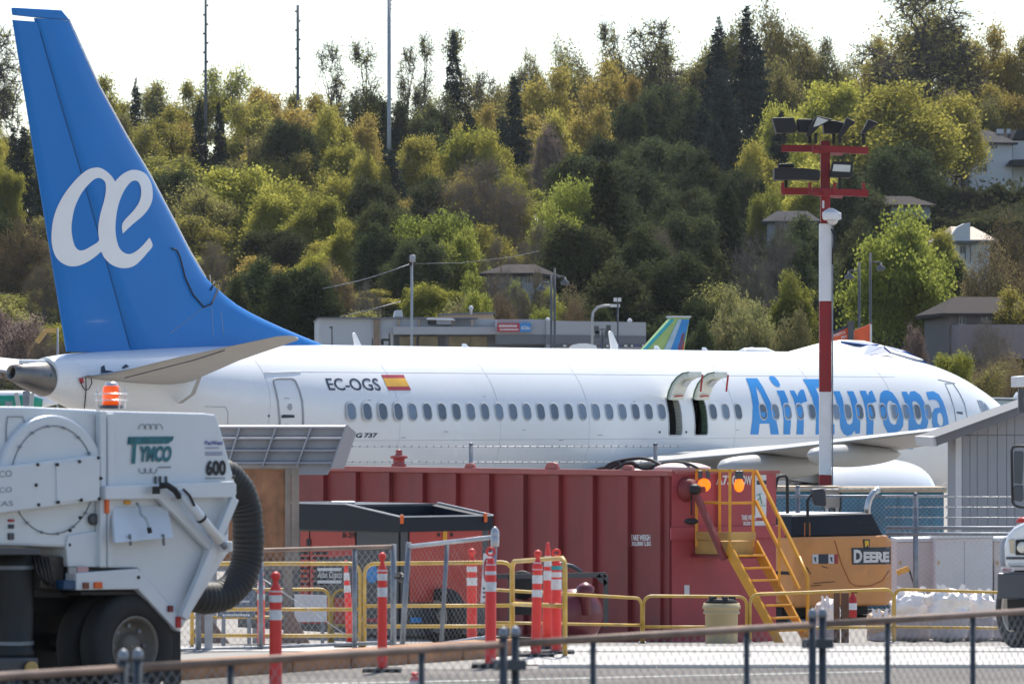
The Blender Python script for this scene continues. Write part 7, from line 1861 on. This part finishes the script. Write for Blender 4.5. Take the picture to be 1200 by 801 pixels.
# ================================================================ SHOP BUILDING AND STREET THINGS
m_shop = mat('shop_pale_grey', (.40, .42, .45), .7, var=.05, scale=.4)
m_shop2 = mat('shop_fascia_grey', (.34, .34, .36), .6, var=.04, scale=.4)
m_shopd = mat('shop_dark_grey', (.13, .14, .155), .6, var=.06, scale=.4)
m_shopg = mat('shop_window_reflecting', (.16, .12, .06), .15, var=.6, scale=.8)
SH = Pl(560, 280, (1, .06))
shp = thing('shop_building', 'long low grey commercial building with dark parapet and a red and blue sign', 'building', (SH.p.x, 280, hprof(280)))
def shb(name, x0, y0, x1, y1, d0, d1, m, parent=None, lab=None, yl=None):
    b = MB(); b.prism(SH, [(x0, y0), (x1, yl if yl is not None else y0), (x1, y1), (x0, y1)], d0, d1); return b.build(name, m, parent or shp, label=lab)
shb('left_wall', 374, 373.5, 522, 425, 0, -12, m_shop); shb('parapet_cap', 373, 371.5, 560, 373.4, .3, -12.2, m_shopd)
shb('middle_wall', 522, 374, 640, 425, -.5, -12, m_shop); shb('canopy_fascia', 461, 382.5, 640, 391.5, 1.5, -.4, m_shop2, yl=383)
for x in (466, 490, 530, 552): shb('wall_pilaster', x, 374.5, x + 2.5, 382, .12, .01, m_tanw)
shb('brown_pilaster', 438, 374, 445, 405, .2, .01, mat('brown_render', (.24, .17, .12), .7))
shb('under_canopy_wall', 461, 392, 640, 425, .0, -.4, m_shopd)
for x0, x1 in ((468, 488), (491, 513), (526, 551), (551.8, 571)): shb('shop_window', x0, 394, x1, 412, .06, .01, m_shopg)
shb('right_block', 640, 375.5, 757, 425, 1.8, -12, m_shop2, yl=377.5); shb('dark_band', 640.5, 392, 757.2, 403, 1.86, 1.81, m_shopd, yl=393.5)
shb('sign_block', 582, 374, 640, 403, 1.6, -1, m_shop2); shb('dark_band', 582, 392, 639.8, 403, 1.66, 1.61, m_shopd)
sg1 = shb('sign_red', 583, 378.5, 609, 388.5, 1.95, 1.62, m_flagred); sg2 = shb('sign_blue', 609.2, 378.5, 622, 388.5, 1.95, 1.62, m_bsign)
rr = random.Random(9); x = 585
while x < 606: 
    w = rr.uniform(.7, 1.4); shb('print_mark', x, 380.5, x + w, 383, 1.97, 1.955, m_paper, sg1); x += w + .5
x = 586
while x < 606: 
    w = rr.uniform(.7, 1.4); shb('print_mark', x, 385, x + w, 386.8, 1.97, 1.955, m_paper, sg1); x += w + .5
ptext('sign_lettering', 'ACDelco', SH, [(610.5, 386), (621, 386), (621.5, 381.5), (611, 381.5)], m_paper, sg2, 1.97, .02)
shb('storefront_strip', 645, 403.5, 757, 406.5, 1.9, 1.85, m_dgrey)
x = 660
while x < 755:
    w = rr.uniform(2, 6); shb('storefront_print', x, 404, x + w, 406, 1.93, 1.905, rr.choice([m_paper, m_bltxt, m_paper, m_flagred])); x += w + rr.uniform(2, 5)
b = MB(); b.prism(SH, [(500, 374), (501.5, 372), (530, 372.5), (534, 375.5), (530, 375.3), (503, 374.5)], .8, -2); b.build('roof_unit_top', m_hw, shp)
shb('roof_unit', 502, 374.6, 511, 379.5, .6, -1.5, m_black); shb('roof_unit', 511.5, 374.6, 529, 380, .6, -1.5, m_shop2)
b = MB(); b.prism(SH, [(462, 371), (463.5, 363.5), (471, 363), (472.5, 371)], -3, -5); b.build('roof_vent', m_hw, shp)
for x, y in ((552, 362), (546, 378), (642, 376), (738, 377), (554, 376)):
    b = MB(); b.lathe(SH.at(x, y, -1), (0, 0, 1), [(-.3, .06), (0, .1), (.05, .16), (.15, .1), (.2, .02)], 10); b.build('roof_ventilator', m_hw, shp)
rf = thing('flat_roof_annex', 'flat tan and brown roofed annex behind the shop parapet', 'building', (P(560, 370, 300).x, 300, hprof(300)))
b = MB(); b.prism(Pl(560, 298, (1, 0)), [(515, 369), (578, 367), (578, 400), (515, 400)], 0, -8); b.build('wall', m_tanw, rf)
b = MB(); b.prism(Pl(560, 298, (1, 0)), [(513, 367.5), (580, 365.2), (580, 367.6), (513, 369.5)], .3, -8.3); b.build('roof_edge', m_shopd, rf)

def pole(name, label, x, yt, yb, Y, r, m, extra=None, cat='pole', group=None):
    a, c = P(x, yb, Y), P(x, yt, Y); g = min(a.z, ground_z(a.x, Y)) if Y > 200 else hprof(Y)
    t = thing(name, label, cat, (a.x, Y, g), group=group)
    b = MB(); b.tube([(a.x, Y, g), (c.x, Y, c.z)], [r * 1.15, r], 10); b.build('shaft', m, t); return t
m_steel = mat('dark_steel_pole', (.10, .105, .115), .6, metal=.3, var=.15)
m_pgrey = mat('pale_steel_pole', (.34, .35, .37), .5, metal=.3, var=.1)
for x, yt, yb, r, lab, m__ in ((241, -12, 130, .15, 'leftmost tall steel pole standing up from the skyline trees', m_steel), (349, 6, 150, .17, 'second steel pole on the skyline, shorter than its neighbours', m_steel), (456, -12, 156, .20, 'tallest grey steel pole rising in front of the skyline trees', m_pgrey)):
    t = pole('transmission_pole', lab, x, yt, yb, 590 if x != 456 else 528, r, m__, group='steel transmission poles on the skyline')
    Yp = 590 if x != 456 else 528
    for k in range(9 if x != 456 else 4):
        y = yt + 8 + k * (11 if x != 456 else 5); side = 1 if k % 2 else -1
        b = MB(); c = P(x, y, Yp); b.bar(c, c + Vector((side * .32 if x != 456 else .25, 0, .06)), .08, .22); b.build('insulator', m_steel, t)
wr = thing('power_lines', 'thin power lines crossing the white sky between the skyline poles', 'wires', (0, 592, 50))
for y0, y1, x0, x1 in ((34, -8, 90, 520), (50, 12, 110, 560), (22, 4, 250, 1250), (62, 30, 0, 470), (26, 18, 980, 1260), (28, 8, 975, 1230), (20, 26, 350, 900)):
    b = MB(); n_ = 14; b.tube([P(x0 + (x1 - x0) * q / n_, y0 + (y1 - y0) * q / n_ + 5 * 4 * (q / n_) * (1 - q / n_), 592) for q in range(n_ + 1)], .022, 3, cap=False); b.build('wire', m_pgrey, wr)
t = pole('utility_pole', 'pale utility pole with a transformer can above the shop roof', 482.5, 299, 372, 276, .07, m_pgrey)
b = MB(); b.lathe(P(483.5, 307, 275.8), (0, 0, 1), [(0, .16), (.36, .16), (.38, .1)], 14); b.build('transformer', m_pgrey, t)
b = MB(); b.bar(P(481, 311, 275.9), P(481, 296, 275.9), .14); b.build('crossarm', m_roofb, t)
b = MB(); b.tube([P(481, 309, 276)] + [P(481 - 103 * q, 309 + 29 * q + 3 * math.sin(math.pi * q), 276) for q in (.2, .4, .6, .8, 1)], .018, 4); b.build('cable', m_galvd, t)
b = MB(); b.tube([P(470, 353 + 0, 276), P(440, 361, 276), P(415, 367, 276), P(398, 371, 276)], .016, 4); b.build('cable', m_galvd, t)
b = MB(); b.tube([P(484, 309, 276), P(540, 308, 300), P(600, 301, 320), P(632, 294, 330)], .014, 4); b.build('cable', m_steel, t)
def lamp(label, x, yt, yb, Y, arms, m=m_steel, r=.06):
    t = pole('street_lamp', label, x, yt, yb, Y, r, m, cat='street lamp')
    for dx, dy in arms:
        c = P(x, yt + dy, Y); e = P(x + dx, yt + dy, Y); b = MB(); b.tube([c, e], .04, 6); b.build('arm', m, t)
        b = MB(); b.lathe(e + Vector((0, 0, -.42)), (0, 0, 1), [(0, .14), (.05, .24), (.16, .22), (.24, .10), (.4, .05)], 14); b.build('lantern', m, t)
    return t
lamp('left street lamp of the near twin pair above the shop, arm to the left', 646, 321, 405, 255, ((-12, 10),))
lamp('right street lamp of the near twin pair above the shop, arm to the right', 650, 314, 405, 256, ((12, 10),))
lamp('street lamp before the bright green tree, arm to the left', 1007, 307, 400, 250, ((-12, 10),))
lamp('street lamp before the bright green tree, arm to the right', 1020, 296, 400, 251, ((12, 11),))
t = thing('street_lamp', 'arched pale street lamp over the shop roof', 'street lamp', (P(694, 380, 270).x, 270, hprof(270)))
b = MB(); b.tube([P(694, 430, 270), P(694, 375, 270), P(695, 366, 270), P(700, 360, 270), (P(708, 358, 270)), P(720, 358, 270)], .07, 8); b.build('shaft', m_pgrey, t)
b = MB(); b.box(P(721, 358, 270), (.5, .2, .16)); b.build('lantern', m_hw, t)
t = pole('camera_pole', 'thin dark pole topped with two small cameras right of the arched lamp', 724, 353, 405, 268, .05, m_steel)
for x in (721, 726): b = MB(); b.box(P(x, 351, 268), (.18, .18, .2)); b.build('camera', m_hw, t)
t = pole('traffic_signal', 'dark traffic signal cluster before the right end of the shop', 706, 384, 405, 240, .05, m_steel)
for x, y in ((699, 386), (713, 385), (700, 392), (711, 392)): b = MB(); b.box(P(x, y, 239.9), (.22, .2, .34)); b.build('signal_head', m_dgrey, t)
b = MB(); b.bar(P(698, 386, 240), P(714, 386, 240), .06); b.build('arm', m_steel, t)
t = pole('street_sign', 'grey post with a pale slanted box left of the tail fin', 67.5, 384, 430, 230, .05, m_pgrey)
b = MB(); b.bar(P(43, 401, 230), P(53, 388, 230), .35, .2); b.bar(P(53, 387, 230), P(66, 387, 230), .12, .2); b.build('lamp_arm', m_plat, t)
for x, lab in ((437, 'small black bollard light just above the fuselage, left one'), (456.5, 'taller black signal post just above the fuselage')):
    t = pole('signal_post', lab, x, 390 if x > 450 else 396, 410, 225, .05, m_black)
    if x > 450:
        b = MB(); b.bar(P(448, 398, 225), P(457, 398, 225), .1); b.bar(P(448, 404, 225), P(448, 397, 225), .12); b.build('arm', m_black, t)
t = pole('lamp_post', 'short dark lamp post in front of the pale shop wall', 389.3, 383, 405, 240, .045, m_steel)
b = MB(); b.bar(P(386, 383.5, 240), P(390, 383, 240), .08); b.build('arm', m_steel, t)

# ================================================================ OTHER AIRCRAFT, TENT, SIGNS
def blade(label, poly, Y, m, stripes=(), th=.12, cat='aircraft tail', name='parked_aircraft', u=(1, .6)):
    p = Pl(poly[0][0], Y, u); t = thing(name, label, cat, (p.p.x, Y, 0))
    b = MB(); b.prism(p, poly, th, -th); s_ = b.build('tail_fin', m, t, bevel=.04)
    for q, mm in stripes:
        b = MB(); b.prism(p, q, th + .03, th + .004); b.build('paint_stripe', mm, t)
    return t, p
m_pg = mat('tail_pale_green', (.34, .48, .16), .3); m_pt = mat('tail_turquoise', (.02, .35, .40), .3); m_po = mat('tail_orange', (.75, .10, .02), .3); m_psil = mat('tail_silver_blue', (.35, .48, .58), .3)
t, p = blade('green, blue and orange aircraft tail fin poking up behind the fuselage', [(752, 412), (788, 371.5), (809, 371.5), (802, 412)], 165, m_pg,
      [([(751, 412), (756, 412), (791, 374), (786, 374)], m_pt), ([(777, 412), (785, 412), (800, 374), (795, 374)], m_psil), ([(785, 412), (799, 412), (808, 374), (799, 374)], m_bsign), ([(793, 412), (801, 412), (803, 388), (799, 392)], m_po)], .12)
b = MB(); b.prism(p, [(788.5, 370), (810, 370), (810, 372), (788, 372)], .2, -.2); b.build('fin_cap', m_hw, t)
b = MB(); q = p.at(778, 430, -.5); b.tube([q + Vector((-3, -1.8, -1.6)), q + Vector((.5, .3, -1.9)), q + Vector((1.5, .9, -2.1))], [.4, 1.2, .5], 20); b.build('fuselage', m_white, t)
t, p = blade('slim white winglet leaning left just above the fuselage before the shop wall', [(414, 389.5), (417.5, 390), (424, 404), (424, 412), (418, 412)], 160, m_white, th=.06, cat='winglet', name='winglet')
b = MB(); b.prism(p, [(416, 410), (424, 410), (470, 425), (420, 425)], 1, -1); b.build('wing_panel', m_white, t)
t, p = blade('slim white winglet just above the fuselage below the traffic signal', [(714, 387.5), (718, 388), (725, 404), (725, 414), (718, 414)], 162, m_white, th=.06, cat='winglet', name='winglet')
b = MB(); b.prism(p, [(716, 412), (725, 412), (770, 427), (720, 427)], 1, -1); b.build('wing_panel', m_white, t)
t = thing('parked_aircraft', 'white aircraft body with a green band showing under the exhaust cone at the left edge', 'aircraft', (P(10, 470, 150).x, 150, 0))
c0 = P(-30, 467.5, 150)
b = MB(); b.tube([c0 + Vector((-4, 0, 0)), c0 + Vector((1.4, .3, 0)), c0 + Vector((2.0, .4, -.05)), c0 + Vector((2.4, .45, -.12))], [.26, .26, .2, .03], 18); b.build('body_tube', m_white, t)
b = MB(); b.tube([c0 + Vector((-4, -.04, -.06)), c0 + Vector((1.5, .26, -.06)), c0 + Vector((1.95, .34, -.1))], [.255, .255, .18], 18); b.build('green_band', mat('aircraft_green', (.01, .30, .20), .3), t)
for x in (22, 36): b = MB(); b.bar(P(x, 478, 149.4), P(x - 3 if x < 30 else x + 2, 460, 149.4), .12); b.build('support_leg', m_wgrey, t)
b = MB(); b.bar(P(31, 458, 149.6), P(31, 500, 149.6), .2); b.bar(P(10, 500, 149.6), P(10, 470, 149.6), .2); b.build('stand', m_galvd, t)
# long pale blue fuselage seen past the nose
t = thing('parked_aircraft', 'pale grey-blue aircraft wing seen beyond the nose above the shed roof', 'aircraft', (P(1180, 475, 175).x, 175, 0))
b = MB(); b.prism(Pl(1180, 175, (1, 0)), [(1145, 466), (1215, 467.5), (1215, 520), (1145, 520)], 0, -3); b.build('fuselage', mat('aircraft_pale_blue', (.42, .52, .58), .4, var=.05), t, bevel=.25)
b = MB(); b.prism(Pl(1180, 175, (1, 0)), [(1186, 468), (1191, 459), (1193, 459.5), (1192, 468)], -.5, -.62); b.build('winglet', m_white, t)
b = MB(); b.prism(Pl(1180, 175, (1, 0)), [(1140, 465), (1215, 466), (1215, 467.6), (1140, 466.6)], .3, -3.2); b.build('pale_edge', m_white, t)

# tent with blue and white panels beyond the nose
m_tblue = mat('tent_blue', (.03, .09, .28), .5, var=.15); m_twh = mat('tent_white', (.68, .70, .73), .5, var=.04)
TN = Pl(1000, 160, (1, .05))
tn = thing('marquee', 'white marquee with dark blue panels behind the forward fuselage', 'tent', (TN.p.x, 160, 0))
def tq(poly, o0, o1, m, name='tent_panel'):
    b = MB(); A = [TN.at(x, y, o) for (x, y), o in zip(poly, o0)]; n_ = len(A); b.add(A + [a + Vector((0, .05, -.05)) for a in A], [tuple(range(n_))[::-1], tuple(range(n_, 2 * n_))] + [(i, (i + 1) % n_, (i + 1) % n_ + n_, i + n_) for i in range(n_)]); b.build(name, m, tn)
tq([(905, 417), (960, 402), (985, 398), (1012, 399), (985, 424), (905, 430)], (2, 0, -1, -1, 2, 3), 0, m_twh)
tq([(1012, 399), (1036, 405), (1010, 416), (985, 424)], (-1, 0, 2, 2.2), 0, m_twh)
tq([(985, 399.5), (1004, 399), (1030, 403), (1020, 404)], (-.6, -.6, .2, .3), 0, m_tblue)
tq([(990, 412), (1018, 404), (1034, 406), (1012, 416), (996, 420)], (1.8, .8, .6, 2.2, 2.4), 0, m_tblue)
tq([(1012, 416), (1038, 405), (1062, 411), (1086, 424), (1086, 440), (1010, 440)], (2.2, 1, 1, 1, 1.2, 2.3), 0, m_tblue)
tq([(1036, 405), (1048, 409), (1082, 421), (1074, 420), (1044, 412)], (1.2, 1.3, 1.3, 1.5, 1.5), 0, m_twh)
tq([(1016, 417), (1040, 413), (1082, 426), (1078, 427), (1040, 416)], (2.4, 1.7, 1.6, 1.8, 1.9), 0, m_twh)
for x in (1030, 1060, 1084): b = MB(); q = TN.at(x, 430, 1); b.bar(q, (q.x, q.y, 0), .15); b.build('tent_leg', m_galvd, tn)
t = thing('red_banner', 'red slanted banner with white print beside a dark post above the marquee', 'banner', (P(1000, 395, 200).x, 200, 1))
bp_ = Pl(1000, 200, (1, .1))
b = MB(); b.prism(bp_, [(975, 391), (994, 382), (994, 400), (975, 400)], 0, -.1); bn = b.build('banner_panel', m_po, t)
b = MB(); b.prism(bp_, [(1001, 387), (1021, 379), (1021, 402), (1001, 400)], .1, 0); b.build('banner_panel', m_po, t)
b = MB(); b.prism(bp_, [(975, 389.5), (994, 380), (994, 383.4), (975, 392.5)], .04, .01); b.build('dark_stripe', m_navy, t)
b = MB(); b.bar(bp_.at(997, 376, .2), (bp_.at(997, 376, .2).x, 199.8, 0), .22); b.build('dark_post', m_dgrey, t)
b = MB(); b.bar(bp_.at(1020.5, 380, .2), (bp_.at(1020.5, 380, .2).x, 199.8, 0), .08); b.build('white_post', m_hw, t)
ptext('banner_lettering', 'OUSETTA', bp_, [(975.5, 395), (991, 390.5), (991, 387.5), (975.5, 392)], m_paper, t, .06, .03)
ptext('banner_lettering', 'PIT', bp_, [(986, 397.5), (993, 395.5), (993, 392.5), (986, 394)], m_paper, t, .06, .03)
t = thing('flatbed_car', 'pale curved car roof showing just above the fuselage beneath the shop', 'car', (P(683, 406, 230).x, 230, hprof(230)))
b = MB(); q = P(683, 404, 230); pr = [(-1, 0), (-.8, .45), (-.3, .8), (.3, .82), (.75, .5), (1, 0)]
b.add([q + Vector((x * .62, -.5, z * .2 - .1)) for x, z in pr] + [q + Vector((x * .62, .8, z * .2 - .1)) for x, z in pr] + [q + Vector((x * .62, -.5, -1.5)) for x in (-1.3, 1.3)] + [q + Vector((x * .62, .8, -1.5)) for x in (-1.3, 1.3)],
      [(0, 1, 2, 3, 4, 5), (11, 10, 9, 8, 7, 6)] + [(i + 1, i, i + 6, i + 7) for i in range(5)] + [(12, 13, 5, 0), (14, 15, 11, 6)][:1]); b.build('car_roof', m_white, t)


# ================================================================ HAZE (air)
hm = bpy.data.materials.new('hazy_air'); hm.use_nodes = True; hn = hm.node_tree; hn.nodes.remove(hn.nodes['Principled BSDF'])
pv_ = hn.nodes.new('ShaderNodeVolumePrincipled'); pv_.inputs['Density'].default_value = HAZE; pv_.inputs['Color'].default_value = (.86, .92, 1, 1); pv_.inputs['Anisotropy'].default_value = .3
hn.links.new(pv_.outputs[0], hn.nodes['Material Output'].inputs['Volume'])
b = MB(); b.box((0, 605, 39), (1100, 1290, 82)); hz = b.build('haze', hm, kind='stuff')
S.cycles.volume_bounces = 0
